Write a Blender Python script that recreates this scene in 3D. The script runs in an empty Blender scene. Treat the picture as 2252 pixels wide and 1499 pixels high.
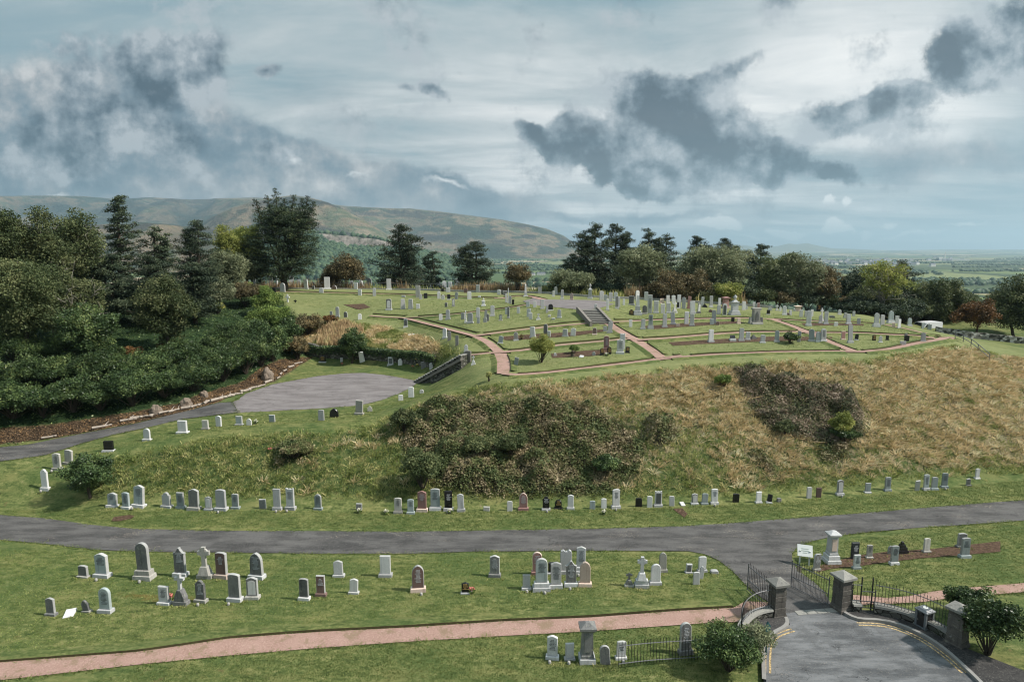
import bpy, bmesh, math, random
import numpy as np
from mathutils import Vector, Matrix, geometry, noise as mnoise
rng = np.random.default_rng(7)
random.seed(7)
R = math.radians
S = bpy.context.scene
COL = S.collection
# ------------------------------------------------------------------ camera model
F = 1365.0; CX, CY = 1126.0, 749.5; PITCH = R(8.31); HC = 16.5
cP, sP = math.cos(PITCH), math.sin(PITCH)
def ray(X, Y):
    u = (X - CX) / F; v = (CY - Y) / F
    return np.array([u, cP + v * sP, -sP + v * cP])
def at_d(X, Y, d):
    r = ray(X, Y); t = d / r[1]; return np.array([t * r[0], d, HC + t * r[2]])
def at_z(X, Y, z):
    r = ray(X, Y); t = (z - HC) / r[2]; return np.array([t * r[0], t * r[1], z])
def proj(p):
    x, y, z = p[0], p[1], p[2] - HC
    zc = y * cP - z * sP; yc = y * sP + z * cP
    return CX + F * x / zc, CY - F * yc / zc
def height_for(p, Ytop):
    """vertical height that makes a point above p project to row Ytop"""
    v = (CY - Ytop) / F
    y = p[1]
    zz = y * (v * cP - sP) / (cP + v * sP)
    return max(0.05, HC + zz - p[2])
def px_at(p):
    return F / (p[1] * cP - (p[2] - HC) * sP)      # pixels per metre

# ------------------------------------------------------------------ object helpers
def tag(o, label=None, cat=None, group=None, kind=None):
    if label: o['label'] = label
    if cat: o['category'] = cat
    if group: o['group'] = group
    if kind: o['kind'] = kind
    return o
def empty(name, loc, rz=0.0, label=None, cat=None, group=None):
    o = bpy.data.objects.new(name, None); COL.objects.link(o)
    o.location = Vector(loc); o.rotation_euler = (0, 0, rz); o.empty_display_size = 0.3
    return tag(o, label, cat, group)
def link(name, me, mats, parent=None, loc=None):
    if not isinstance(mats, (list, tuple)): mats = [mats]
    for m in mats: me.materials.append(m)
    o = bpy.data.objects.new(name, me); COL.objects.link(o)
    if parent is not None: o.parent = parent
    if loc is not None: o.location = Vector(loc)
    return o
def mesh_np(name, verts, faces_flat, loop_total, rnd=None, mat_idx=None, smooth=False):
    """fast mesh from arrays: faces with constant loop_total"""
    me = bpy.data.meshes.new(name)
    verts = np.ascontiguousarray(verts, dtype=np.float32)
    faces_flat = np.ascontiguousarray(faces_flat, dtype=np.int32).ravel()
    nf = len(faces_flat) // loop_total
    me.vertices.add(len(verts)); me.vertices.foreach_set('co', verts.ravel())
    me.loops.add(len(faces_flat)); me.loops.foreach_set('vertex_index', faces_flat)
    me.polygons.add(nf)
    me.polygons.foreach_set('loop_start', np.arange(nf, dtype=np.int32) * loop_total)
    me.polygons.foreach_set('loop_total', np.full(nf, loop_total, dtype=np.int32))
    if mat_idx is not None: me.polygons.foreach_set('material_index', np.ascontiguousarray(mat_idx, dtype=np.int32))
    if smooth: me.polygons.foreach_set('use_smooth', np.ones(nf, dtype=bool))
    me.update(calc_edges=True)
    if rnd is not None:
        a = me.attributes.new('rnd', 'FLOAT', 'POINT'); a.data.foreach_set('value', np.ascontiguousarray(rnd, dtype=np.float32))
    return me
class MB:
    """python mesh collector"""
    def __init__(s): s.v = []; s.f = []; s.m = []
    def add(s, vs, fs, mi=0):
        b = len(s.v); s.v += [tuple(map(float, q)) for q in vs]
        s.f += [tuple(i + b for i in f) for f in fs]; s.m += [mi] * len(fs)
    def box(s, c, d, rz=0.0, mi=0, taper=1.0, ch=0.0):
        """box with centre-bottom c, dims d; optional chamfered top"""
        hx, hy, h = d[0] / 2, d[1] / 2, d[2]
        ca, sa = math.cos(rz), math.sin(rz)
        rings = [(1, 0.0), (taper, h - ch)]
        if ch > 0: rings.append((None, h))
        vs = []
        for k, z in rings:
            if k is None: ax, ay = hx * taper - ch, hy * taper - ch
            else: ax, ay = hx * k, hy * k
            for sx, sy in ((-1, -1), (1, -1), (1, 1), (-1, 1)):
                x, y = sx * ax, sy * ay
                vs.append((c[0] + x * ca - y * sa, c[1] + x * sa + y * ca, c[2] + z))
        fs = [(3, 2, 1, 0)]; n = len(rings)
        for r in range(n - 1):
            for i in range(4):
                j = (i + 1) % 4
                fs.append((r * 4 + i, r * 4 + j, r * 4 + 4 + j, r * 4 + 4 + i))
        b = (n - 1) * 4
        fs.append((b, b + 1, b + 2, b + 3))
        s.add(vs, fs, mi)
    def cyl(s, p0, p1, r0, r1=None, n=8, mi=0, cap=True):
        if r1 is None: r1 = r0
        p0 = Vector(p0); p1 = Vector(p1); d = (p1 - p0)
        if d.length < 1e-6: return
        q = d.to_track_quat('Z', 'Y')
        vs = []
        for p, r in ((p0, r0), (p1, r1)):
            for i in range(n):
                a = 2 * math.pi * i / n
                vs.append(p + q @ Vector((r * math.cos(a), r * math.sin(a), 0)))
        fs = [(i, (i + 1) % n, n + (i + 1) % n, n + i) for i in range(n)]
        if cap: fs += [tuple(range(n - 1, -1, -1)), tuple(range(n, 2 * n))]
        s.add(vs, fs, mi)
    def lathe(s, c, prof, n=10, mi=0):
        vs = []; 
        for r, z in prof:
            for i in range(n):
                a = 2 * math.pi * i / n
                vs.append((c[0] + r * math.cos(a), c[1] + r * math.sin(a), c[2] + z))
        fs = []
        for k in range(len(prof) - 1):
            for i in range(n):
                j = (i + 1) % n
                fs.append((k * n + i, k * n + j, k * n + n + j, k * n + n + i))
        fs.append(tuple(range(n - 1, -1, -1))); b = (len(prof) - 1) * n
        fs.append(tuple(range(b, b + n)))
        s.add(vs, fs, mi)
    def extrude(s, outl, y0, y1, mi=0, ch=0.0):
        """outline (x,z) counter-clockwise seen from the front (-y); front at y0<y1"""
        n = len(outl)
        o = [Vector(q) for q in outl]
        inn = []
        if ch > 0:
            cx = sum(q.x for q in o) / n; cz = sum(q.y for q in o) / n
            wx = max(q.x for q in o) - min(q.x for q in o); wz = max(q.y for q in o) - min(q.y for q in o)
            kx = max(0.5, 1 - 2 * ch / max(wx, 1e-3)); kz = max(0.5, 1 - 2 * ch / max(wz, 1e-3))
            inn = [((q.x - cx) * kx + cx, (q.y - cz) * kz + cz) for q in o]
        vs = [(q.x, y1, q.y) for q in o] + [(q.x, y0 + ch, q.y) for q in o]
        fs = [(i, (i + 1) % n, n + (i + 1) % n, n + i) for i in range(n)]
        fs = [tuple(reversed(f)) for f in fs]
        fs.append(tuple(range(n - 1, -1, -1)))
        b = n
        if ch > 0:
            vs += [(x, y0, z) for x, z in inn]
            fs += [tuple(reversed((n + i, n + (i + 1) % n, 2 * n + (i + 1) % n, 2 * n + i))) for i in range(n)]
            b = 2 * n
        fs.append(tuple(range(b, b + n)))
        s.add(vs, fs, mi)
    def mesh(s, name, smooth=False):
        me = bpy.data.meshes.new(name); me.from_pydata(s.v, [], s.f)
        me.polygons.foreach_set('material_index', s.m)
        if smooth: me.polygons.foreach_set('use_smooth', [True] * len(s.f))
        me.update(); return me
    def build(s, name, mats, parent=None, smooth=False, fix=True):
        me = s.mesh(name, smooth)
        if fix:
            bm = bmesh.new(); bm.from_mesh(me); bmesh.ops.recalc_face_normals(bm, faces=bm.faces); bm.to_mesh(me); bm.free()
        return link(name, me, mats, parent)

# ------------------------------------------------------------------ materials
def srgb(r, g, b):
    f = lambda c: (c / 255 / 12.92) if c <= 10 else ((c / 255 + 0.055) / 1.055) ** 2.4
    return (f(r), f(g), f(b), 1)
class NT:
    def __init__(s, tree): s.t = tree; s.n = tree.nodes; s.l = tree.links
    def node(s, typ, **kw):
        nd = s.n.new(typ)
        for k, v in kw.items():
            if k in ('inp',):
                for kk, vv in v.items():
                    sock = nd.inputs[kk]
                    if hasattr(vv, 'is_linked') or hasattr(vv, 'links'): s.l.new(vv, sock)
                    else: sock.default_value = vv
            else: setattr(nd, k, v)
        return nd
    def math(s, op, a, b=None, c=None, clamp=False):
        nd = s.n.new('ShaderNodeMath'); nd.operation = op; nd.use_clamp = clamp
        for i, v in enumerate((a, b, c)):
            if v is None: continue
            if hasattr(v, 'links'): s.l.new(v, nd.inputs[i])
            else: nd.inputs[i].default_value = v
        return nd.outputs[0]
    def mix(s, f, a, b, typ='MIX'):
        nd = s.n.new('ShaderNodeMix'); nd.data_type = 'RGBA'; nd.blend_type = typ; nd.clamp_factor = True
        for i, v in ((0, f), (6, a), (7, b)):
            if hasattr(v, 'links'): s.l.new(v, nd.inputs[i])
            else: nd.inputs[i].default_value = v
        return nd.outputs[2]
    def noise(s, vec, scale, detail=4, rough=0.55, dist=0.0, out=0):
        nd = s.n.new('ShaderNodeTexNoise'); nd.inputs['Scale'].default_value = scale
        nd.inputs['Detail'].default_value = detail; nd.inputs['Roughness'].default_value = rough
        nd.inputs['Distortion'].default_value = dist
        if vec is not None: s.l.new(vec, nd.inputs['Vector'])
        return nd.outputs[out]
    def mapping(s, vec, loc=(0, 0, 0), rot=(0, 0, 0), sc=(1, 1, 1), typ='POINT'):
        nd = s.n.new('ShaderNodeMapping'); nd.vector_type = typ
        nd.inputs['Location'].default_value = loc; nd.inputs['Rotation'].default_value = rot; nd.inputs['Scale'].default_value = sc
        s.l.new(vec, nd.inputs['Vector']); return nd.outputs[0]
    def ramp(s, fac, stops, interp='LINEAR'):
        nd = s.n.new('ShaderNodeValToRGB'); cr = nd.color_ramp; cr.interpolation = interp
        while len(cr.elements) < len(stops): cr.elements.new(0.5)
        for e, (p, c) in zip(cr.elements, stops):
            e.position = p; e.color = c if len(c) == 4 else (*c, 1)
        s.l.new(fac, nd.inputs[0]); return nd.outputs[0]
    def step(s, v, lo, hi, a=0.0, b=1.0):
        nd = s.n.new('ShaderNodeMapRange'); nd.interpolation_type = 'SMOOTHSTEP'
        s.l.new(v, nd.inputs[0])
        for i, q in enumerate((lo, hi, a, b)): nd.inputs[i + 1].default_value = q
        return nd.outputs[0]
def mat(name, rough=0.85, spec=0.3):
    m = bpy.data.materials.new(name); m.use_nodes = True
    nt = NT(m.node_tree); bsdf = m.node_tree.nodes['Principled BSDF']
    bsdf.inputs['Roughness'].default_value = rough
    bsdf.inputs['Specular IOR Level'].default_value = spec
    return m, nt, bsdf
def g3(r, g, b): return (r, g, b, 1)
def bump(nt, bsdf, h, strength=0.5, dist=0.05):
    nd = nt.n.new('ShaderNodeBump'); nd.inputs['Strength'].default_value = strength; nd.inputs['Distance'].default_value = dist
    nt.l.new(h, nd.inputs['Height']); nt.l.new(nd.outputs[0], bsdf.inputs['Normal'])
def stone_mat(name, c1, c2, rough=0.85, speck=0.35, lichen=0.25, spec=0.25, stain=0.5):
    m, nt, b = mat(name, rough, spec)
    tc = nt.node('ShaderNodeTexCoord').outputs['Object']
    oi = nt.node('ShaderNodeObjectInfo').outputs['Random']
    off = nt.node('ShaderNodeVectorMath', operation='ADD'); nt.l.new(tc, off.inputs[0])
    cmb = nt.node('ShaderNodeCombineXYZ'); nt.l.new(nt.math('MULTIPLY', oi, 37.0), cmb.inputs[0]); nt.l.new(nt.math('MULTIPLY', oi, 91.0), cmb.inputs[1])
    nt.l.new(cmb.outputs[0], off.inputs[1]); v = off.outputs[0]
    base = nt.mix(nt.noise(v, 2.2, 5, 0.6), c1, c2)
    vs = nt.mapping(v, sc=(7, 7, 0.7))
    st = nt.step(nt.noise(vs, 1.0, 4, 0.6), 0.5, 0.75)
    dark = tuple(q * 0.45 for q in c1[:3]) + (1,)
    base = nt.mix(nt.math('MULTIPLY', st, stain), base, dark)
    sp = nt.step(nt.noise(v, 60, 2, 0.7), 0.5, 0.62)
    base = nt.mix(nt.math('MULTIPLY', sp, speck), base, tuple(min(1, q * 1.7 + 0.05) for q in c2[:3]) + (1,))
    li = nt.step(nt.noise(v, 9, 5, 0.65), 0.56, 0.66)
    base = nt.mix(nt.math('MULTIPLY', li, lichen), base, g3(0.36, 0.36, 0.27))
    vary = nt.math('ADD', nt.math('MULTIPLY', oi, 0.5), 0.75)
    hsv = nt.node('ShaderNodeHueSaturation'); nt.l.new(vary, hsv.inputs['Value']); nt.l.new(base, hsv.inputs['Color'])
    nt.l.new(hsv.outputs[0], b.inputs['Base Color'])
    if rough > 0.4: bump(nt, b, nt.noise(v, 35, 4, 0.7), 0.35, 0.01)
    return m
M = {}
M['edge'] = stone_mat('pale_stone_edge', g3(.24, .24, .235), g3(.37, .365, .35), lichen=.35, speck=.4, stain=.4)
M['lg'] = stone_mat('light_grey_granite', g3(.40, .395, .39), g3(.55, .54, .52), lichen=.2)
M['g'] = stone_mat('grey_granite', g3(.33, .33, .33), g3(.46, .455, .45), lichen=.2)
M['dg'] = stone_mat('weathered_dark_stone', g3(.085, .087, .09), g3(.19, .185, .175), lichen=.45, speck=.3, stain=.8)
M['gg'] = stone_mat('green_grey_slate_granite', g3(.19, .22, .22), g3(.30, .335, .33), lichen=.12, speck=.2)
M['wh'] = stone_mat('white_marble', g3(.46, .455, .44), g3(.62, .61, .59), lichen=.2, speck=.05, stain=.35)
M['bk'] = stone_mat('polished_black_granite', g3(.008, .008, .009), g3(.018, .018, .02), rough=.22, lichen=0, speck=.06, spec=.5, stain=0)
M['rd'] = stone_mat('red_granite', g3(.22, .11, .10), g3(.33, .19, .17), rough=.55, lichen=.08, speck=.3)
M['br'] = stone_mat('brown_stone', g3(.10, .06, .052), g3(.17, .11, .095), rough=.7, lichen=.12)
M['pk'] = stone_mat('pink_sandstone', g3(.42, .31, .25), g3(.52, .42, .36), lichen=.2)
M['lc'] = stone_mat('lichened_pale_stone', g3(.24, .23, .21), g3(.42, .40, .36), lichen=.55, stain=.75)
M['pillar'] = stone_mat('sooty_sandstone', g3(.045, .042, .038), g3(.13, .115, .10), lichen=.2, speck=.15, stain=.7)
M['cap'] = stone_mat('mossy_capstone', g3(.15, .145, .13), g3(.24, .23, .21), lichen=.35)
m, nt, b = mat('gold_lettering', .45); b.inputs['Base Color'].default_value = g3(.42, .27, .10); M['gold'] = m
m, nt, b = mat('cut_lettering', .8); b.inputs['Base Color'].default_value = g3(.07, .07, .075); M['cut'] = m
m, nt, b = mat('white_lettering', .8); b.inputs['Base Color'].default_value = g3(.40, .41, .42); M['wcut'] = m
HAZE=8.6e-5; SUN=4.9; SUNANG=2.5; EXPO=0.42; TOPSKY=1.8; WSTR=1.0; LEAFK=1.4
# ------------------------------------------------------------------ terrain from break lines
def Z(X, Y, z): return at_z(X, Y, z)
def D(X, Y, d): return at_d(X, Y, d)
def W(x, y, z): return np.array([x, y, z], float)
wall_foot = [Z(660, 789, 3.9), Z(700, 796, 3.9), Z(790, 799, 3.9), Z(860, 805, 3.9), Z(915, 812, 3.9), Z(955, 820, 3.9)]
wall_top = [p + np.array([0.15, 0.55, 1.5]) for p in wall_foot]
BL = [
 [W(-400, -60, -.4), W(0, -60, -.4), W(400, -60, -.4)],
 [W(-400, 20, -.2), W(-60, 20, -.1), W(0, 18, -.1), W(60, 20, -.1), W(400, 20, -.3)],
 [Z(-400, 1200, 0), Z(100, 1196, 0), Z(480, 1215, 0), Z(900, 1218, 0), Z(1300, 1211, 0), Z(1700, 1200, 0), Z(2150, 1152, 0), Z(2500, 1130, 0)],
 [Z(-400, 1150, 0), Z(100, 1140, 0), Z(480, 1167, 0), Z(900, 1169, 0), Z(1300, 1163, 0), Z(1700, 1143, 0), Z(2150, 1107, 0), Z(2500, 1085, 0)],
 # foot of the long bank
 [Z(-400, 1115, .2), Z(60, 1100, .25), Z(230, 1108, .3), Z(500, 1113, .3), Z(900, 1116, .3), Z(1300, 1109, .3), Z(1600, 1099, .35), Z(1900, 1081, .4), Z(2150, 1052, .5), Z(2500, 1030, .5)],
 # crest: lower terrace rising on to the plateau
 [Z(-400, 1075, 1.3), Z(60, 1050, 1.4), Z(125, 1036, 1.6), Z(240, 1000, 2.35), Z(330, 977, 2.8), Z(400, 963, 3.1), Z(480, 952, 3.3), Z(600, 940, 3.5), Z(700, 938, 3.55), Z(800, 922, 3.7), Z(880, 890, 3.85), Z(935, 868, 4.1), Z(985, 850, 4.9), Z(1035, 842, 5.7), Z(1110, 838, 6.2), Z(1200, 833, 6.4), Z(1300, 821, 6.6), Z(1450, 803, 6.85), Z(1600, 792, 7.15), Z(1750, 787, 7.3), Z(1900, 783, 7.35), Z(2000, 772, 7.5), Z(2085, 753, 7.7), Z(2150, 765, 7.0), Z(2300, 790, 6.0), Z(2600, 830, 5.0)],
 # inner edge of the terrace lawn / lane
 [Z(-300, 1050, 1.7), Z(100, 1003, 2.15), Z(180, 977, 2.45), Z(250, 957, 2.8), Z(330, 940, 3.1), Z(400, 921, 3.35), Z(480, 912, 3.5), Z(525, 909, 3.6), Z(620, 903, 3.65), Z(700, 899, 3.7), Z(790, 893, 3.7), Z(850, 878, 3.75), Z(905, 850, 3.8), Z(920, 838, 3.8)],
 [Z(-300, 1000, 2.2), Z(100, 962, 2.4), Z(300, 926, 3.1), Z(400, 903, 3.45), Z(480, 880, 3.6), Z(560, 850, 3.7), Z(640, 826, 3.8), Z(700, 824, 3.8), Z(790, 819, 3.8), Z(870, 826, 3.8), Z(920, 838, 3.8)],
 [Z(955, 823, 3.95), Z(948, 845, 3.95), Z(925, 860, 3.95)],
 wall_foot, wall_top,
 # stair side bank
 [Z(975, 835, 4.4), Z(1000, 815, 5.2), Z(1035, 795, 6.2)],
 # plateau edge above the wall
 [D(600, 655, 87), D(660, 690, 82), Z(742, 700, 7.8), Z(791, 707, 7.6), Z(892, 723, 7.2), Z(978, 749, 7.0), Z(1005, 763, 6.95), Z(1025, 777, 6.85), Z(1048, 792, 6.6)],
 [Z(1060, 778, 6.85), Z(1100, 775, 6.9), Z(1108, 822, 6.4)],
 [Z(1170, 822, 6.45), Z(1300, 809, 6.65), Z(1455, 787, 6.95), Z(1600, 780, 7.25), Z(1700, 775, 7.35), Z(1850, 773, 7.45), Z(1960, 768, 7.5), Z(2085, 744, 7.85)],
 [D(815, 695, 79.5), D(880, 697, 79), D(960, 716, 71), D(1045, 738, 64)],
 [D(1000, 692, 75), D(1080, 682, 76.5), D(1160, 672, 76)],
 [D(1045, 738, 64), D(1200, 719, 65.5), D(1310, 709, 66.5), D(1400, 705, 67.5), D(1500, 701, 69), D(1640, 698, 70.5), D(1700, 702, 70), D(1830, 710, 69), D(1900, 713, 68.5), D(1985, 723, 66.5), D(2085, 742, 61)],
 [D(1150, 771, 58.4), D(1240, 759, 59.5), D(1385, 744, 60), D(1480, 742, 60.5), D(1560, 736, 62), D(1640, 731, 63), D(1780, 732, 62.6), D(1900, 733, 62.5), D(2000, 738, 61.5)],
 [D(1034, 711, 69), D(1130, 700, 70)],
 [D(1180, 673, 75), D(1230, 678, 72), D(1290, 683, 69.5), D(1345, 671, 76), D(1345, 665, 79), D(1260, 660, 81), D(1180, 657, 83)],
 [D(590, 641, 90), D(850, 647, 90), D(1060, 655, 86), D(1160, 655, 85)],
 [D(855, 682, 81.5), D(960, 672, 82)],
 [D(1400, 690, 74), D(1560, 690, 75)],
 [D(1400, 665, 82), D(1560, 676, 82), D(1640, 682, 81), D(1760, 690, 79), D(1900, 699, 77.5), D(2000, 716, 72), D(2050, 727, 69)],
 # back wall line
 [D(400, 640, 92), D(560, 633, 96), D(850, 635, 96), D(1060, 642, 93), D(1200, 646, 91), D(1300, 653, 89), D(1400, 658, 89), D(1560, 667, 88), D(1760, 682, 87), D(1900, 692, 85), D(2000, 718, 79), D(2060, 733, 84), D(2150, 741, 86), D(2400, 760, 88)],
 # left wooded hill
 [Z(-300, 985, 2.4), Z(100, 945, 2.9), Z(300, 912, 3.5), Z(480, 868, 4.1), Z(580, 828, 4.4), Z(650, 792, 4.4)],
 [D(-300, 850, 48), D(100, 830, 52), D(300, 830, 54), D(450, 800, 60), D(560, 780, 64), D(640, 762, 69)],
 [D(-300, 700, 60), D(100, 700, 64), D(300, 700, 68), D(450, 700, 72), D(560, 700, 77), D(650, 725, 77)],
 [D(-300, 655, 72), D(100, 650, 76), D(300, 648, 82), D(450, 645, 88), D(590, 648, 88)],
]
back = BL[-5] if False else None
for d, z in ((104, 6.5), (130, -6), (175, -28), (250, -62.5), (420, -64)):
    BL.append([W(k * d / 100.0, d, z) for k in (-260, -160, -110, -80, -60, -40, -20, 0, 20, 40, 60, 80, 110, 160, 260)])
BL.append([W(-400, 40, 1), W(-400, 90, 3)]); BL.append([W(400, 40, 0), W(400, 90, 0)]); BL.append([W(-800, 420, -64), W(800, 420, -64)])
BL.append([W(-100, 60, 10), W(-110, 85, 10)]); BL.append([W(100, 60, 2), W(120, 85, 1)])
pts = []; edges = []; zz = []
for pl in BL:
    b0 = len(pts)
    for p in pl: pts.append(Vector((p[0], p[1]))); zz.append(p[2])
    edges += [(b0 + i, b0 + i + 1) for i in range(len(pl) - 1)]
ov, oe, of, ovi, oei, ofi = geometry.delaunay_2d_cdt(pts, edges, [], 0, 1e-4)
zz = np.array(zz); VZ = np.full(len(ov), np.nan)
for i, src in enumerate(ovi):
    if src: VZ[i] = np.mean([zz[k] for k in src])
VXY = np.array([(v.x, v.y) for v in ov])
for i in np.where(np.isnan(VZ))[0]:       # crossing of two break lines: interpolate
    dd = np.hypot(*(VXY - VXY[i]).T); dd[np.isnan(VZ)] = 1e9
    k = np.argsort(dd)[:4]; w = 1 / (dd[k] + .1); VZ[i] = (VZ[k] * w).sum() / w.sum()
def axis(segs):
    out = []
    for a, b, s in segs: out += list(np.arange(a, b, s))
    return np.array(out + [segs[-1][1]])
xs = axis([(-400, -160, 20), (-160, -80, 5), (-80, -50, 1.5), (-50, 55, .4), (55, 80, 1.2), (80, 160, 5), (160, 400, 20)])
ys = axis([(-60, 14, 6), (14, 20, 1), (20, 96, .4), (96, 120, 1.2), (120, 200, 5), (200, 400, 12)])
GZ = np.full((len(ys), len(xs)), np.nan)
for f in of:
    a, b_, c = [VXY[k] for k in f[:3]]; za, zb, zc_ = [VZ[k] for k in f[:3]]
    x0, x1 = min(a[0], b_[0], c[0]), max(a[0], b_[0], c[0]); y0, y1 = min(a[1], b_[1], c[1]), max(a[1], b_[1], c[1])
    i0, i1 = np.searchsorted(xs, x0 - 1e-6), np.searchsorted(xs, x1 + 1e-6)
    j0, j1 = np.searchsorted(ys, y0 - 1e-6), np.searchsorted(ys, y1 + 1e-6)
    if i1 <= i0 or j1 <= j0: continue
    gx, gy = np.meshgrid(xs[i0:i1], ys[j0:j1])
    det = (b_[1] - c[1]) * (a[0] - c[0]) + (c[0] - b_[0]) * (a[1] - c[1])
    if abs(det) < 1e-9: continue
    l1 = ((b_[1] - c[1]) * (gx - c[0]) + (c[0] - b_[0]) * (gy - c[1])) / det
    l2 = ((c[1] - a[1]) * (gx - c[0]) + (a[0] - c[0]) * (gy - c[1])) / det
    l3 = 1 - l1 - l2
    ins = (l1 >= -1e-6) & (l2 >= -1e-6) & (l3 >= -1e-6)
    sub = GZ[j0:j1, i0:i1]; val = l1 * za + l2 * zb + l3 * zc_
    sub[ins] = val[ins]
for _ in range(200):
    nanm = np.isnan(GZ)
    if not nanm.any(): break
    P_ = np.pad(GZ, 1, constant_values=np.nan)
    st = np.stack([P_[:-2, 1:-1], P_[2:, 1:-1], P_[1:-1, :-2], P_[1:-1, 2:]])
    with np.errstate(all='ignore'):
        import warnings; warnings.simplefilter('ignore')
        mm = np.nanmean(st, 0)
    GZ[nanm] = mm[nanm]
GZ = np.nan_to_num(GZ, nan=-.4)
for _ in range(4):                         # soften the break lines
    P_ = np.pad(GZ, 1, mode='edge')
    GZ = (P_[:-2, 1:-1] + P_[2:, 1:-1] + P_[1:-1, :-2] + P_[1:-1, 2:] + 2 * GZ) / 6
def vnoise(x, y, s, seed=0):
    """cheap smooth value noise, vectorised"""
    x = np.asarray(x) / s; y = np.asarray(y) / s
    xi = np.floor(x).astype(int); yi = np.floor(y).astype(int); fx = x - xi; fy = y - yi
    fx = fx * fx * (3 - 2 * fx); fy = fy * fy * (3 - 2 * fy)
    def h(a, b):
        n = (a * 374761393 + b * 668265263 + seed * 1442695041) & 0xffffffff
        n = ((n ^ (n >> 13)) * 1274126177) & 0xffffffff
        return ((n ^ (n >> 16)) & 0xffff) / 65535.0
    return (h(xi, yi) * (1 - fx) + h(xi + 1, yi) * fx) * (1 - fy) + (h(xi, yi + 1) * (1 - fx) + h(xi + 1, yi + 1) * fx) * fy
def fbm(x, y, s, o=4, seed=0):
    t = 0; a = 1; n = 0
    for k in range(o): t = t + a * vnoise(x, y, s / 2 ** k, seed + k); n += a; a *= .5
    return t / n
gx, gy = np.meshgrid(xs, ys)
def poly_px(pl, sub=0): return pl
def terrain(x, y):
    x = np.asarray(x, float); y = np.asarray(y, float)
    i = np.clip(np.searchsorted(xs, x) - 1, 0, len(xs) - 2); j = np.clip(np.searchsorted(ys, y) - 1, 0, len(ys) - 2)
    fx = np.clip((x - xs[i]) / (xs[i + 1] - xs[i]), 0, 1); fy = np.clip((y - ys[j]) / (ys[j + 1] - ys[j]), 0, 1)
    return (GZ[j, i] * (1 - fx) + GZ[j, i + 1] * fx) * (1 - fy) + (GZ[j + 1, i] * (1 - fx) + GZ[j + 1, i + 1] * fx) * fy
def hit(X, Y):
    """ground point seen at photograph pixel X, Y"""
    r = ray(X, Y); t = np.arange(14, 125, .1)
    px, py, pz = t * r[0], t * r[1], HC + t * r[2]
    below = pz < terrain(px, py)
    if not below.any():
        d = at_z(X, Y, 7.0) if r[2] < -1e-3 else at_d(X, Y, 95); return d
    k = int(np.argmax(below)); a, b_ = t[max(k - 1, 0)], t[k]
    for _ in range(12):
        m_ = (a + b_) / 2
        if HC + m_ * r[2] < terrain(m_ * r[0], m_ * r[1]): b_ = m_
        else: a = m_
    return np.array([b_ * r[0], b_ * r[1], float(terrain(b_ * r[0], b_ * r[1]))])
def in_poly(px, py, poly):
    poly = np.asarray(poly); n = len(poly); ins = np.zeros(np.shape(px), bool)
    for i in range(n):
        x1, y1 = poly[i]; x2, y2 = poly[(i + 1) % n]
        c = ((y1 > py) != (y2 > py)) & (px < (x2 - x1) * (py - y1) / (y2 - y1 + 1e-12) + x1)
        ins ^= c
    return ins
def dist_poly(px, py, pl, closed=True):
    best = np.full(np.shape(px), 1e9); n = len(pl)
    for i in range(n if closed else n - 1):
        a = pl[i]; b_ = pl[(i + 1) % n]; dx, dy = b_[0] - a[0], b_[1] - a[1]; L = dx * dx + dy * dy + 1e-12
        t = np.clip(((px - a[0]) * dx + (py - a[1]) * dy) / L, 0, 1)
        best = np.minimum(best, np.hypot(px - a[0] - t * dx, py - a[1] - t * dy))
    return best
def world_poly(pl, step=60, closed=True):
    out = []; n = len(pl)
    for i in range(n if closed else n - 1):
        a, b_ = pl[i], pl[(i + 1) % n]; m_ = max(1, int(math.hypot(b_[0] - a[0], b_[1] - a[1]) / step))
        for k in range(m_):
            t = k / m_; out.append(hit(a[0] + (b_[0] - a[0]) * t, a[1] + (b_[1] - a[1]) * t))
    if not closed: out.append(hit(*pl[-1]))
    return np.array(out)
# zones in photograph pixels -> world polygons
Zn = {}
Zn['bank'] = world_poly([(150, 1020), (240, 1010), (330, 985), (480, 962), (600, 952), (720, 950), (810, 938), (880, 905), (940, 880), (1040, 855), (1120, 845), (1300, 828), (1450, 810), (1600, 798), (1750, 793), (1900, 789), (2000, 778), (2090, 760), (2160, 772), (2500, 830), (2500, 1040), (2150, 1040), (1900, 1066), (1600, 1088), (1300, 1095), (900, 1098), (500, 1092), (300, 1085), (200, 1075)])
Zn['slope2'] = world_poly([(660, 700), (740, 705), (800, 712), (860, 722), (920, 742), (980, 765), (1010, 780), (960, 790), (900, 782), (800, 772), (700, 772), (650, 760)])
Zn['wood'] = world_poly([(-400, 1000), (60, 975), (100, 950), (300, 915), (420, 888), (500, 862), (580, 828), (645, 790), (700, 768), (690, 725), (655, 690), (610, 650), (560, 640), (300, 645), (-400, 650)])
Zn['litter'] = world_poly([(-300, 1005), (100, 965), (200, 948), (300, 930), (400, 906), (480, 884), (540, 858), (600, 838), (640, 815), (670, 797), (690, 780), (620, 790), (560, 820), (480, 855), (400, 885), (300, 905), (100, 935), (-300, 960)])
Zn['moss'] = world_poly([(60, 1278), (200, 1280), (330, 1284), (480, 1300), (560, 1330), (420, 1345), (340, 1352), (250, 1330), (150, 1318), (60, 1310)])
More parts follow.
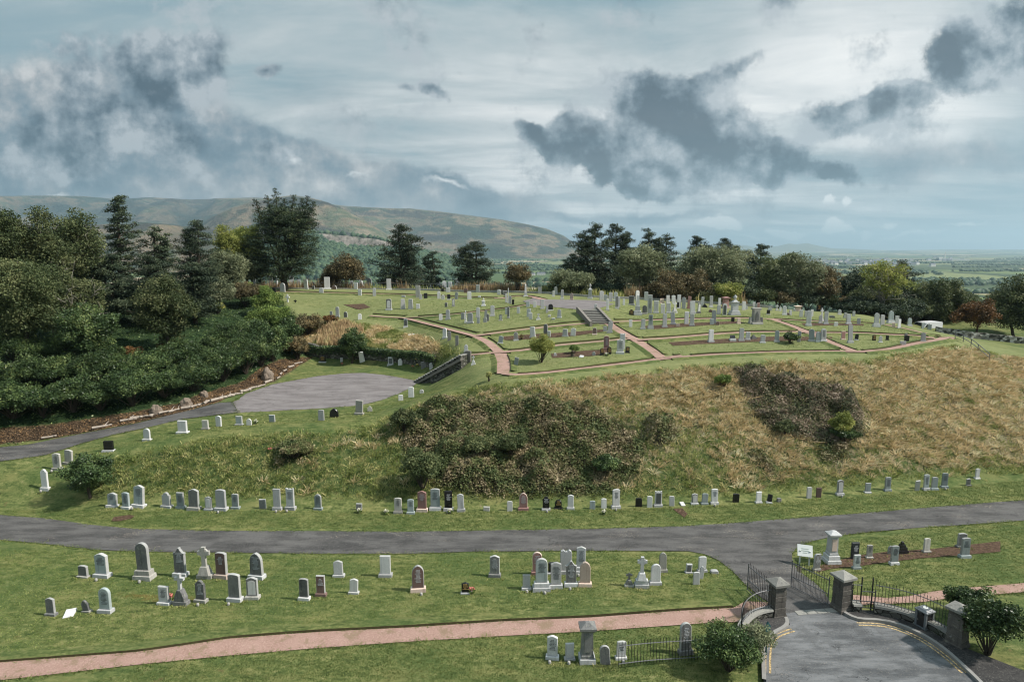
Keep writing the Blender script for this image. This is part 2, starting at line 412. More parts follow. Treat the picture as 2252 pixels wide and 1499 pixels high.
BRAM = [world_poly(p) for p in (
 [(885, 915), (960, 878), (1080, 880), (1180, 875), (1290, 893), (1400, 935), (1425, 985), (1400, 1060), (1330, 1090), (1200, 1098), (1050, 1098), (960, 1078), (900, 1035), (880, 980)],
 [(1600, 806), (1650, 800), (1700, 822), (1765, 832), (1845, 842), (1888, 872), (1908, 930), (1902, 972), (1840, 995), (1775, 975), (1700, 958), (1655, 915), (1625, 862)],
 [(1790, 985), (1860, 975), (1890, 1005), (1850, 1022), (1800, 1015)],
 [(1640, 985), (1690, 1000), (1712, 1045), (1690, 1055), (1660, 1020)],
 [(600, 985), (650, 968), (700, 985), (690, 1010), (640, 1015), (605, 1035), (598, 1010)],
 [(1410, 925), (1480, 905), (1500, 960), (1450, 1000), (1420, 990)],
)]
inb = in_poly(gx, gy, Zn['bank'][:, :2]); db = dist_poly(gx, gy, Zn['bank'][:, :2])
wb = np.where(inb, np.clip(db / .8, 0, 1), 0)
ins2 = in_poly(gx, gy, Zn['slope2'][:, :2]); w2 = np.where(ins2, np.clip(dist_poly(gx, gy, Zn['slope2'][:, :2]) / .8, 0, 1), 0)
wr = np.maximum(wb, w2)
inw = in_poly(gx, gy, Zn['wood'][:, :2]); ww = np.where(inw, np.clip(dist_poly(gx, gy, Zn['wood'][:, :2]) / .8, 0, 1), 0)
inl = in_poly(gx, gy, Zn['litter'][:, :2]); wl = np.where(inl, 1.0, 0)
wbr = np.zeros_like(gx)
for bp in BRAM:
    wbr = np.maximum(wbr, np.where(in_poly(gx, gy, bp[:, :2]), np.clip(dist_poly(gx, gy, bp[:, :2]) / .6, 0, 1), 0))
# gentle relief: lumpy tussocks on the bank, almost nothing on the lawns
lump = (fbm(gx, gy, 1.6, 3, 3) - .5)
GZ = GZ + lump * (0.05 + 0.55 * wr) * ((gy < 110) & (gy > 18)) * np.clip(1 - 3 * wbr, .3, 1)
GZ += (fbm(gx, gy, 7, 2, 9) - .5) * .18 * ((gy > 20) & (gy < 100))
# ground zone weights stored on the mesh
def grid_mesh(name, X, Y, Zv, attrs):
    ny, nx = X.shape
    V = np.stack([X, Y, Zv], -1).reshape(-1, 3)
    i = np.arange((ny - 1) * (nx - 1)); r = i // (nx - 1); c = i % (nx - 1); a = r * nx + c
    Fc = np.stack([a, a + 1, a + nx + 1, a + nx], -1)
    me = mesh_np(name, V, Fc, 4, smooth=True)
    for k, w_ in attrs.items():
        at = me.attributes.new(k, 'FLOAT', 'POINT'); at.data.foreach_set('value', np.ascontiguousarray(w_, dtype=np.float32).ravel())
    return me
# dryness: tan straw colour grows up the bank and to the right
zn = np.clip((GZ - .4) / 6.5, 0, 1)
dry = np.clip(.02 + .78 * zn + .62 * (gx / 40), 0, 1) * wb + w2 * .62
beyond = np.clip((gy - 97) / 3, 0, 1)

def lawn_color(nt, pos):
    """mown grass: clumps, mowing streaks, yellowed patches"""
    n1 = nt.noise(pos, .22, 3, .5); n2 = nt.noise(nt.mapping(pos, rot=(0, 0, .1), sc=(1.0, 2.6, 1)), 1.3, 6, .68); n3 = nt.noise(pos, 6, 5, .75)
    v = nt.math('ADD', nt.math('MULTIPLY', n2, .52), nt.math('MULTIPLY', n3, .48))
    c = nt.ramp(v, [(.36, g3(.028, .040, .012)), (.46, g3(.072, .092, .029)), (.54, g3(.130, .145, .050)), (.65, g3(.25, .23, .105))])
    y = nt.step(nt.noise(nt.mapping(pos, sc=(1, 2.2, 1)), .5, 6, .66), .50, .64)
    c = nt.mix(nt.math('MULTIPLY', y, .65), c, g3(.19, .18, .07))
    bpt = nt.step(nt.noise(pos, .9, 5, .6), .66, .74)
    c = nt.mix(nt.math('MULTIPLY', bpt, .6), c, g3(.17, .105, .055))
    c = nt.mix(nt.math('MULTIPLY', nt.step(n1, .4, .65), .45), c, g3(.042, .080, .024))
    return c, n3
m, nt, b = mat('grass_ground', .95, .1)
pos = nt.node('ShaderNodeNewGeometry').outputs['Position']
def attr(n): return nt.node('ShaderNodeAttribute', attribute_name=n).outputs['Fac']
c, n3 = lawn_color(nt, pos)
c = nt.mix(nt.math('MULTIPLY', attr('upland_lit'), .5), c, nt.mix(nt.noise(pos, 1.4, 4, .65), g3(.14, .165, .06), g3(.31, .30, .15)))  # plateau lawn paled: its brighter light is put into the grass colour
c = nt.mix(nt.step(nt.math('MULTIPLY', attr('moss'), nt.noise(pos, 1.6, 5, .65)), .36, .56), c, nt.mix(nt.noise(pos, 5, 4, .7), g3(.05, .05, .015), g3(.20, .15, .05)))
nr = nt.noise(nt.mapping(pos, rot=(0, 0, .5), sc=(1.8, 1, 1)), 1.6, 5, .62)
rough_c = nt.ramp(nt.noise(pos, 3.2, 5, .68), [(.35, g3(.022, .040, .012)), (.5, g3(.055, .075, .024)), (.65, g3(.12, .115, .045))])
straw = nt.ramp(nt.noise(pos, 4.1, 5, .7), [(.3, g3(.07, .07, .03)), (.5, g3(.16, .13, .07)), (.7, g3(.30, .24, .15))])
dr = nt.math('ADD', attr('dry'), nt.math('MULTIPLY', nt.math('SUBTRACT', nr, .5), 2.6))
rc = nt.mix(nt.step(dr, .35, .75), rough_c, straw)
c = nt.mix(nt.step(nt.math('ADD', attr('rough'), nt.math('MULTIPLY', nt.math('SUBTRACT', nr, .5), .8)), .3, .7), c, rc)
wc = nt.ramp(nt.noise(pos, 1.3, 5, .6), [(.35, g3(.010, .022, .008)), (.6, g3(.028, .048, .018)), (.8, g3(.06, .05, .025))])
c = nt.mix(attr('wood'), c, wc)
lc = nt.ramp(nt.noise(pos, 6, 5, .75), [(.35, g3(.035, .024, .017)), (.52, g3(.085, .06, .04)), (.68, g3(.16, .115, .075)), (.8, g3(.26, .22, .18))])
c = nt.mix(attr('litter'), c, lc)
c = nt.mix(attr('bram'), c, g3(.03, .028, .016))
fc = nt.ramp(nt.noise(pos, .08, 5, .6), [(.35, g3(.012, .024, .012)), (.6, g3(.03, .045, .02))])
c = nt.mix(attr('beyond'), c, fc)
nt.l.new(c, b.inputs['Base Color']); bump(nt, b, nt.noise(pos, 14, 4, .7), .7, .05)
M['ground'] = m
im = in_poly(gx, gy, Zn['moss'][:, :2]); wm = np.where(im, np.clip(dist_poly(gx, gy, Zn['moss'][:, :2]) / .9, 0, 1), 0)
me = grid_mesh('ground', gx, gy, GZ, dict(moss=wm, upland_lit=np.clip((GZ - 5.2) / 1.5, 0, 1) * (gy < 100), rough=wr, dry=dry, wood=ww * (1 - wl), litter=wl, bram=wbr, beyond=beyond))
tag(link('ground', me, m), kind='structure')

# ------------------------------------------------------------------ draped sheets
def drape(name, wp, off, material, cell=.8):
    pl = [Vector((p[0], p[1])) for p in wp]
    x0, y0 = wp[:, 0].min(), wp[:, 1].min(); x1, y1 = wp[:, 0].max(), wp[:, 1].max()
    ax, ay = np.meshgrid(np.arange(x0, x1, cell), np.arange(y0, y1, cell)); ax = ax.ravel(); ay = ay.ravel()
    ok = in_poly(ax, ay, wp[:, :2]) & (dist_poly(ax, ay, wp[:, :2]) > .25)
    allp = pl + [Vector((a, b_)) for a, b_ in zip(ax[ok], ay[ok])]
    ed = [(i, (i + 1) % len(pl)) for i in range(len(pl))]
    v, e, f, *_ = geometry.delaunay_2d_cdt(allp, ed, [list(range(len(pl)))], 1, 1e-4)
    V = [(q.x, q.y, float(terrain(q.x, q.y)) + off) for q in v]
    me = bpy.data.meshes.new(name); me.from_pydata(V, [], [tuple(t) for t in f]); me.polygons.foreach_set('use_smooth', [True] * len(f)); me.update()
    bm = bmesh.new(); bm.from_mesh(me)
    for fc_ in bm.faces:
        if fc_.normal.z < 0: fc_.normal_flip()
    bm.to_mesh(me); bm.free()
    return tag(link(name, me, material), kind='structure')
def asphalt(name, c1, c2, lightfleck=.0):
    m, nt, b = mat(name, .9, .2); pos = nt.node('ShaderNodeNewGeometry').outputs['Position']
    c = nt.mix(nt.step(nt.noise(nt.mapping(pos, sc=(.45, 1.7, 1)), .8, 7, .68), .36, .64), c1, c2)
    c = nt.mix(nt.math('MULTIPLY', nt.step(nt.noise(pos, .5, 6, .7), .55, .62), .35), c, tuple(q * .62 for q in c1[:3]) + (1,))
    c = nt.mix(nt.math('MULTIPLY', nt.step(nt.noise(pos, 15, 5, .85), .54, .64), .6), c, g3(.20, .185, .165))
    c = nt.mix(nt.math('MULTIPLY', nt.step(nt.noise(pos, 12, 5, .85), .55, .66), .55), c, g3(.03, .03, .032))
    if lightfleck:
        pt = nt.math('MULTIPLY', nt.step(nt.noise(nt.mapping(pos, sc=(.6, 1.4, 1)), .55, 4, .6), .54, .68), nt.step(nt.noise(pos, 15, 4, .8), .54, .64))
        c = nt.mix(nt.math('MULTIPLY', pt, lightfleck), c, g3(.36, .30, .24))
    vo = nt.node('ShaderNodeTexVoronoi', feature='DISTANCE_TO_EDGE'); vo.inputs['Scale'].default_value = .8
    nn = nt.node('ShaderNodeTexNoise'); nn.inputs['Scale'].default_value = 1.7; nn.inputs['Detail'].default_value = 5; nt.l.new(pos, nn.inputs['Vector'])
    ad = nt.node('ShaderNodeVectorMath', operation='ADD'); sc_ = nt.node('ShaderNodeVectorMath', operation='SCALE'); sc_.inputs['Scale'].default_value = 1.2
    nt.l.new(nn.outputs['Color'], sc_.inputs[0]); nt.l.new(pos, ad.inputs[0]); nt.l.new(sc_.outputs[0], ad.inputs[1]); nt.l.new(ad.outputs[0], vo.inputs['Vector'])
    ck = nt.math('MULTIPLY', nt.step(vo.outputs['Distance'], .0, .011, 1, 0), nt.step(nt.noise(pos, .35, 3, .5), .48, .58))
    c = nt.mix(nt.math('MULTIPLY', ck, .9), c, g3(.015, .015, .016))
    nt.l.new(c, b.inputs['Base Color']); bump(nt, b, nt.noise(pos, 40, 3, .8), .5, .015)
    return m
M['asph'] = asphalt('lane_asphalt', g3(.050, .048, .047), g3(.105, .100, .096), .95)
M['asph2'] = asphalt('circle_asphalt', g3(.135, .118, .116), g3(.205, .184, .180), .3)
M['asph3'] = asphalt('forecourt_asphalt', g3(.070, .073, .076), g3(.165, .167, .170), .3)
M['asph4'] = asphalt('pavement_asphalt', g3(.030, .029, .029), g3(.058, .055, .052), .3)
m, nt, b = mat('red_gravel', .95, .15); pos = nt.node('ShaderNodeNewGeometry').outputs['Position']
c = nt.mix(nt.noise(pos, .8, 4, .6), g3(.22, .13, .10), g3(.36, .235, .195))
c = nt.mix(nt.math('MULTIPLY', nt.step(nt.noise(pos, 16, 4, .8), .48, .66), .55), c, g3(.50, .36, .31))
c = nt.mix(nt.math('MULTIPLY', nt.step(nt.noise(pos, 13, 4, .8), .56, .68), .6), c, g3(.14, .07, .05))
c = nt.mix(nt.math('MULTIPLY', nt.step(nt.noise(pos, 1.1, 6, .7), .50, .62), .6), c, g3(.17, .13, .075))
nt.l.new(c, b.inputs['Base Color']); bump(nt, b, nt.noise(pos, 40, 3, .8), .5, .015); M['gravel'] = m
m, nt, b = mat('bare_soil', .95, .1); pos = nt.node('ShaderNodeNewGeometry').outputs['Position']
c = nt.ramp(nt.noise(pos, 8, 5, .75), [(.35, g3(.03, .018, .012)), (.55, g3(.10, .062, .042)), (.75, g3(.21, .15, .11))])
nt.l.new(c, b.inputs['Base Color']); bump(nt, b, nt.noise(pos, 25, 4, .7), .8, .04); M['soil'] = m
m, nt, b = mat('lawn_lip', .95, .1); pos = nt.node('ShaderNodeNewGeometry').outputs['Position']
c, _n = lawn_color(nt, pos); nt.l.new(c, b.inputs['Base Color']); bump(nt, b, nt.noise(pos, 14, 4, .7), .7, .05); M['lip'] = m
m, nt, b = mat('cut_turf_soil', .95, .1); nt.l.new(nt.mix(nt.noise(nt.node('ShaderNodeNewGeometry').outputs['Position'], 5, 4, .7), g3(.012, .010, .006), g3(.10, .085, .04)), b.inputs['Base Color']); M['turf'] = m
POLY = {}
POLY['lane'] = world_poly([(-400, 1100), (100, 1140), (200, 1154), (300, 1163), (480, 1167), (900, 1169), (1300, 1163), (1500, 1157), (1600, 1151), (1700, 1143), (1900, 1128), (2150, 1107), (2600, 1075), (2600, 1118), (2150, 1152), (2000, 1162), (1900, 1171), (1830, 1180), (1785, 1190), (1757, 1200), (1742, 1216), (1742, 1232), (1752, 1250), (1765, 1262), (1790, 1280), (1812, 1300), (1826, 1325), (1838, 1344), (1728, 1350), (1700, 1330), (1668, 1309), (1640, 1286), (1610, 1255), (1580, 1232), (1550, 1219), (1515, 1212), (1300, 1211), (1030, 1213), (900, 1218), (650, 1217), (480, 1215), (300, 1213), (200, 1208), (100, 1196), (-400, 1150)])
drape('access_lane', POLY['lane'], .03, M['asph'])
POLY['court'] = world_poly([(1728, 1349), (1748, 1347), (1838, 1343), (1852, 1349), (1868, 1361), (1888, 1368), (1932, 1367), (1975, 1376), (2030, 1400), (2075, 1430), (2130, 1480), (2170, 1520), (1680, 1520), (1678, 1440), (1685, 1412), (1700, 1395), (1725, 1386), (1737, 1374), (1733, 1362)])
drape('forecourt', POLY['court'], .036, M['asph3'])
POLY['pave_r'] = world_poly([(1852, 1346), (1873, 1346), (1920, 1347), (1965, 1354), (2005, 1368), (2050, 1384), (2085, 1402), (2110, 1425), (2250, 1480), (2400, 1560), (2300, 1640), (2190, 1540), (2172, 1520), (2132, 1480), (2077, 1430), (2032, 1400), (1976, 1375), (1932, 1366), (1888, 1367), (1869, 1360)])
drape('pavement', POLY['pave_r'], .14, M['asph4'])
POLY['pave_l'] = world_poly([(1692, 1362), (1728, 1361), (1735, 1373), (1723, 1385), (1698, 1394), (1683, 1411), (1676, 1440), (1640, 1440), (1628, 1400), (1648, 1375)])
drape('pavement', POLY['pave_l'], .14, M['asph4'])
POLY['circle'] = world_poly([(512, 884), (540, 866), (600, 845), (660, 834), (700, 827), (760, 821), (800, 820), (850, 825), (900, 834), (920, 839), (908, 850), (880, 865), (840, 880), (790, 892), (700, 899), (620, 903), (525, 908)], 30)
drape('turning_circle', POLY['circle'], .03, M['asph2'])
POLY['lane2'] = world_poly([(-400, 1022), (60, 978), (170, 956), (300, 931), (370, 914), (430, 899), (480, 886), (511, 884), (524, 908), (480, 912), (400, 922), (330, 939), (250, 956), (180, 975), (100, 1001), (-400, 1070)])
drape('access_lane', POLY['lane2'], .034, M['asph'])
POLY['circle2'] = world_poly([(1150, 662), (1172, 656), (1210, 659), (1300, 660), (1340, 663), (1350, 669), (1325, 676), (1300, 681), (1275, 681), (1235, 677), (1190, 673), (1160, 668)], 20)
drape('turning_circle', POLY['circle2'], .03, M['asph2'])
POLY['redlow'] = world_poly([(-300, 1480), (300, 1434), (400, 1420), (500, 1405), (600, 1397), (700, 1390), (900, 1380), (1100, 1367), (1300, 1358), (1500, 1343), (1612, 1337), (1640, 1322), (1690, 1325), (1690, 1345), (1650, 1352), (1622, 1368), (1575, 1369), (1500, 1374), (1400, 1381), (1300, 1388), (1100, 1399), (900, 1411), (700, 1425), (500, 1442), (300, 1462), (-300, 1530)])
drape('gravel_path', POLY['redlow'], .034, M['gravel'])
POLY['redright'] = world_poly([(1876, 1308), (1950, 1315), (2000, 1311), (2050, 1301), (2090, 1296), (2400, 1270), (2400, 1290), (2090, 1315), (2030, 1324), (1950, 1328), (1876, 1330)])
drape('gravel_path', POLY['redright'], .034, M['gravel'])
# soil strips among the graves
for pl in ([(1790, 1248), (1830, 1236), (1880, 1222), (1950, 1213), (2050, 1207), (2200, 1190), (2200, 1213), (2100, 1222), (2020, 1228), (1950, 1236), (1880, 1246), (1830, 1250), (1800, 1258)],
           [(1105, 740), (1160, 736), (1260, 730), (1330, 724), (1330, 729), (1260, 739), (1160, 746), (1110, 748)],
           [(1212, 778), (1300, 770), (1345, 768), (1345, 777), (1300, 783), (1215, 787)],
           [(1405, 718), (1500, 711), (1620, 706), (1640, 710), (1500, 719), (1440, 724)],
           [(1470, 753), (1560, 747), (1700, 740), (1830, 741), (1830, 748), (1700, 750), (1560, 756), (1480, 760)],
           [(1762, 711), (1830, 708), (1900, 712), (1900, 716), (1830, 715), (1770, 717)],
           [(250, 1137), (285, 1132), (296, 1134), (290, 1140), (262, 1146), (245, 1146)],
           [(1480, 1119), (1500, 1117), (1512, 1130), (1505, 1138)], [(755, 670), (800, 668), (815, 676), (790, 681)]):
    drape('bare_earth', world_poly(pl, 30), .026, M['soil'], .5)
# kerbs round the forecourt
m, nt, b = mat('kerb_concrete', .9); pos = nt.node('ShaderNodeNewGeometry').outputs['Position']
nt.l.new(nt.mix(nt.noise(pos, 3, 5, .7), g3(.17, .16, .15), g3(.30, .29, .27)), b.inputs['Base Color']); bump(nt, b, nt.noise(pos, 30, 3, .7), .4, .01); M['kerb'] = m
def resample(pl, step):
    pl = np.asarray(pl, float)[:, :2]; seg = np.hypot(*np.diff(pl, axis=0).T); s_ = np.r_[0, np.cumsum(seg)]
    n = max(2, int(s_[-1] / step) + 1); t = np.linspace(0, s_[-1], n)
    return np.stack([np.interp(t, s_, pl[:, 0]), np.interp(t, s_, pl[:, 1])], 1)
def smoothline(p, it=2):
    p = np.array(p, float)
    for _ in range(it):
        q = p.copy(); q[1:-1] = (p[:-2] + 2 * p[1:-1] + p[2:]) / 4; p = q
    return p
def normals2(p):
    t = np.gradient(p, axis=0); t /= np.hypot(*t.T)[:, None] + 1e-9
    return np.stack([-t[:, 1], t[:, 0]], 1)
def strip(name, cl, prof, material, smooth=False, closed=False, matidx=None, joints=0.0):
    """sweep profile [(offset, dz)] along centre line on the ground"""
    n2 = normals2(cl); V = []; k = len(prof)
    zt = terrain(cl[:, 0], cl[:, 1])
    for i in range(len(cl)):
        for o, dz in prof:
            x, y = cl[i] + n2[i] * o
            V.append((x, y, zt[i] + dz))
    Fc = []; mi = []
    for i in range(len(cl) - 1):
        for j in range(k - 1):
            a = i * k + j; Fc.append((a, a + 1, a + k + 1, a + k)); mi.append(0 if matidx is None else matidx[j])
    me = bpy.data.meshes.new(name); me.from_pydata(V, [], Fc); me.polygons.foreach_set('material_index', mi); me.update()
    return link(name, me, material)
for pl in ([(1852, 1347), (1868, 1360), (1888, 1367), (1932, 1366), (1975, 1375), (2030, 1399), (2075, 1429), (2130, 1479), (2170, 1519)],
           [(1727, 1361), (1735, 1368), (1733, 1378), (1722, 1386), (1700, 1394), (1685, 1411), (1678, 1440), (1680, 1500)]):
    cl = smoothline(resample(world_poly(pl, 20, False), .25), 3)
    tag(strip('kerb', cl, [(-.075, .0), (-.075, .155), (.075, .155), (.075, .0)], M['kerb']), kind='structure')
m, nt, b = mat('yellow_paint', .8); pos = nt.node('ShaderNodeNewGeometry').outputs['Position']
nt.l.new(nt.mix(nt.step(nt.noise(pos, 9, 4, .8), .42, .6), g3(.16, .12, .07), g3(.58, .42, .20)), b.inputs['Base Color']); M['yellow'] = m
for pl in ([(1886, 1373), (1932, 1373), (1972, 1382), (2025, 1405), (2068, 1435), (2120, 1480)], [(1744, 1386), (1722, 1392), (1703, 1400), (1692, 1415), (1688, 1440), (1688, 1480)]):
    cl = smoothline(resample(world_poly(pl, 15, False), .25), 3)
    for o in (-.09, .09):
        tag(strip('yellow_line', cl, [(o - .04, .042), (o + .04, .042)], M['yellow']), kind='structure')
# stone threshold and lane edging stones
m_ = MB(); pa, pb = hit(1750, 1349), hit(1838, 1342)
for i in range(4):
    a = pa + (pb - pa) * (i / 4 + .005); c_ = pa + (pb - pa) * ((i + 1) / 4 - .005); mid = (a + c_) / 2
    m_.box((mid[0], mid[1], mid[2] + .0), (np.hypot(*(c_ - a)[:2]), .34, .055), math.atan2(c_[1] - a[1], c_[0] - a[0]), ch=.01)
o = m_.build('threshold_stones', M['cap']); tag(o, kind='structure')

# ------------------------------------------------------------------ red gravel paths of the upper cemetery
PATHS = [
 ([(560, 640), (640, 642), (750, 645), (850, 647), (960, 651), (1060, 655), (1110, 656)], 1.1),
 ([(1105, 656), (1135, 652), (1160, 651), (1180, 655), (1195, 659)], 1.3),
 ([(815, 694), (850, 697), (890, 698), (920, 706), (960, 716), (1010, 729), (1045, 738), (1075, 752), (1098, 772), (1108, 795), (1108, 822)], 1.35),
 ([(895, 699), (940, 696), (1000, 692), (1080, 682), (1130, 676), (1165, 670)], 1.0),
 ([(1048, 738), (1100, 731), (1200, 719), (1300, 710), (1340, 708), (1400, 706), (1500, 702), (1640, 700), (1700, 702), (1760, 706), (1830, 708), (1890, 710), (1940, 714), (1985, 723), (2030, 734), (2085, 743)], 1.25),
 ([(1335, 708), (1352, 722), (1385, 741), (1402, 750), (1430, 768), (1456, 788)], 1.25),
 ([(1400, 748), (1480, 743), (1560, 736), (1640, 731), (1760, 730), (1790, 732), (1900, 733), (1960, 737), (2010, 738), (2055, 744)], 1.1),
 ([(1100, 775), (1150, 771), (1180, 766), (1240, 758), (1300, 753), (1385, 745)], 1.1),
 ([(1695, 702), (1740, 717), (1780, 733), (1830, 755), (1882, 775)], 1.1),
 ([(1108, 822), (1130, 826), (1200, 821), (1300, 809), (1400, 797), (1460, 789), (1560, 781), (1700, 775), (1850, 773), (1900, 774), (1960, 768), (2010, 757), (2060, 748), (2092, 742)], .95),
 ([(1026, 783), (1060, 779), (1098, 775)], 1.0),
 ([(1460, 787), (1500, 783)], .9),
]
CL = [(smoothline(resample(world_poly(p, 12, False), .45), 3), w * .86) for p, w in PATHS]
for i, (cl, w) in enumerate(CL):
    wv = w / 2
    tag(strip('gravel_path', cl, [(-wv, .03 + .003 * i), (-wv / 3, .04 + .003 * i), (wv / 3, .04 + .003 * i), (wv, .03 + .003 * i)], M['gravel']), kind='structure')
def path_clear(x, y, skip=-1):
    ok = True
    for i, (cl, w) in enumerate(CL):
        if i == skip: continue
        if np.hypot(cl[:, 0] - x, cl[:, 1] - y).min() < w / 2 + .3: return False
    return True
V = []; Fc = []; mi = []
c2 = POLY['circle2'][:, :2]
for i, (cl, w) in enumerate(CL):
    n2 = normals2(cl)
    for s_ in (-1, 1):
        prev = None
        for k in range(len(cl)):
            e = cl[k] + n2[k] * s_ * (w / 2 - .01)
            if not path_clear(e[0], e[1], i) or in_poly(e[0], e[1], c2) or dist_poly(e[0], e[1], c2) < .2: prev = None; continue
            q = cl[k] + n2[k] * s_ * (w / 2 + .12); q2 = cl[k] + n2[k] * s_ * (w / 2 + .6)
            z0 = float(terrain(*e)); jt = .03 * (fbm(e[0], e[1], .5, 2, 5) - .5)
            b0 = len(V); V += [(e[0], e[1], z0 + .01), (e[0] + n2[k][0] * s_ * .02, e[1] + n2[k][1] * s_ * .02, z0 + .12 + jt), (q[0], q[1], float(terrain(*q)) + .125 + jt), (q2[0], q2[1], float(terrain(*q2)) - .02)]
            if prev is not None:
                for j in range(3): Fc.append((prev + j, prev + j + 1, b0 + j + 1, b0 + j)); mi.append(1 if j == 0 else 0)
            prev = b0
me = bpy.data.meshes.new('lawn_edge'); me.from_pydata(V, [], Fc); me.polygons.foreach_set('material_index', mi); me.update()
tag(link('lawn_edge', me, [M['lip'], M['turf']]), kind='structure')
# turf lip on the upper side of the long lower path and along the lanes
def lip(pl, side, h=.09):
    cl = smoothline(resample(world_poly(pl, 30, False), .3), 2)
    h2 = h
    o = strip('lawn_edge', cl, [(0, .01), (side * .02, h2), (side * .15, h2 + .005), (side * .9, -.02)], [M['lip'], M['turf']], matidx=[1, 0, 0]); tag(o, kind='structure')
lip([(-300, 1480), (300, 1434), (400, 1420), (500, 1404), (600, 1396), (700, 1389), (900, 1379), (1100, 1366), (1300, 1357), (1500, 1342), (1612, 1336)], 1, .12)
lip([(525, 909), (620, 904), (700, 900), (790, 893), (840, 881), (880, 866), (905, 852)], -1, .06)
# ------------------------------------------------------------------ valley plain
ZP = -62.0
def dirx(X, d): return (X - CX) / F * d * 1.0     # near-horizon columns
r_ = np.concatenate([np.geomspace(130, 3000, 90), np.geomspace(3100, 26000, 60)])
az = np.linspace(-1.25, 1.25, 160)
rr, aa = np.meshgrid(r_, az, indexing='ij')
px_, py_ = rr * np.tan(aa) if False else rr * np.sin(aa) * 1.0, rr * np.cos(aa)
und = (fbm(px_, py_, 2600, 3, 31) - .5) * 26 * np.clip((rr - 900) / 3000, 0, 1) + np.clip((rr - 9000) / 12000, 0, 1) ** 1.2 * 110 * (.4 + .9 * fbm(px_, py_, 5200, 3, 77))
me = grid_mesh('valley_plain', px_, py_, ZP + und, {})
m, nt, b = mat('valley_fields', .95, .05); pos = nt.node('ShaderNodeNewGeometry').outputs['Position']
vsc = nt.mapping(pos, rot=(0, 0, .35), sc=(1 / 330, 1 / 620, 0))
wn = nt.node('ShaderNodeTexNoise'); wn.inputs['Scale'].default_value = .8; nt.l.new(vsc, wn.inputs['Vector'])
ad = nt.node('ShaderNodeVectorMath', operation='ADD'); sc_ = nt.node('ShaderNodeVectorMath', operation='SCALE'); sc_.inputs['Scale'].default_value = .5
nt.l.new(wn.outputs['Color'], sc_.inputs[0]); nt.l.new(vsc, ad.inputs[0]); nt.l.new(sc_.outputs[0], ad.inputs[1])
vo = nt.node('ShaderNodeTexVoronoi', distance='CHEBYCHEV'); vo.inputs['Scale'].default_value = 1; nt.l.new(ad.outputs[0], vo.inputs['Vector'])
sepc = nt.node('ShaderNodeSeparateColor'); nt.l.new(vo.outputs['Color'], sepc.inputs[0])
c = nt.ramp(sepc.outputs[0], [(0, g3(.07, .11, .045)), (.2, g3(.14, .18, .07)), (.36, g3(.07, .095, .045)), (.5, g3(.36, .30, .18)), (.64, g3(.20, .22, .10)), (.78, g3(.46, .37, .25)), (.92, g3(.05, .075, .04))], 'CONSTANT')
ve = nt.node('ShaderNodeTexVoronoi', feature='DISTANCE_TO_EDGE'); ve.inputs['Scale'].default_value = 1; nt.l.new(ad.outputs[0], ve.inputs['Vector'])
wd = nt.step(nt.noise(nt.mapping(pos, sc=(1 / 900, 1 / 900, 0)), 1.0, 5, .62), .58, .61)
c = nt.mix(nt.step(ve.outputs['Distance'], .02, .05, 1, 0), c, g3(.018, .035, .018))
c = nt.mix(wd, c, g3(.022, .040, .022)); c = nt.mix(.3, c, nt.mix(nt.noise(pos, .02, 3, .7), g3(.03, .05, .02), g3(.15, .16, .08)))
nt.l.new(c, b.inputs['Base Color'])
tag(link('valley_plain', me, m), kind='structure')

# ------------------------------------------------------------------ the long hills
def hills(name, Xs, Ys, r_base, r_ridge, r_back, nx, nr, seed, mat_, gully=.22, power=1.0, zb=ZP, sc=900, foot=None):
    """relief whose skyline follows elevation angles along compass columns, built at real distance with front and back slopes"""
    cols = np.linspace(Xs[0], Xs[-1], nx); prof = np.interp(cols, Xs, Ys)
    k = np.linspace(0, 1, nr)
    EL = np.zeros(nx); H = np.zeros((nr, nx)); PX = np.zeros((nr, nx)); PY = np.zeros((nr, nx))
    for j, X in enumerate(cols):
        r = ray(X, prof[j]); u = r[0] / r[1]; el = r[2] / r[1]
        rb = r_base if np.isscalar(r_base) else np.interp(X, Xs, r_base); rg = r_ridge if np.isscalar(r_ridge) else np.interp(X, Xs, r_ridge)
        top = HC + el * rg - zb
        EL[j] = el
        y = np.where(k < .7, rb + (rg - rb) * k / .7, rg + (r_back - rg) * (k - .7) / .3)
        t = np.where(k < .7, k / .7, 1 - ((k - .7) / .3))
        shape = np.where(k < .7, t ** power * (3 - 2 * t ** power) * .45 + .55 * t ** (power * .8), t ** .6)
        PX[:, j] = u * y; PY[:, j] = y; H[:, j] = max(top, 2) * np.clip(shape, 0, 1)
    n = fbm(PX + 3e4, PY, sc, 5, seed); rdg = 1 - np.abs(2 * fbm(PX + 5e4 + PY * .35, PY * .45, sc * .8, 5, seed + 7) - 1)
    kk = k[:, None]; w = np.where(kk < .7, 1 - np.abs(kk / .7 * 2 - 1) ** 2, 0)
    H = H * (1 + w * ((rdg - .72) * gully * 4 + (n - .5) * gully * 1.6)) + w * (n - .5) * 20
    zcap = HC + EL[None, :] * PY - zb + 4; lim = zcap * (1 - .05 * np.clip(.7 - kk, 0, 1)); H = np.where(kk < .7, np.minimum(H, lim - 6 * (1 - np.exp(-(np.maximum(H - lim, 0)) / 60.0))), np.minimum(H, zcap))
    el_ = H / H.max()
    me = grid_mesh(name, PX, PY, zb + H - 4, dict(elev=el_, gul=np.clip((.90 - rdg) * 2.6, 0, 1) * w))
    return tag(link(name, me, mat_), kind='structure')
m, nt, b = mat('moor_hillside', .95, .05); pos = nt.node('ShaderNodeNewGeometry').outputs['Position']
sp = nt.mapping(pos, sc=(1 / 1000, 1 / 1000, 1 / 400))
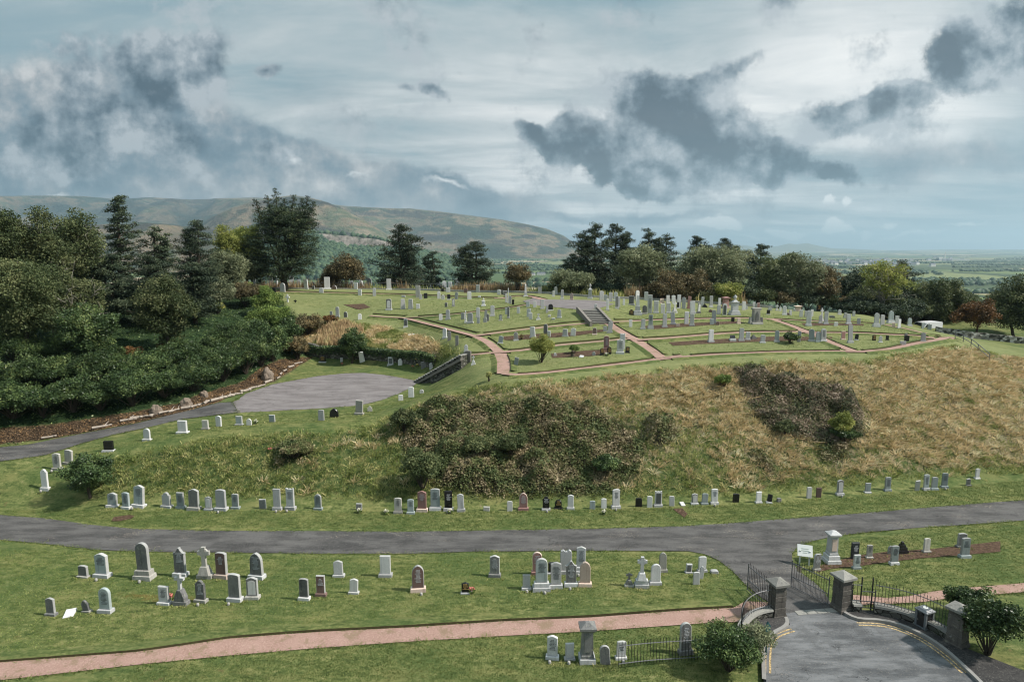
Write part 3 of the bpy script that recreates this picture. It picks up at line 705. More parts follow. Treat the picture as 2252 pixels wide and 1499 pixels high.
c = nt.ramp(nt.noise(sp, 1.6, 6, .62), [(.34, g3(.03, .05, .03)), (.44, g3(.07, .08, .045)), (.50, g3(.26, .19, .12)), (.57, g3(.10, .12, .06)), (.66, g3(.34, .26, .18))])
hea = nt.step(nt.noise(nt.mapping(pos, sc=(1 / 1400, 1 / 700, 1 / 300)), 1.3, 6, .65), .54, .60)
c = nt.mix(nt.math('MULTIPLY', hea, .75), c, g3(.045, .038, .03))
c = nt.mix(nt.math('MULTIPLY', attr('gul'), .8), c, g3(.022, .036, .030))
el = attr('elev')
fz = nt.math('ADD', el, nt.math('MULTIPLY', nt.math('SUBTRACT', nt.noise(sp, 2.1, 5, .6), .5), 1.3))
c = nt.mix(nt.step(fz, .34, .42, 1, 0), c, nt.mix(nt.noise(pos, .03, 3, .8), g3(.012, .028, .016), g3(.04, .06, .03)))
nt.l.new(c, b.inputs['Base Color']); bump(nt, b, nt.noise(pos, .006, 7, .72), 1.0, 110.0)
M['moor'] = m
hills('hills', [-2600, -1500, -800, -300, 0, 100, 180, 250, 330, 420, 480, 560, 600, 660, 760, 860, 900, 960, 1030, 1100, 1160, 1200, 1240, 1262, 1275, 1300],
      [530, 478, 446, 432, 430, 430, 431, 437, 433, 438, 436, 434, 436, 440, 453, 457, 458, 464, 473, 482, 493, 502, 518, 534, 548, 568], 5200, 7600, 10500, 560, 110, 3, M['moor'], .25)
hills('hills', [330, 400, 460, 510, 560, 605, 645, 680, 720, 760, 800, 840, 870, 900, 925], [566, 515, 480, 456, 440, 434, 429, 434, 444, 460, 482, 508, 528, 548, 566], 3600, 5000, 6300, 150, 70, 21, M['moor'], .2, sc=600)
hills('hills', [-1600, -900, -400, 0, 200, 300, 360, 440, 520, 600, 680], [560, 530, 512, 505, 494, 488, 492, 500, 508, 526, 566], 2300, 3600, 4400, 240, 60, 41, M['moor'], .2, sc=500)
m2, nt, b = mat('distant_hillside', .95, .05); pos = nt.node('ShaderNodeNewGeometry').outputs['Position']
nt.l.new(nt.mix(nt.noise(nt.mapping(pos, sc=(1 / 1800, 1 / 1800, 0)), 1.5, 4, .6), g3(.05, .07, .035), g3(.2, .18, .09)), b.inputs['Base Color'])
hills('hills', [1480, 1560, 1620, 1680, 1710, 1735, 1750, 1775, 1800, 1830, 1880, 1960, 2060, 2160, 2300, 2500], [552, 545, 537, 545, 541, 535, 537, 534, 540, 546, 547, 551, 555, 558, 561, 568], 14000, 17000, 21000, 160, 30, 13, m2, .06, sc=2500)

# wooded crag in the middle distance: forested slope with a cliff band
cragX = [560, 620, 660, 700, 740, 790, 830, 870, 900, 940, 980, 1010]
cragY = [548, 530, 516, 511, 513, 519, 524, 534, 545, 556, 566, 576]
m, nt, b = mat('wooded_crag', .95, .05); pos = nt.node('ShaderNodeNewGeometry').outputs['Position']
cr = nt.ramp(nt.noise(nt.mapping(pos, sc=(1 / 9, 1 / 9, 1 / 70)), 1.0, 5, .7), [(.35, g3(.06, .055, .045)), (.5, g3(.19, .165, .14)), (.7, g3(.30, .265, .23))])
gf = nt.mix(nt.noise(pos, .05, 4, .7), g3(.012, .028, .014), g3(.045, .07, .03))
cl_ = nt.math('MULTIPLY', attr('cliff'), nt.step(nt.noise(nt.mapping(pos, sc=(1 / 60, 1 / 60, 1 / 60)), 1.0, 4, .7), .36, .5))
nt.l.new(nt.mix(cl_, gf, cr), b.inputs['Base Color'])
nx, nr = 170, 60
cols = np.linspace(cragX[0], cragX[-1], nx); prof = np.interp(cols, cragX, cragY)
PX = np.zeros((nr, nx)); PY = PX.copy(); PZ = PX.copy(); CF = PX.copy()
for j, X in enumerate(cols):
    r = ray(X, prof[j]); u, el = r[0] / r[1], r[2] / r[1]
    for i in range(nr):
        k = i / (nr - 1)
        y = 1650 + 500 * k; top = HC + el * 2000 - ZP
        cliffh = .26 * max(0, 1 - abs((X - 785) / 95.0) ** 3) if 690 < X < 880 else 0
        if k < .66: h = (1 - cliffh) * (k / .66) ** .9; cf = 0
        elif k < .70: h = (1 - cliffh) + cliffh * (k - .66) / .04; cf = 1 if cliffh > .03 else 0
        else: h = 1 - ((k - .70) / .3) ** 2 * .9; cf = 1 if (cliffh > .03 and k < .715) else 0
        PX[i, j] = u * y; PY[i, j] = y + 22 * (fbm(u * 2000, 0, 60, 3, 8) - .5) * (1 if .6 < k < .75 else 0); PZ[i, j] = ZP + max(top, 2) * h - 3; CF[i, j] = cf
me = grid_mesh('crag', PX, PY, PZ, dict(cliff=CF)); tag(link('crag', me, m), kind='structure')

# ------------------------------------------------------------------ far woods and hedgerows: many small crowns (stuff)
def blobs(name, C_, Rr, material, seed=0, kind='stuff'):
    rg = np.random.default_rng(seed); n = len(C_)
    a = np.arange(6) * math.pi / 3
    base = [(0, 0, 1.0)] + [(math.cos(t), math.sin(t), .45) for t in a] + [(math.cos(t + .5) * .9, math.sin(t + .5) * .9, -.35) for t in a]
    base = np.array(base); nb = len(base)
    fl = [(0, 1 + i, 1 + (i + 1) % 6) for i in range(6)] + [(1 + i, 7 + i, 1 + (i + 1) % 6) for i in range(6)] + [(1 + (i + 1) % 6, 7 + i, 7 + (i + 1) % 6) for i in range(6)]
    fl = np.array(fl)
    V = base[None] * (1 + .35 * (rg.random((n, nb, 1)) - .5)); V = V + .18 * (rg.random((n, nb, 3)) - .5)
    V = V * Rr[:, None, :] + C_[:, None, :]
    Fc = fl[None] + (np.arange(n) * nb)[:, None, None]
    me = mesh_np(name, V.reshape(-1, 3), Fc.reshape(-1), 3, rnd=np.repeat(rg.random(n), nb))
    o = link(name, me, material)
    if kind: tag(o, kind=kind)
    return o
def leafmat(name, stops, trans=.25, rough=.6, sc=.9, nw=.38):
    stops = [(p_, (*[min(.9, q_ * LEAFK) for q_ in c_[:3]], 1)) for p_, c_ in stops]
    m = bpy.data.materials.new(name); m.use_nodes = True; nt = NT(m.node_tree); b = m.node_tree.nodes['Principled BSDF']
    b.inputs['Roughness'].default_value = rough; b.inputs['Specular IOR Level'].default_value = .22
    rnd = nt.node('ShaderNodeAttribute', attribute_name='rnd').outputs['Fac']
    oi = nt.node('ShaderNodeObjectInfo').outputs['Random']
    pos = nt.node('ShaderNodeNewGeometry').outputs['Position']
    f = nt.math('ADD', nt.math('MULTIPLY', rnd, 1 - nw), nt.math('MULTIPLY', nt.step(nt.noise(pos, sc, 3, .6), .3, .7), nw))
    c = nt.ramp(f, stops)
    hsv = nt.node('ShaderNodeHueSaturation'); nt.l.new(c, hsv.inputs['Color']); nt.l.new(nt.math('ADD', nt.math('MULTIPLY', oi, .35), .82), hsv.inputs['Value'])
    c = hsv.outputs[0]
    nt.l.new(c, b.inputs['Base Color'])
    if trans:
        tr = nt.node('ShaderNodeBsdfTranslucent'); nt.l.new(c, tr.inputs[0])
        mx = nt.node('ShaderNodeMixShader'); mx.inputs[0].default_value = trans
        nt.l.new(b.outputs[0], mx.inputs[1]); nt.l.new(tr.outputs[0], mx.inputs[2])
        nt.l.new(mx.outputs[0], m.node_tree.nodes['Material Output'].inputs[0])
    return m
M['farwood'] = leafmat('far_woodland_leaves', [(0, g3(.012, .026, .013)), (.5, g3(.028, .052, .024)), (1, g3(.062, .085, .036))], 0)
rg = np.random.default_rng(11)
Cn = []; Rn = []
# forest over the crag
for _ in range(5200):
    j = rg.integers(0, nx); i = rg.integers(0, nr)
    if CF[i, j] > 0 or CF[min(i + 1, nr - 1), j] > 0: continue
    s_ = rg.uniform(5, 9); Cn.append((PX[i, j] + rg.uniform(-8, 8), PY[i, j] + rg.uniform(-6, 6), PZ[i, j] + s_ * .5)); Rn.append((s_, s_, s_ * rg.uniform(.9, 1.4)))
# hedgerows, copses and shelter belts on the plain
for _ in range(190):
    d = rg.uniform(350, 1) if False else 330 * (24 ** rg.random()); X = rg.uniform(560, 2500); x0 = (X - CX) / F * d
    L = rg.uniform(40, 320) * (1 + d / 3000); ang = rg.choice([.1, -.12, 1.2, .3]) + rg.normal(0, .1); nn = int(min(70, L / 7)); wdt = rg.choice([2, 3, 22])
    for q in range(nn):
        t = (q / nn - .5) * L; s_ = rg.uniform(3.5, 8.0)
        x, y = x0 + math.cos(ang) * t + rg.normal(0, wdt), d + math.sin(ang) * t + rg.normal(0, wdt)
        Cn.append((x, y, ZP + s_ * .35 + np.interp(y, [0, 4000], [0, 4]))); Rn.append((s_ * 1.1, s_ * 1.1, s_))
blobs('far_woodland', np.array(Cn), np.array(Rn), M['farwood'], 5)
# towns on the plain: pale little houses, one object each where they can be told apart
m, nt, b = mat('harled_wall', .9); b.inputs['Base Color'].default_value = g3(.62, .60, .56); M['harl'] = m
m, nt, b = mat('slate_roof', .8); b.inputs['Base Color'].default_value = g3(.12, .125, .14); M['slate'] = m
m, nt, b = mat('window_glass', .2); b.inputs['Base Color'].default_value = g3(.03, .035, .04); M['glass'] = m
def house(x, y, z, w, dpt, h, rz, label, group, detail=True):
    e = empty('house', (x, y, z), rz, label, 'house', group)
    a = MB(); a.box((0, 0, -1), (w, dpt, h + 1)); a.build('wall', M['harl'], e)
    a = MB(); rh = dpt * .42
    o_ = .35; a.add([(-w / 2 - o_, -dpt / 2 - o_, h + .003), (w / 2 + o_, -dpt / 2 - o_, h + .003), (w / 2 + o_, dpt / 2 + o_, h + .003), (-w / 2 - o_, dpt / 2 + o_, h + .003), (-w / 2 - o_, 0, h + rh), (w / 2 + o_, 0, h + rh)],
          [(0, 1, 5, 4), (2, 3, 4, 5), (0, 4, 3), (1, 2, 5), (3, 2, 1, 0)]); rf = a.build('roof', M['slate'], e)
    if detail:
        a = MB(); a.box((w * .35, 0, h + rh - .6), (1.2, .8, 1.9)); a.build('chimney', M['harl'], rf)
        for k in (-.3, 0, .3):
            a = MB(); a.box((w * k, -dpt / 2 - .02, 1.0), (1.4, .1, 1.3)); a.build('window', M['glass'], e)
    return e
p = at_z(1190, 605, ZP); house(p[0], p[1], ZP, 26, 9, 6, .1, 'long white farmhouse with grey roof among fields behind the back row of graves', 'houses on the valley floor')
p = at_z(1178, 606, ZP); house(p[0] - 8, p[1] + 6, ZP, 12, 8, 5, .5, 'small white gabled cottage at the left end of the long farmhouse', 'houses on the valley floor')
hs = []
tw = [(1010, 556, 60, 5, 30), (1090, 551, 80, 4, 24), (1850, 577, 60, 5, 26), (1960, 580, 60, 5, 16), (2075, 571, 30, 3, 10), (1930, 573, 70, 3, 12)]
rg = np.random.default_rng(23)
proto = house(0, 0, 0, 26, 13, 9, 0, 'tiny pale house in the hazy town far out on the plain', 'houses of the far towns', False)
k = 0
for (X, Y, sx, sy, n) in tw:
    for q in range(n):
        p = at_z(X + rg.normal(0, sx / 1.6), Y + rg.normal(0, sy / 2), ZP + 8)
        if k == 0: e = proto
        else:
            e = proto.copy(); COL.objects.link(e)
            for ch in proto.children:
                c_ = ch.copy(); COL.objects.link(c_); c_.parent = e
        e.location = (p[0], p[1], ZP + float(np.interp(p[1], [0, 4000], [0, 4])) + 2); e.rotation_euler.z = rg.uniform(-.5, .5); k += 1
# factory on the right with chimney
p = at_z(2085, 571, ZP + 10)
e = empty('factory', (p[0], p[1], ZP + 4), 0, 'distant white factory sheds with tall chimney near the right edge of the plain', 'factory')
a = MB(); a.box((0, 0, 0), (150, 40, 14)); a.box((120, 30, 0), (90, 40, 9)); a.box((-60, 5, 0), (30, 30, 26)); a.build('shed', M['harl'], e)
a = MB(); a.cyl((-25, 0, 0), (-25, 0, 62), 4, 3); a.build('chimney', M['harl'], e)

# ------------------------------------------------------------------ haze, sun, sky, camera
def link_plain(me, name): o = bpy.data.objects.new(name, me); COL.objects.link(o); return o
HZ = dict(x0=-30000, x1=30000, y0=-1500, y1=29000, z0=-70, z1=760)
a = MB(); a.box(((HZ['x0'] + HZ['x1']) / 2, (HZ['y0'] + HZ['y1']) / 2, HZ['z0']), (HZ['x1'] - HZ['x0'], HZ['y1'] - HZ['y0'], HZ['z1'] - HZ['z0']))
m = bpy.data.materials.new('haze_air'); m.use_nodes = True; t = m.node_tree; t.nodes.clear()
out = t.nodes.new('ShaderNodeOutputMaterial'); pv = t.nodes.new('ShaderNodeVolumePrincipled')
pv.inputs['Color'].default_value = (.56, .77, .89, 1); pv.inputs['Density'].default_value = HAZE; pv.inputs['Anisotropy'].default_value = .3
t.links.new(pv.outputs[0], out.inputs['Volume'])
o = a.build('haze', m); tag(o, kind='stuff')

sun_el, sun_az = R(46), R(98)      # azimuth measured clockwise from +Y (view direction)
sd = Vector((math.sin(sun_az) * math.cos(sun_el), math.cos(sun_az) * math.cos(sun_el), math.sin(sun_el)))
L = bpy.data.lights.new('sun', 'SUN'); L.energy = SUN; L.angle = R(SUNANG); L.color = (1, .95, .88)
lo = bpy.data.objects.new('sun', L); COL.objects.link(lo); lo.rotation_euler = (-sd).to_track_quat('-Z', 'Y').to_euler(); lo.location = (0, 0, 50)

cam = bpy.data.cameras.new('camera'); co = bpy.data.objects.new('camera', cam); COL.objects.link(co); S.camera = co
cam.sensor_fit = 'HORIZONTAL'; cam.sensor_width = 36; cam.lens = F / 2252 * 36; cam.clip_end = 60000; cam.clip_start = .5
co.location = (0, 0, HC); co.rotation_euler = (math.pi / 2 - PITCH, 0, 0)
S.view_settings.view_transform = 'Standard'; S.view_settings.look = 'None'; S.view_settings.exposure = EXPO; S.view_settings.gamma = 1
S.cycles.max_bounces = 5; S.cycles.diffuse_bounces = 2; S.cycles.glossy_bounces = 2; S.cycles.transmission_bounces = 2; S.cycles.volume_bounces = 0; S.cycles.transparent_max_bounces = 4
S.cycles.use_denoising = True; S.cycles.filter_width = 1.15

w = bpy.data.worlds.new('World'); S.world = w; w.use_nodes = True; nt = NT(w.node_tree)
bg = w.node_tree.nodes['Background']
gen = nt.node('ShaderNodeTexCoord').outputs['Generated']
sep = nt.node('ShaderNodeSeparateXYZ'); nt.l.new(gen, sep.inputs[0]); dx, dy, dz = sep.outputs
ya = nt.math('MAXIMUM', nt.math('ABSOLUTE', dy), .12)
P_ = nt.math('DIVIDE', dx, ya); Q_ = nt.math('DIVIDE', dz, ya)
cb = nt.node('ShaderNodeCombineXYZ'); nt.l.new(P_, cb.inputs[0]); nt.l.new(Q_, cb.inputs[1]); pq = cb.outputs[0]
def pqof(X, Y): r = ray(X, Y); return r[0] / r[1], r[2] / r[1]
# warped coordinates give the clouds ragged edges
n_ = nt.node('ShaderNodeTexNoise'); n_.inputs['Scale'].default_value = 6; n_.inputs['Detail'].default_value = 7; n_.inputs['Roughness'].default_value = .6; nt.l.new(pq, n_.inputs['Vector'])
s1 = nt.node('ShaderNodeVectorMath', operation='SUBTRACT'); nt.l.new(n_.outputs['Color'], s1.inputs[0]); s1.inputs[1].default_value = (.5, .5, .5)
s2 = nt.node('ShaderNodeVectorMath', operation='SCALE'); nt.l.new(s1.outputs[0], s2.inputs[0]); s2.inputs['Scale'].default_value = .10
s3 = nt.node('ShaderNodeVectorMath', operation='ADD'); nt.l.new(pq, s3.inputs[0]); nt.l.new(s2.outputs[0], s3.inputs[1]); wpq = s3.outputs[0]
def blobsum(lst, k=1.0):
    tot = None
    for (X, Y, rx, ry, ang, a_) in lst:
        p0, q0 = pqof(X, Y)
        mp = nt.mapping(wpq, loc=(p0, q0, 0), rot=(0, 0, math.radians(ang)), sc=(rx * k / F, ry * k / F, 1), typ='TEXTURE')
        gr = nt.node('ShaderNodeTexGradient', gradient_type='SPHERICAL'); nt.l.new(mp, gr.inputs[0])
        v = nt.math('MULTIPLY', gr.outputs['Fac'], a_)
        tot = v if tot is None else nt.math('ADD', tot, v)
    return tot
det = nt.noise(pq, 9, 9, .68); big = nt.noise(pq, 3.4, 6, .6)
# high thin layer, streaky toward the horizon
zz_ = nt.math('ADD', nt.math('MAXIMUM', dz, 0.0), .07)
cb2 = nt.node('ShaderNodeCombineXYZ'); nt.l.new(nt.math('DIVIDE', dx, zz_), cb2.inputs[0]); nt.l.new(nt.math('DIVIDE', dy, zz_), cb2.inputs[1])
st = nt.noise(nt.mapping(cb2.outputs[0], rot=(0, 0, .25), sc=(.55, 1.1, 1)), 1.0, 8, .58, .4)
light_area = blobsum([(1150, 330, 560, 330, 0, 1.0), (1850, 170, 620, 300, 12, 1.25), (1000, 480, 700, 120, 0, .5), (2100, 280, 260, 160, 0, .7), (1650, 470, 500, 90, 0, .45)])
lay = nt.math('ADD', nt.math('MULTIPLY', nt.math('SUBTRACT', st, .5), 1.5), nt.math('ADD', nt.math('MULTIPLY', light_area, .42), .33))
layc = nt.ramp(lay, [(0, srgb(96, 130, 143)), (.3, srgb(132, 152, 160)), (.52, srgb(166, 175, 178)), (.78, srgb(204, 206, 206)), (1, srgb(230, 229, 226))])
sky = nt.node('ShaderNodeTexSky', sky_type='NISHITA', sun_disc=False, sun_elevation=sun_el, sun_rotation=sun_az, air_density=1.2, dust_density=1.5)
skc = nt.node('ShaderNodeVectorMath', operation='SCALE'); nt.l.new(sky.outputs[0], skc.inputs[0]); skc.inputs['Scale'].default_value = .09
col = nt.mix(nt.step(lay, -.1, .35, .7, 1.0), skc.outputs[0], layc)
# grey cloud bank on the left and over the hills
mid = blobsum([(200, 330, 330, 150, -8, 1.0), (120, 210, 170, 90, 0, .5), (420, 390, 420, 60, -5, .8), (100, 370, 260, 60, 0, .9), (600, 345, 130, 45, -8, 1.1), (760, 395, 260, 55, -12, 1.0), (950, 425, 260, 42, -9, 1.1), (350, 240, 190, 60, -20, .7), (2080, 340, 300, 60, 0, .45), (1400, 480, 240, 16, 0, .9), (2040, 370, 300, 40, 0, .3), (300, 410, 420, 40, 0, .5), (180, 290, 300, 110, -8, .6), (850, 430, 380, 40, -4, .7), (500, 430, 500, 30, 0, .5)], 1.3)
md = nt.math('ADD', mid, nt.math('ADD', nt.math('MULTIPLY', nt.math('SUBTRACT', det, .5), .8), nt.math('MULTIPLY', nt.math('SUBTRACT', big, .5), 1.2)))
mm_ = nt.math('MULTIPLY', nt.step(md, .0, .65), .92)
rel = nt.math('SUBTRACT', nt.noise(pq, 9, 8, .6), nt.noise(nt.mapping(pq, loc=(-.012, -.03, 0)), 9, 8, .6))
lumpv = nt.math('ADD', nt.math('MULTIPLY', rel, 1.5), nt.math('ADD', nt.math('MULTIPLY', nt.noise(nt.mapping(pq, sc=(.7, 1.6, 1)), 4.5, 5, .5), 1.1), -.03))
midc = nt.ramp(lumpv, [(.15, srgb(66, 90, 107)), (.4, srgb(104, 121, 133)), (.6, srgb(142, 148, 153)), (.85, srgb(196, 194, 192))])
col = nt.mix(mm_, col, midc)
# dark cumulus
dk = blobsum([(330, 110, 230, 60, 0, 1.3), (390, 165, 160, 60, -15, .95), (240, 250, 180, 55, -22, 1.0), (330, 265, 150, 45, -20, .7), (180, 170, 60, 40, 0, .5), (150, 300, 140, 55, 0, .75), (120, 365, 150, 40, 0, .85), (615, 170, 45, 22, 0, .9), (945, 200, 45, 18, -20, 1.0), (878, 200, 30, 14, 0, .85), (1010, 170, 60, 14, 0, .5),
              (1400, 235, 180, 85, -8, 1.5), (1530, 250, 160, 110, -15, 1.7), (1560, 300, 150, 60, 0, 1.1), (1290, 305, 110, 60, -25, 1.2), (1185, 315, 65, 32, -38, 1.3), (1350, 350, 140, 50, -20, .9), (1430, 405, 110, 38, -18, 1.25), (1600, 155, 85, 40, 20, 1.0), (1800, 260, 130, 60, 15, .8), (1890, 265, 150, 42, 22, 1.3), (1960, 235, 80, 30, 28, .8), (1690, 350, 110, 42, 0, 1.0), (1840, 380, 80, 26, -18, .95), (1660, 375, 60, 20, 0, .6), (2115, 125, 90, 80, -50, 1.8), (2230, 60, 140, 110, 0, 1.5), (1480, 350, 200, 60, 0, .6), (1300, 360, 90, 40, 0, .5), (1480, 400, 150, 40, 0, .9), (1430, 408, 80, 34, -18, .9), (1690, 345, 80, 40, 0, 1.0), (1700, 370, 60, 24, 0, .8), (1845, 382, 70, 24, -18, 1.0), (1185, 315, 55, 30, -38, .8), (1300, 310, 90, 50, -20, .6), (945, 200, 40, 20, -20, .9), (610, 172, 40, 20, 0, .8), (1590, 160, 70, 34, 20, .35), (1900, 262, 110, 36, 20, .7), (1300, 330, 130, 60, -20, .6), (1660, 350, 140, 50, 0, .6), (1840, 370, 120, 30, -12, .6), (250, 300, 260, 60, -15, .6), (140, 330, 180, 70, 0, .5), (330, 190, 160, 50, -10, .5), (560, 330, 90, 26, 0, .6), (620, 345, 60, 24, 0, .6)], 1.12)
dd = nt.math('ADD', dk, nt.math('ADD', nt.math('MULTIPLY', nt.math('SUBTRACT', det, .5), 3.1), nt.math('MULTIPLY', nt.math('SUBTRACT', nt.noise(nt.mapping(pq, loc=(.7, .3, 0)), 6.5, 4, .5), .5), 1.9)))
dm = nt.step(dd, .08, .72)
core = nt.math('ADD', nt.math('MULTIPLY', nt.step(dd, .1, 2.1), .62), nt.math('ADD', nt.math('MULTIPLY', rel, -4.0), nt.math('ADD', nt.math('MULTIPLY', nt.math('SUBTRACT', nt.noise(nt.mapping(pq, loc=(.3, .1, 0)), 8, 7, .62), .5), -2.3), .22)))
dkc = nt.ramp(core, [(.0, srgb(162, 169, 174)), (.22, srgb(140, 149, 156)), (.5, srgb(108, 121, 131)), (.8, srgb(66, 83, 96)), (1, srgb(44, 62, 77))])
col = nt.mix(nt.math('MULTIPLY', dm, .93), col, dkc)
# small bright cumulus
wt = blobsum([(1590, 492, 30, 17, 0, 1.5), (1570, 500, 44, 9, 0, 1.2), (1826, 488, 22, 24, -30, 1.5), (1845, 497, 28, 9, 0, 1.4), (1710, 500, 40, 12, 0, 1.2), (1750, 503, 40, 9, 0, .9), (1900, 503, 18, 12, 0, 1.2), (1825, 432, 16, 9, 0, 1.2), (1869, 431, 16, 9, 0, 1.2), (1960, 490, 20, 10, 0, 1.1), (985, 405, 60, 10, -18, .75), (640, 345, 26, 16, 0, .6), (790, 375, 40, 8, 0, .6), (1300, 495, 50, 8, 0, 1.0), (2120, 505, 60, 8, 0, .8), (120, 425, 40, 12, 0, 1.1), (1640, 520, 60, 6, 0, .8), (2000, 520, 120, 7, 0, .8), (1270, 497, 30, 8, 0, 1.0), (1590, 495, 40, 20, 0, .6), (1835, 490, 40, 22, -20, .6), (1715, 500, 50, 14, 0, .5)], 1.3)
wd_ = nt.math('ADD', wt, nt.math('MULTIPLY', nt.math('SUBTRACT', det, .5), .6))
col = nt.mix(nt.math('MULTIPLY', nt.step(wd_, .22, .85), .9), col, srgb(226, 226, 224))
# overhead sky gain added, out of view, to light the ground more
gain = nt.node('ShaderNodeMapRange', interpolation_type='SMOOTHSTEP'); nt.l.new(dz, gain.inputs[0])
gain.inputs[1].default_value = .42; gain.inputs[2].default_value = .85; gain.inputs[3].default_value = 1; gain.inputs[4].default_value = TOPSKY
fin = nt.node('ShaderNodeVectorMath', operation='SCALE'); nt.l.new(col, fin.inputs[0]); nt.l.new(gain.outputs[0], fin.inputs['Scale'])
nt.l.new(fin.outputs[0], bg.inputs[0]); bg.inputs[1].default_value = WSTR
w.cycles.sampling_method = 'MANUAL'; w.cycles.sample_map_resolution = 512
# ------------------------------------------------------------------ gravestones
# (X, Ybottom, Ytop, width px, shape, stone, base[, options])
ROWS = {}
ROWS['front row of the near lawn'] = [
 (110,1354,1315,19,'p','dg',1),(151,1352,1336,20,'ly','wh',0),(189,1346,1320,17,'s','dg',1,'lean'),(230,1348,1294,25,'r','gg',1),(359,1330,1290,23,'f','g',1,'ins'),
 (396,1331,1262,26,'cr','dg',1),(440,1325,1277,22,'s','dg',1),(515,1323,1262,26,'c','dg',1),(554,1318,1270,24,'p','dg',1,'panel'),(668,1320,1272,20,'c','dg',1,'whitebase'),
 (705,1311,1266,19,'f','br',1),(777,1306,1273,18,'p','wh',1),(919,1302,1244,26,'g','br',1),(1023,1306,1281,16,'p','bk',1,'gold'),(1158,1297,1264,17,'f','g',1),
 (1191,1299,1229,26,'r','gg',2,'ins'),(1223,1294,1237,23,'p','g',1,'ins'),(1256,1290,1234,23,'o','dg',1),(1287,1290,1236,23,'g','pk',1),(1384,1290,1260,16,'cr','dg',1),
 (1412,1292,1225,21,'cc','g',2),(1442,1286,1241,21,'r','g',1),(1532,1286,1258,14,'c','wh',0)]
ROWS['back row of the near lawn beside the lane'] = [
 (181,1270,1244,21,'c','dg',1),(222,1270,1218,28,'p','gg',1),(315,1274,1195,28,'r','dg',2,'stain'),(395,1268,1205,25,'o','dg',1),(449,1272,1204,26,'cc','lc',1),
 (486,1272,1217,26,'c','br',1),(563,1273,1217,28,'g','dg',1,'taper'),(744,1269,1234,20,'p','g',1),(847,1269,1223,23,'f','g',1),(1088,1269,1222,21,'p','dg',1),
 (1182,1264,1214,21,'r','rd',1),(1215,1262,1237,18,'f','bk',1),(1245,1262,1210,25,'tw','g',1),(1277,1262,1203,20,'p','g',2),(1458,1258,1215,16,'g','lc',1),(1515,1260,1240,13,'f','g',1,'darkpanel'),
 (1545,1258,1224,17,'c','g',1),(1542,1273,1246,9,'s','g',0,'lean'),(1572,1261,1253,16,'lo','g',0)]
ROWS['row at the bottom edge below the red path'] = [
 (1215,1450,1398,23,'p','g',1),(1253,1452,1415,19,'f','g',1),(1292,1458,1372,25,'pi','dg',1),(1332,1462,1420,22,'r','dg',0),(1366,1450,1410,20,'c','g',1),(1509,1440,1372,25,'r','dg',1)]
ROWS['plot beside the lane and notice board'] = [
 (1797,1255,1218,14,'r','dg',1),(1800,1242,1218,12,'f','dg',0),(1832,1239,1169,18,'pi','g',2),(1881,1230,1193,17,'f','bk',0,'slate'),(1885,1251,1220,15,'f','gg',1),(1913,1228,1198,12,'c','lc',1),
 (1968,1242,1200,16,'c','gg',1),(1960,1219,1200,12,'g','dg',0),(1989,1219,1194,22,'st','bk',0),(2039,1215,1184,14,'c','lc',1),(2117,1205,1173,18,'c','dg',1),(2124,1227,1183,19,'c','gg',1)]
ROWS['row along the foot of the bank'] = [
 (98,1078,1032,15,'s','wh',1),(124,1034,997,17,'c','lc',1),(149,1021,989,18,'c','lc',1),(245,1115,1084,20,'p','gg',1),(276,1119,1083,17,'c','gg',1,'whitebase'),(303,1116,1068,23,'p','gg',1,'ins'),
 (365,1116,1083,19,'s','g',1),(396,1118,1083,16,'f','gg',1),(425,1122,1076,22,'p','dg',1),(458,1122,1092,15,'p','g',1,'panel'),(485,1123,1077,22,'c','g',1),(517,1119,1086,15,'c','gg',1),
 (577,1119,1098,15,'f','dg',0),(609,1122,1075,16,'f','g',1),(638,1121,1074,18,'n','g',1),(699,1121,1087,15,'r','gg',1),(789,1122,1107,13,'f','dg',0),(875,1129,1095,16,'c','lc',1),
 (903,1130,1098,14,'c','gg',1),(928,1125,1080,19,'p','rd',1,'ins'),(957,1122,1075,20,'c','gg',1,'ins'),(986,1123,1080,17,'f','bk',1,'greybase'),(1014,1125,1086,14,'p','g',1),(1070,1124,1114,14,'f','lc',0),
 (1121,1124,1102,12,'c','wh',0),(1151,1122,1084,18,'g','rd',1),(1201,1122,1092,15,'s','bk',1,'whitebase'),(1228,1119,1099,15,'r','bk',1,'gold'),(1255,1120,1088,13,'p','lg',1),(1303,1120,1101,12,'c','gg',0),
 (1328,1118,1096,11,'c','wh',0),(1355,1118,1076,16,'c','lg',1),(1405,1115,1095,14,'c','bk',0),(1429,1116,1091,11,'c','wh',0),(1448,1114,1080,15,'n','lg',1,'darkpanel'),(1478,1113,1091,11,'c','wh',0),
 (1501,1110,1101,10,'ly','wh',0),(1528,1109,1085,13,'p','dg',1,'panel'),(1550,1109,1085,13,'c','gg',1),(1572,1109,1075,14,'c','lg',1),(1619,1105,1085,14,'c','bk',0),(1669,1106,1081,12,'f','lg',1),
 (1692,1106,1087,10,'c','bk',1,'lean'),(1714,1104,1094,9,'lo','dg',0),(1780,1096,1071,11,'c','lg',0),(1801,1094,1072,11,'f','br',0),(1848,1089,1055,14,'p','dg',1,'panel'),(1909,1084,1062,12,'f','gg',1),
 (1953,1080,1049,13,'c','gg',1),(2018,1079,1054,10,'f','wh',0,'lean'),(2038,1078,1043,12,'c','gg',1),(2056,1077,1049,13,'c','gg',1),(2078,1073,1040,12,'c','gg',1),(2131,1068,1051,9,'c','dg',1,'lean'),(2150,1053,1030,10,'c','lg',1)]
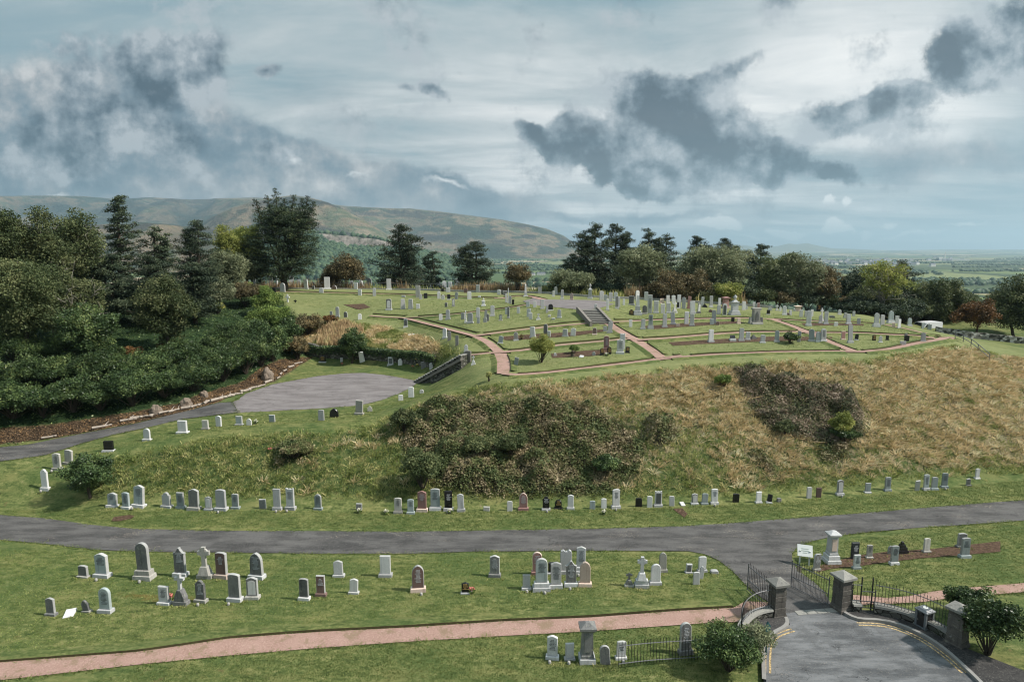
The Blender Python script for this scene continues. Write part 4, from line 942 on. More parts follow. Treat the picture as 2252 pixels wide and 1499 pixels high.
ROWS['row on the grass edge of the lower terrace'] = [
 (237,993,970,20,'f','bk',1),(322,969,942,15,'r','wh',1),(400,953,925,20,'f','wh',1),(451,944,924,14,'f','lc',1),(480,938,914,13,'p','lg',0),(525,935,915,14,'f','gg',1),(547,935,920,11,'s','wh',0),
 (598,928,912,13,'f','gg',0),(706,925,901,13,'c','g',0),(734,918,898,19,'g','bk',0),(789,912,880,16,'f','lc',1),(813,905,893,10,'s','lc',0),(881,881,868,10,'c','lg',0),(904,874,851,12,'c','lg',0),(927,865,856,9,'r','lg',0)]
ROWS['row against the ivy wall behind the turning circle'] = [
 (709,797,782,13,'f','bk',1,'gold'),(751,796,786,6,'f','g',0),(797,797,772,11,'t','wh',0,'lean'),(859,803,785,12,'f','g',1,'darkpanel'),(880,804,788,10,'s','wh',0),(932,811,795,12,'c','dg',0),(948,813,797,8,'r','g',0)]
ROWS['scattered row along the top of the grass slope'] = [
 (728,694,684,6,'f','g',0),(742,697,674,8,'r','g',1),(760,698,685,8,'r','dg',0),(791,703,689,8,'r','wh',0),(892,720,700,8,'c','gg',1,'darkface'),(907,736,727,14,'ly','wh',0),(978,744,721,9,'r','wh',1),
 (988,749,728,8,'r','dg',0),(1005,760,737,7,'c','dg',0),(1025,772,757,8,'s','g',1),(1041,802,782,8,'cr','wh',1)]
ROWS['back-left rows under the cypress and reeds'] = [
 (558,626,604,9,'f','dg',0),(596,631,606,10,'f','g',1),(609,631,606,5,'ob','lg',0),(602,644,632,9,'f','bk',0),(621,644,622,12,'r','lg',0),(634,634,619,10,'f','lg',0),(641,632,607,10,'c','lg',0),(657,626,614,7,'f','g',0),
 (673,636,614,9,'f','lg',0),(688,630,619,8,'r','dg',0),(689,636,628,6,'f','dg',0),(703,634,617,9,'r','lc',0),(706,646,632,9,'c','lg',0),(719,636,609,12,'f','lg',1),(735,636,627,10,'r','br',0),
 (743,632,614,10,'c','lg',1),(765,634,625,6,'f','dg',0),(773,632,617,8,'c','lg',0),(782,636,621,8,'f','lg',0),(791,650,636,8,'f','wh',0),(793,631,604,9,'ob','lg',1),(812,632,611,11,'r','dg',1),
 (823,651,632,7,'r','g',0),(632,665,647,11,'cr','lg',0),(649,666,659,8,'cr','bk',0)]
ROWS['back rows before the reeds, left of centre'] = [
 (855,637,613,10,'f','lg',1),(871,637,613,9,'p','lg',1),(903,638,632,6,'f','bk',0),(919,655,627,10,'f','lc',0),(928,632,617,9,'r','lg',0),(946,630,608,11,'p','lg',1),(942,631,616,7,'c','dg',0),
 (925,658,646,6,'r','lg',0),(936,656,644,8,'c','bk',0),(964,637,618,9,'r','g',1),(977,636,617,9,'r','lg',1),(973,641,634,6,'f','bk',0),(990,641,619,8,'f','lg',0),(985,643,632,9,'c','lg',0),(1001,641,628,9,'r','pk',0,'orange'),
 (1006,638,612,9,'p','lg',0),(1024,644,634,8,'f','br',0),(1041,642,612,10,'r','lg',1),(1050,643,626,8,'f','g',0),(1066,642,624,8,'p','g',0),(1073,643,628,8,'s','g',0),(1097,648,636,8,'p','lg',0),(1105,648,638,5,'f','dg',0),(1111,650,639,8,'f','dg',0)]
ROWS['middle rows on the upper left lawn'] = [
 (855,682,657,11,'c','dg',1,'panel'),(886,680,657,10,'t','lg',0),(903,680,657,10,'t','lg',0),(919,679,668,8,'f','lg',0),(887,654,649,8,'f','lg',0),(965,657,640,7,'r','lg',0),(974,659,648,7,'r','wh',0),(987,659,647,7,'f','bk',1),
 (1003,658,642,7,'p','g',0),(1032,658,641,9,'c','lg',0),(997,674,656,6,'r','dg',1,'panel'),(981,675,665,6,'f','dg',0),(1063,673,655,7,'ur','lg',1),(1054,656,650,6,'f','wh',0)]
ROWS['rows between the two red paths, centre left'] = [
 (969,704,690,8,'c','g',0),(985,703,680,9,'r','g',1),(1018,702,687,8,'c','g',0),(1024,710,682,4,'ob','wh',1),(1034,711,687,12,'p','g',1),(1051,698,675,8,'r','g',1),(1052,711,696,7,'f','g',0),(1068,698,681,6,'r','g',0),
 (1073,706,690,5,'c','dg',0),(1067,709,697,8,'r','lg',0),(1083,695,671,9,'p','g',1),(1101,705,691,7,'p','dg',1,'panel'),(1114,691,676,6,'f','g',0),(1118,700,674,5,'r','dg',1),(1140,689,675,7,'f','wh',0),(1167,702,687,8,'f','wh',0),
 (1163,697,678,9,'c','g',0),(1184,703,689,8,'cr','wh',1),(1193,679,658,8,'c','g',1),(1203,688,671,5,'r','g',0),(1211,683,668,10,'r','bk',1),(1208,697,691,6,'lo','g',0),(1217,703,698,8,'lo','g',0),(1230,699,680,8,'t','g',1)]
ROWS['rows around the upper turning circle'] = [
 (1118,666,632,4,'ob','lg',1),(1113,665,646,4,'f','wh',0),(1122,668,650,6,'r','g',0),(1128,670,658,5,'f','bk',0),(1161,675,662,8,'f','gg',0),(1176,676,662,7,'f','lg',0),(1156,653,624,7,'ob','lg',1),(1187,646,631,8,'f','g',0),
 (1211,646,629,9,'r','bk',1,'panel'),(1217,652,638,5,'r','lg',1),(1223,648,630,7,'r','lg',0),(1234,646,629,6,'p','lg',0),(1236,658,636,6,'r','lg',1),(1246,649,631,9,'f','lg',1),(1257,660,644,7,'s','pk',1),(1257,648,639,6,'f','rd',0),
 (1279,648,638,5,'c','g',0),(1298,657,623,8,'ur','g',1),(1304,652,632,7,'f','lg',0),(1323,660,639,9,'p','lg',0),(1332,661,647,8,'p','g',0),(1343,663,642,8,'p','lg',0),(1354,662,642,8,'c','lg',1),(1336,683,657,6,'c','lg',1),
 (1357,679,650,7,'r','dg',1),(1361,675,652,6,'c','lg',0),(1372,671,657,5,'c','lg',0),(1310,684,668,6,'c','lg',0)]
ROWS['crowded back rows right of the steps'] = [
 (1389,671,650,11,'f','dg',1),(1402,662,638,9,'r','lg',0),(1403,693,646,11,'ob','lg',2),(1421,661,641,8,'c','lg',0),(1389,693,680,10,'s','bk',0,'gold'),(1418,691,671,10,'r','dg',1),(1429,689,648,10,'f','lg',0),(1443,689,661,10,'f','lg',1),
 (1456,667,656,9,'f','pk',1),(1463,661,642,8,'p','lg',0),(1469,668,649,8,'f','lg',0),(1458,689,668,9,'f','lg',0),(1471,689,666,9,'f','lg',1),(1482,667,649,8,'c','lg',0),(1484,688,663,9,'cc','wh',1),(1493,678,648,8,'f','g',0),
 (1491,678,664,5,'f','bk',1),(1504,679,653,8,'p','g',0),(1515,679,651,7,'c','rd',1),(1524,690,662,11,'f','g',1),(1537,689,665,7,'c','dg',1,'panel'),(1544,674,652,6,'c','lg',0),(1551,676,668,11,'st','bk',0),(1564,676,650,7,'c','lg',1),
 (1563,687,680,8,'r','br',0),(1582,678,655,6,'f','g',0),(1581,691,670,8,'t','g',0),(1597,678,652,11,'pi','rd',1),(1594,693,667,9,'r','lg',0,'darkpanel'),(1617,693,648,13,'ur','g',2),(1636,682,662,8,'c','lg',0),(1642,680,672,5,'r','lg',0)]
ROWS['third row back on the right-hand plots'] = [
 (1387,719,702,7,'c','lg',0),(1414,724,701,9,'c','g',1),(1431,723,691,9,'c','gg',2),(1462,720,689,9,'c','g',1),(1481,714,686,9,'c','g',1),(1491,718,711,8,'c','pk',0),(1510,713,685,9,'f','g',0),(1522,717,689,9,'f','lg',1),
 (1566,714,700,9,'f','gg',0),(1570,712,681,9,'r','g',0),(1578,715,706,8,'p','br',0),(1612,708,698,7,'f','bk',0),(1625,712,699,7,'c','pk',1),(1665,713,677,19,'mo','lc',1)]
ROWS['front plots by the crest path on the right'] = [
 (1564,753,724,11,'c','g',1),(1612,750,737,13,'bo','wh',0),(1631,750,721,10,'c','g',1),(1645,748,729,9,'c','lg',1),(1659,746,736,13,'st','dg',0),(1678,754,736,10,'c','g',1),(1709,752,726,9,'r','gg',1),(1757,752,727,7,'r','g',0),
 (1786,751,723,11,'r','gg',1),(1800,752,729,11,'r','gg',1),(1812,752,722,11,'r','lg',1),(1855,747,728,9,'f','rd',1),(1871,754,714,10,'c','g',1),(1884,748,734,7,'r','bk',1),(1923,749,736,8,'c','bk',0,'gold'),(1937,753,738,7,'s','lg',1),
 (1952,748,737,6,'f','bk',1),(1992,746,732,6,'f','dg',0),(1995,751,737,10,'c','bk',0),(2031,751,732,9,'c','g',1),(1987,759,750,12,'f','wh',0)]
ROWS['farthest rows at the right under the trees'] = [
 (1659,677,664,5,'f','lg',0),(1663,678,667,5,'f','g',0),(1668,678,665,6,'f','rd',0),(1694,683,675,8,'r','g',0),(1690,692,681,7,'f','bk',1),(1709,683,670,7,'cc','lg',0),(1716,684,675,5,'c','wh',0),(1726,693,672,8,'r','lg',1),
 (1733,693,687,9,'r','br',0),(1739,693,681,6,'c','g',0),(1747,684,679,6,'r','g',0),(1757,684,672,11,'pi','pk',1),(1762,697,681,7,'c','lg',0),(1773,697,683,7,'c','g',0),(1779,717,682,10,'r','lg',1),(1786,696,680,6,'c','lg',0),
 (1802,684,668,11,'f','bk',0,'gold'),(1807,708,677,7,'cc','lg',1),(1805,711,692,7,'s','wh',1),(1817,713,684,8,'c','g',1),(1831,699,693,10,'lo','dg',0),(1847,692,680,7,'r','g',1),(1858,699,687,7,'c','g',0,'lean'),(1867,713,690,9,'c','g',1),  # black gold-lettered entry stands for a dark sign board, built as a headstone
 (1878,695,684,6,'f','g',0),(1889,713,699,7,'c','lg',0),(1839,717,708,8,'f','lg',0),(1928,719,688,10,'r','lg',2),(1941,716,692,9,'c','wh',0),(1960,711,683,11,'g','gg',2),(1973,711,694,9,'c','g',0),(1978,723,701,7,'c','lg',1),
 (1966,721,709,6,'f','pk',0),(2001,717,699,9,'r','gg',1),(2030,723,709,7,'f','gg',0),(2045,725,713,8,'f','gg',0),(2108,736,724,7,'f','gg',0),(2094,733,724,6,'f','lc',0)]
ROWS['second plots left of the steps'] = [
 (1100,756,738,10,'p','gg',1,'whitebase'),(1135,749,730,9,'r','dg',1),(1172,743,718,11,'c','lg',1),(1200,734,712,9,'r','dg',0),(1207,741,727,8,'c','wh',0),(1243,740,723,11,'c','g',1),(1260,739,721,11,'p','lg',0),
 (1308,736,720,9,'r','br',1),(1331,729,717,8,'f','g',0),(1341,732,706,10,'p','g',1),(1334,770,738,12,'p','rd',1),(1369,768,733,11,'n','lg',0),(1364,778,746,14,'p','lg',1),(1324,781,765,8,'r','bk',1,'gold'),(1340,779,762,9,'r','bk',0,'gold'),
 (1380,776,762,9,'c','bk',1,'gold'),(1134,803,785,9,'f','gg',0,'lean'),(1221,783,775,8,'bell','wh',0),(1306,782,773,7,'r','g',0),(1279,785,779,9,'ly','g',0)]
def arc(cx, cz, rx, rz, a0, a1, n): return [(cx + rx * math.cos(a0 + (a1 - a0) * i / n), cz + rz * math.sin(a0 + (a1 - a0) * i / n)) for i in range(n + 1)]
def outline(t, w, h, tp=0.0):
    b0 = w / 2 * (1 + tp); hw = w / 2; base = [(-b0, 0), (b0, 0)]
    if t == 'f': top = [(hw, h), (-hw, h)]
    elif t == 'c': top = arc(0, h - .13 * w, hw, .13 * w, 0, math.pi, 8)
    elif t == 'w': top = arc(0, h - .08 * w, hw, .08 * w, 0, math.pi, 8)
    elif t == 'r': top = arc(0, h - hw, hw, hw, 0, math.pi, 12)
    elif t == 'p': top = [(hw, h - .2 * w), (hw * .86, h - .15 * w), (hw * .6, h - .10 * w), (hw * .3, h - .03 * w), (0, h), (-hw * .3, h - .03 * w), (-hw * .6, h - .10 * w), (-hw * .86, h - .15 * w), (-hw, h - .2 * w)]
    elif t == 's': top = [(hw, h - .34 * w), (hw * .72, h - .34 * w)] + arc(0, h - .30 * w, hw * .66, .30 * w, 0, math.pi, 8) + [(-hw * .72, h - .34 * w), (-hw, h - .34 * w)]
    elif t == 'g': top = [(hw, h - .72 * w), (hw * .95, h - .5 * w), (hw * .78, h - .28 * w), (hw * .45, h - .1 * w), (0, h), (-hw * .45, h - .1 * w), (-hw * .78, h - .28 * w), (-hw * .95, h - .5 * w), (-hw, h - .72 * w)]
    elif t == 'n': top = [(hw, h), (hw * .62, h), (hw * .5, h - .09 * w), (0, h - .03 * w), (-hw * .5, h - .09 * w), (-hw * .62, h), (-hw, h)]
    elif t == 'o': top = [(hw, h - .62 * w), (hw * 1.08, h - .58 * w), (hw * 1.08, h - .48 * w), (hw * .72, h - .44 * w), (hw * .42, h - .26 * w), (hw * .2, h - .12 * w), (hw * .2, h - .04 * w), (0, h), (-hw * .2, h - .04 * w), (-hw * .2, h - .12 * w), (-hw * .42, h - .26 * w), (-hw * .72, h - .44 * w), (-hw * 1.08, h - .48 * w), (-hw * 1.08, h - .58 * w), (-hw, h - .62 * w)]
    elif t == 'tw': top = [(hw, h - .3 * w), (hw * .9, h - .1 * w), (hw * .5, h), (hw * .15, h - .16 * w), (0, h - .1 * w), (-hw * .15, h - .16 * w), (-hw * .5, h), (-hw * .9, h - .1 * w), (-hw, h - .3 * w)]
    elif t == 't': base = [(-hw * 1.12, 0), (hw * 1.12, 0)]; top = [(hw * .88, h - .04 * w), (0, h), (-hw * .88, h - .04 * w)]
    elif t == 'bell': base = [(-hw, 0), (hw, 0)]; top = [(hw * .7, h * .4), (hw * .55, h * .85), (0, h), (-hw * .55, h * .85), (-hw * .7, h * .4)]
    else: top = [(hw, h), (-hw, h)]
    return base + top
SHN = dict(f='square-topped', c='curve-topped', r='round-topped', p='peaked', s='shouldered', g='pointed-arch', n='notched', o='ornate spired', tw='twin-gabled', t='tapering', ob='slim obelisk', pi='capped pillar', ur='urn-topped', st='stepped', ly='lying', lo='fallen', cr='cross-shaped', cc='ring-cross', bell='bell-shaped', bo='open-book', mo='carved')
MTN = dict(lg='light grey', g='grey', dg='dark weathered', gg='green-grey', wh='white', bk='black', rd='red granite', br='brown', pk='pink', lc='lichened pale')
ORD = 'first second third fourth fifth sixth seventh eighth ninth tenth eleventh twelfth thirteenth fourteenth fifteenth sixteenth seventeenth eighteenth nineteenth twentieth'.split()
def lettering(w, z0, z1, y, material, e, rg, dens=.8):
    a = MB(); z = z1; n = 0
    while z > z0:
        lw = w * rg.uniform(.3, dens) ; x = -lw / 2
        while x < lw / 2:
            c_ = rg.uniform(.02, .07); a.box((x + c_ / 2, y, z), (c_ * .8, .012, .028)); x += c_ + .008
        z -= .062; n += 1
    if len(a.f) // 6 >= 12: a.build('inscription', material, e)
def gravestone(X, Yb, Yt, wp, t, mt, base, opt='', row='', label='', rg=None):
    p = hit(X, Yb); s_ = px_at(p); w = wp / s_; H = height_for(p, Yt)
    big = H * s_ > 30
    lean = 'lean' in opt
    rz = rg.normal(0, .06) + (-.10 if X < 700 else (.06 if X > 1500 else 0))
    if p[1] > 55: rz += rg.normal(-.05, .12)
    if t in ('f', 'c', 'p', 'r') and not lean and rg.random() < .4: tilt = rg.normal(0, .045)
    else: tilt = 0
    th = float(np.clip(w * .26, .09, .2)); matm = M[mt]
    pre = {'ob': 'obelisk', 'pi': 'pillar_monument', 'ur': 'urn_monument', 'st': 'stepped_monument', 'cr': 'grave_cross', 'cc': 'ring_cross', 'ly': 'fallen_slab', 'lo': 'fallen_stone', 'bo': 'book_memorial', 'mo': 'monument'}.get(t, 'headstone')
    cat = {'headstone': 'headstone', 'grave_cross': 'cross', 'ring_cross': 'cross', 'obelisk': 'monument', 'pillar_monument': 'monument', 'urn_monument': 'monument', 'stepped_monument': 'monument', 'monument': 'monument', 'book_memorial': 'memorial', 'fallen_slab': 'slab', 'fallen_stone': 'stone'}[pre]
    depth_off = th * .8 if t not in ('ob', 'pi', 'ur', 'st', 'mo') else w * .45
    e = empty(pre, (p[0], p[1] + depth_off, p[2] - .02), rz, label, cat, 'gravestones in the ' + row)
    if lean: e.rotation_euler = (rg.normal(.05, .1), rg.choice([-1, 1]) * rg.uniform(.12, .2), rz + rg.normal(0, .2))
    elif tilt: e.rotation_euler = (rg.normal(0, .02), tilt, rz)
    bm_ = M['g'] if mt in ('bk', 'gg', 'dg') and rg.random() < .6 else matm
    if mt == 'rd' or mt == 'br': bm_ = M['pk'] if rg.random() < .5 else matm
    if mt == 'dg' and rg.random() < .5: bm_ = M['lc']
    if 'whitebase' in opt: bm_ = M['wh']
    if 'greybase' in opt: bm_ = M['g']
    if t == 'ly':
        a = MB(); a.box((0, 0, .0), (w, w * 1.35, .11), 0, ch=.015); o = a.build('slab', matm, e); e.rotation_euler = (rg.uniform(.18, .35), rg.normal(0, .05), rg.normal(0, .35) - (.6 if X == 907 else 0)); return e
    if t == 'lo':
        a = MB(); a.extrude(outline('c', w, H * .9), -w * .3, w * .3, ch=.02); a.build('stone', matm, e); return e
    z = 0.0
    if base:
        n = base; bh = min(.22, H * .16) if base == 1 else min(.26, H * .13)
        for k in range(n):
            ww = w * (1.32 + .22 * (n - 1 - k)) if t not in ('ob', 'ur', 'pi') else w * (1.45 + .3 * (n - 1 - k)); dd = th * (2.3 + .8 * (n - 1 - k)) if t not in ('ob', 'ur', 'pi', 'mo') else ww * .9
            a = MB(); a.box((0, 0, z - (.12 if k == 0 else 0)), (ww, dd, bh + (.12 if k == 0 else 0)), 0, taper=.96, ch=.015); a.build('plinth', bm_, e); z += bh + .002
    h = H - z
    if t == 'cr':
        if base:
            a = MB(); pw = w * .95; a.extrude([(-pw / 2, 0), (pw / 2, 0), (pw * .5, h * .12), (pw * .32, h * .3), (pw * .18, h * .42), (-pw * .18, h * .42), (-pw * .32, h * .3), (-pw * .5, h * .12)], -th, th, ch=.02); a.v = [(x, y, q + z) for x, y, q in a.v]; a.build('pedestal', matm, e); z2 = z + h * .42; ch_ = h * .58
        else: z2 = z; ch_ = h
        k = max(.035, w * .12); arm = w * .42; a = MB()
        a.extrude([(-k, 0), (k, 0), (k, ch_ * .58), (arm, ch_ * .58), (arm, ch_ * .58 + 2 * k), (k, ch_ * .58 + 2 * k), (k, ch_), (-k, ch_), (-k, ch_ * .58 + 2 * k), (-arm, ch_ * .58 + 2 * k), (-arm, ch_ * .58), (-k, ch_ * .58)], -k, k)
        a.v = [(x, y, q + z2) for x, y, q in a.v]; a.build('cross', matm if mt != 'dg' else M['g' if X == 396 else 'dg'], e); return e
    if t == 'cc':
        a = MB(); pb = w * .95; ph = h * .3
        a.box((0, 0, z), (pb, pb * .8, ph), 0, taper=.62, ch=.02); a.build('pedestal', matm, e)
        z2 = z + ph; ch_ = h - ph; k = w * .15; arm = w * .5; R_ = w * .38; cz = ch_ * .7
        a = MB(); a.extrude([(-k * 1.25, 0), (k * 1.25, 0), (k, cz - k), (arm, cz - k * 1.15), (arm, cz + k * 1.15), (k, cz + k), (k * 1.1, ch_), (-k * 1.1, ch_), (-k, cz + k), (-arm, cz + k * 1.15), (-arm, cz - k * 1.15), (-k, cz - k)], -k * .8, k * .8)
        a.v = [(x, y, q + z2) for x, y, q in a.v]; a.build('cross', matm, e)
        a = MB(); n = 20; vs = []; r0, r1, yy = R_ * .72, R_, k * .5
        for i in range(n):
            q = 2 * math.pi * i / n
            for r, y in ((r0, -yy), (r1, -yy), (r1, yy), (r0, yy)): vs.append((r * math.cos(q), y, z2 + cz + r * math.sin(q)))
        fs = []
        for i in range(n):
            j = (i + 1) % n
            for q in range(4): fs.append((i * 4 + q, j * 4 + q, j * 4 + (q + 1) % 4, i * 4 + (q + 1) % 4))
        a.add(vs, fs); a.build('ring', matm, e); return e
    if t == 'ob':
        a = MB(); w2 = w * .8; a.box((0, 0, z), (w2 * 1.15, w2 * 1.15, h * .28), 0, taper=.95, ch=.01); a.build('pedestal', matm, e)
        a = MB(); a.box((0, 0, z + h * .28 + .002), (w2 * .85, w2 * .85, h * .62), 0, taper=.68); a.box((0, 0, z + h * .902), (w2 * .58, w2 * .58, h * .1), 0, taper=.1); a.build('shaft', matm, e); return e
    if t == 'pi':
        a = MB(); a.box((0, 0, z), (w * 1.12, w * 1.0, h * .1), 0, ch=.02); a.box((0, 0, z + h * .1 + .002), (w, w * .9, h * .68), 0, taper=.9); a.build('shaft', matm, e)
        a = MB(); zz_ = z + h * .785; a.box((0, 0, zz_), (w * 1.15, w * 1.05, h * .05), 0, taper=1.1); a.box((0, 0, zz_ + h * .052), (w * 1.45, w * 1.3, h * .06)); a.box((0, 0, zz_ + h * .113), (w * 1.4, w * 1.25, h * .10), 0, taper=.25); a.build('capital', matm, e)
        if big: a = MB(); a.box((0, -w * .455, z + h * .2), (w * .6, .03, h * .5), 0, taper=1); a.build('panel', M['pk'] if X == 1832 else M['dg'], e)
        return e
    if t == 'ur':
        a = MB(); a.box((0, 0, z), (w, w * .9, h * .52), 0, taper=.92); a.build('pedestal', matm, e)
        a = MB(); a.box((0, 0, z + h * .522), (w * 1.2, w * 1.08, h * .05)); a.box((0, 0, z + h * .574), (w * .8, w * .75, h * .1), 0, taper=.6); a.build('cornice', matm, e)
        r = w * .3; a = MB(); a.lathe((0, 0, z + h * .675), [(r * .5, 0), (r * .35, h * .04), (r, h * .15), (r * 1.05, h * .2), (r * .6, h * .25), (r * .65, h * .27), (r * .1, h * .32)], 10); a.build('urn', matm, e, True); return e
    if t == 'st':
        a = MB(); hh = h
        for k, (f_, q) in enumerate(((1, .3), (.78, .25), (.52, .2))): a.box((0, 0, sum(x * hh for x in (.3, .25, .2)[:k]) + .001 * k), (w * f_, w * f_ * .8, q * hh), 0, taper=.93)
        a.build('steps', matm, e); a = MB(); a.box((0, 0, .753 * hh), (w * .28, w * .28, .25 * hh), 0, taper=.7, ch=.01); a.build('block', matm, e); return e
    if t == 'bo':
        a = MB(); a.box((0, 0, 0), (w, w * .7, h * .45), 0, ch=.02); a.build('plinth', matm, e)
        a = MB(); a.add([(-w * .4, -w * .22, h * .46), (w * .4, -w * .22, h * .46), (w * .45, w * .3, h), (-w * .4, w * .3, h), (-w * .4, w * .3, h * .46), (w * .45, w * .3, h * .46)], [(0, 1, 2, 3), (0, 4, 5, 1), (3, 2, 5, 4), (1, 5, 2), (0, 3, 4)]); a.build('book', M['bk'], e); return e
    if t == 'mo':
        a = MB(); a.extrude([(-w * .5, 0), (w * .5, 0), (w * .42, h * .25), (w * .36, h * .84), (w * .52, h * .88), (w * .52, h), (-w * .52, h), (-w * .52, h * .88), (-w * .36, h * .84), (-w * .42, h * .25)], -th * 1.3, th * 1.3, ch=.03); a.v = [(x, y, q + z) for x, y, q in a.v]; a.build('tablet', matm, e)
        a = MB(); a.extrude([(-w * .2, 0), (w * .2, 0), (w * .16, h * .4), (0, h * .62), (-w * .16, h * .4)], -th * 1.3 - .06, -th * 1.3 + .02); a.v = [(x, y, q + z + h * .14) for x, y, q in a.v]; a.build('carving', M['dg'], e)
        for s2 in (-1, 1): a = MB(); a.box((s2 * w * .66, .0, 0), (w * .26, th * 2.6, H * .42), 0, taper=.7, ch=.03); a.build('side_block', M['dg'] if s2 > 0 else matm, e)
        return e
    tp = .07 if ('taper' in opt) else (.03 if t in ('c', 'r') and rg.random() < .4 else 0)
    m0 = matm
    if 'orange' in opt: m0 = M['orange']
    if 'slate' in opt: m0 = M['slatedark']
    a = MB(); a.extrude(outline(t, w, h, tp), -th / 2, th / 2, ch=min(.02, th * .18)); a.v = [(x, y, q + z) for x, y, q in a.v]
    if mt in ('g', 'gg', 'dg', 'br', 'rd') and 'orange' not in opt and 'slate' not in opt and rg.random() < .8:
        a.m = [1] * len(a.f); a.m[-1] = 0; a.build('tablet', [m0, M['edge'] if mt != 'rd' else M['pk']], e)  # sides, top and back get a paler stone than the front face
    else: a.build('tablet', m0, e)
    if 'panel' in opt or 'darkface' in opt:
        pm = M['wh'] if ('panel' in opt and 'dark' not in opt) else M['dkp']
        a = MB(); a.extrude(outline('r' if t in ('r', 'c') else ('p' if t == 'p' else 'f'), w * .68, h * .78), -th / 2 - .012, -th / 2 + .01); a.v = [(x, y, q + z + h * .07) for x, y, q in a.v]; a.build('panel', pm, e)
    if 'gold' in opt: lettering(w * .8, z + h * .25, z + h * .82, -th / 2 - .004, M['gold'], e, rg, .95)
    elif big and 'panel' not in opt and (mt in ('bk', 'gg', 'rd', 'br') or 'ins' in opt or rg.random() < .5):
        lettering(w * .78, z + h * (.42 if rg.random() < .6 else .25), z + h * .8, -th / 2 - .003, M['wcut'] if mt in ('bk', 'br', 'rd', 'dg') else M['cut'], e, rg)
    if big and rg.random() < .35 and p[1] < 45:
        a = MB(); a.lathe((rg.uniform(-.3, .3) * w, -th * 1.9 - .1, .0), [(.05, 0), (.07, .05), (.06, .13), (.04, .15)], 8); fv = a.build('vase', M['pot'], None); fv.parent = e
    return e
M['orange'] = stone_mat('orange_sandstone', g3(.36, .16, .08), g3(.46, .25, .14), lichen=.05)
M['slatedark'] = stone_mat('dark_slate', g3(.028, .034, .038), g3(.05, .055, .06), rough=.5, lichen=.05, speck=.05)
M['dkp'] = stone_mat('dark_panel_stone', g3(.05, .055, .055), g3(.10, .105, .10), lichen=.05)
m, nt, b = mat('glazed_pot', .5); b.inputs['Base Color'].default_value = g3(.35, .33, .31); M['pot'] = m
m, nt, b = mat('petals', .7); b.inputs['Base Color'].default_value = g3(.55, .16, .14); M['petal_red'] = m
m, nt, b = mat('white_petals', .7); b.inputs['Base Color'].default_value = g3(.72, .68, .55); M['petal_white'] = m
m, nt, b = mat('yellow_petals', .7); b.inputs['Base Color'].default_value = g3(.62, .48, .10); M['petal_yellow'] = m
rgs = np.random.default_rng(42)
STONE_XY = []
for row, lst in ROWS.items():
    desc = []
    for s_ in lst:
        H_ = s_[2]; p = hit(s_[0], s_[1]); hh = height_for(p, s_[2])
        size = 'tall ' if hh > 1.45 else ('small ' if hh < .62 else '')
        opt = s_[7] if len(s_) > 7 else ''
        ex = ''
        if 'orange' in opt: mt_ = 'orange sandstone'
        elif 'slate' in opt: mt_ = 'dark slate'
        else: mt_ = MTN[s_[5]]
        if opt == 'lean' and s_[4] not in ('ly', 'lo'): ex = 'leaning '
        noun = {'ob': '', 'pi': 'monument', 'ur': 'monument', 'st': 'monument', 'cr': 'grave marker', 'cc': 'monument', 'ly': 'slab', 'lo': 'stone', 'bo': 'memorial', 'mo': 'winged monument'}.get(s_[4], 'headstone')
        sfx = ' with white panel' if opt == 'panel' else (' with dark panel' if opt == 'darkpanel' else (' with gold lettering' if opt == 'gold' else ''))
        desc.append(f"{size}{ex}{mt_} {SHN[s_[4]]} {noun}".strip() + sfx)
    order = np.argsort([s_[0] for s_ in lst], kind='stable')
    for ii in order:
        dsc = desc[ii]; same = [k for k in order if desc[k] == dsc]
        if len(same) == 1: lab = f"{dsc}, {row}"
        else:
            n = same.index(ii)
            if n == 0: lab = f"{dsc}, leftmost such in {row}"
            elif n == len(same) - 1: lab = f"{dsc}, rightmost such in {row}"
            else: lab = f"{dsc}, {ORD[n]} such from left, {row}"
        words = lab.split()
        if len(words) > 16:
            for a_, b_ in ((' with white panel', ''), (' such', ''), ('right-hand ', ''), (' of the', ' of'), (' the ', ' '), (' and reeds', ''), (' with gold lettering', ''), (' along', ' on'), (' from left', '')):
                lab = lab.replace(a_, b_)
                if len(lab.split()) <= 16: break
        s_ = lst[ii]
        g_ = gravestone(*s_[:7], opt=(s_[7] if len(s_) > 7 else ''), row=row, label=lab, rg=rgs)
        STONE_XY.append((g_.location.x, g_.location.y))
# ------------------------------------------------------------------ leaves, crowns, trunks
def leaves_mesh(name, C_, size, rg, asp=1.6, upb=.35, tri=False, N=None, jit=.35, cr=None):
    """one small bent-free quad (or triangle) per position; orientation random, biased by N (outward normals)"""
    n = len(C_); size = np.broadcast_to(size, (n,)) * (1 + jit * (rg.random(n) * 2 - 1))
    nv = rg.normal(size=(n, 3)); nv[:, 2] += upb * 2
    if N is not None: nv += N * 1.2
    nv /= np.linalg.norm(nv, axis=1)[:, None] + 1e-9
    t = np.cross(nv, rg.normal(size=(n, 3))); t /= np.linalg.norm(t, axis=1)[:, None] + 1e-9
    bt = np.cross(nv, t)
    a = t * (size * asp * .5)[:, None]; b_ = bt * (size * .5)[:, None]
    if tri:
        V = np.stack([C_ - a - b_ * .7, C_ + a, C_ - a + b_ * .7], 1); k = 3
    else:
        V = np.stack([C_ - a, C_ - b_ * .9, C_ + a, C_ + b_ * .9], 1); k = 4
    Fc = np.arange(n * k)
    lr = rg.random(n)
    if cr is not None: lr = np.clip(.5 + (lr - .5) * .62 + (cr - .5) * .75, 0, 1)
    return mesh_np(name, V.reshape(-1, 3), Fc, k, rnd=np.repeat(lr, k))
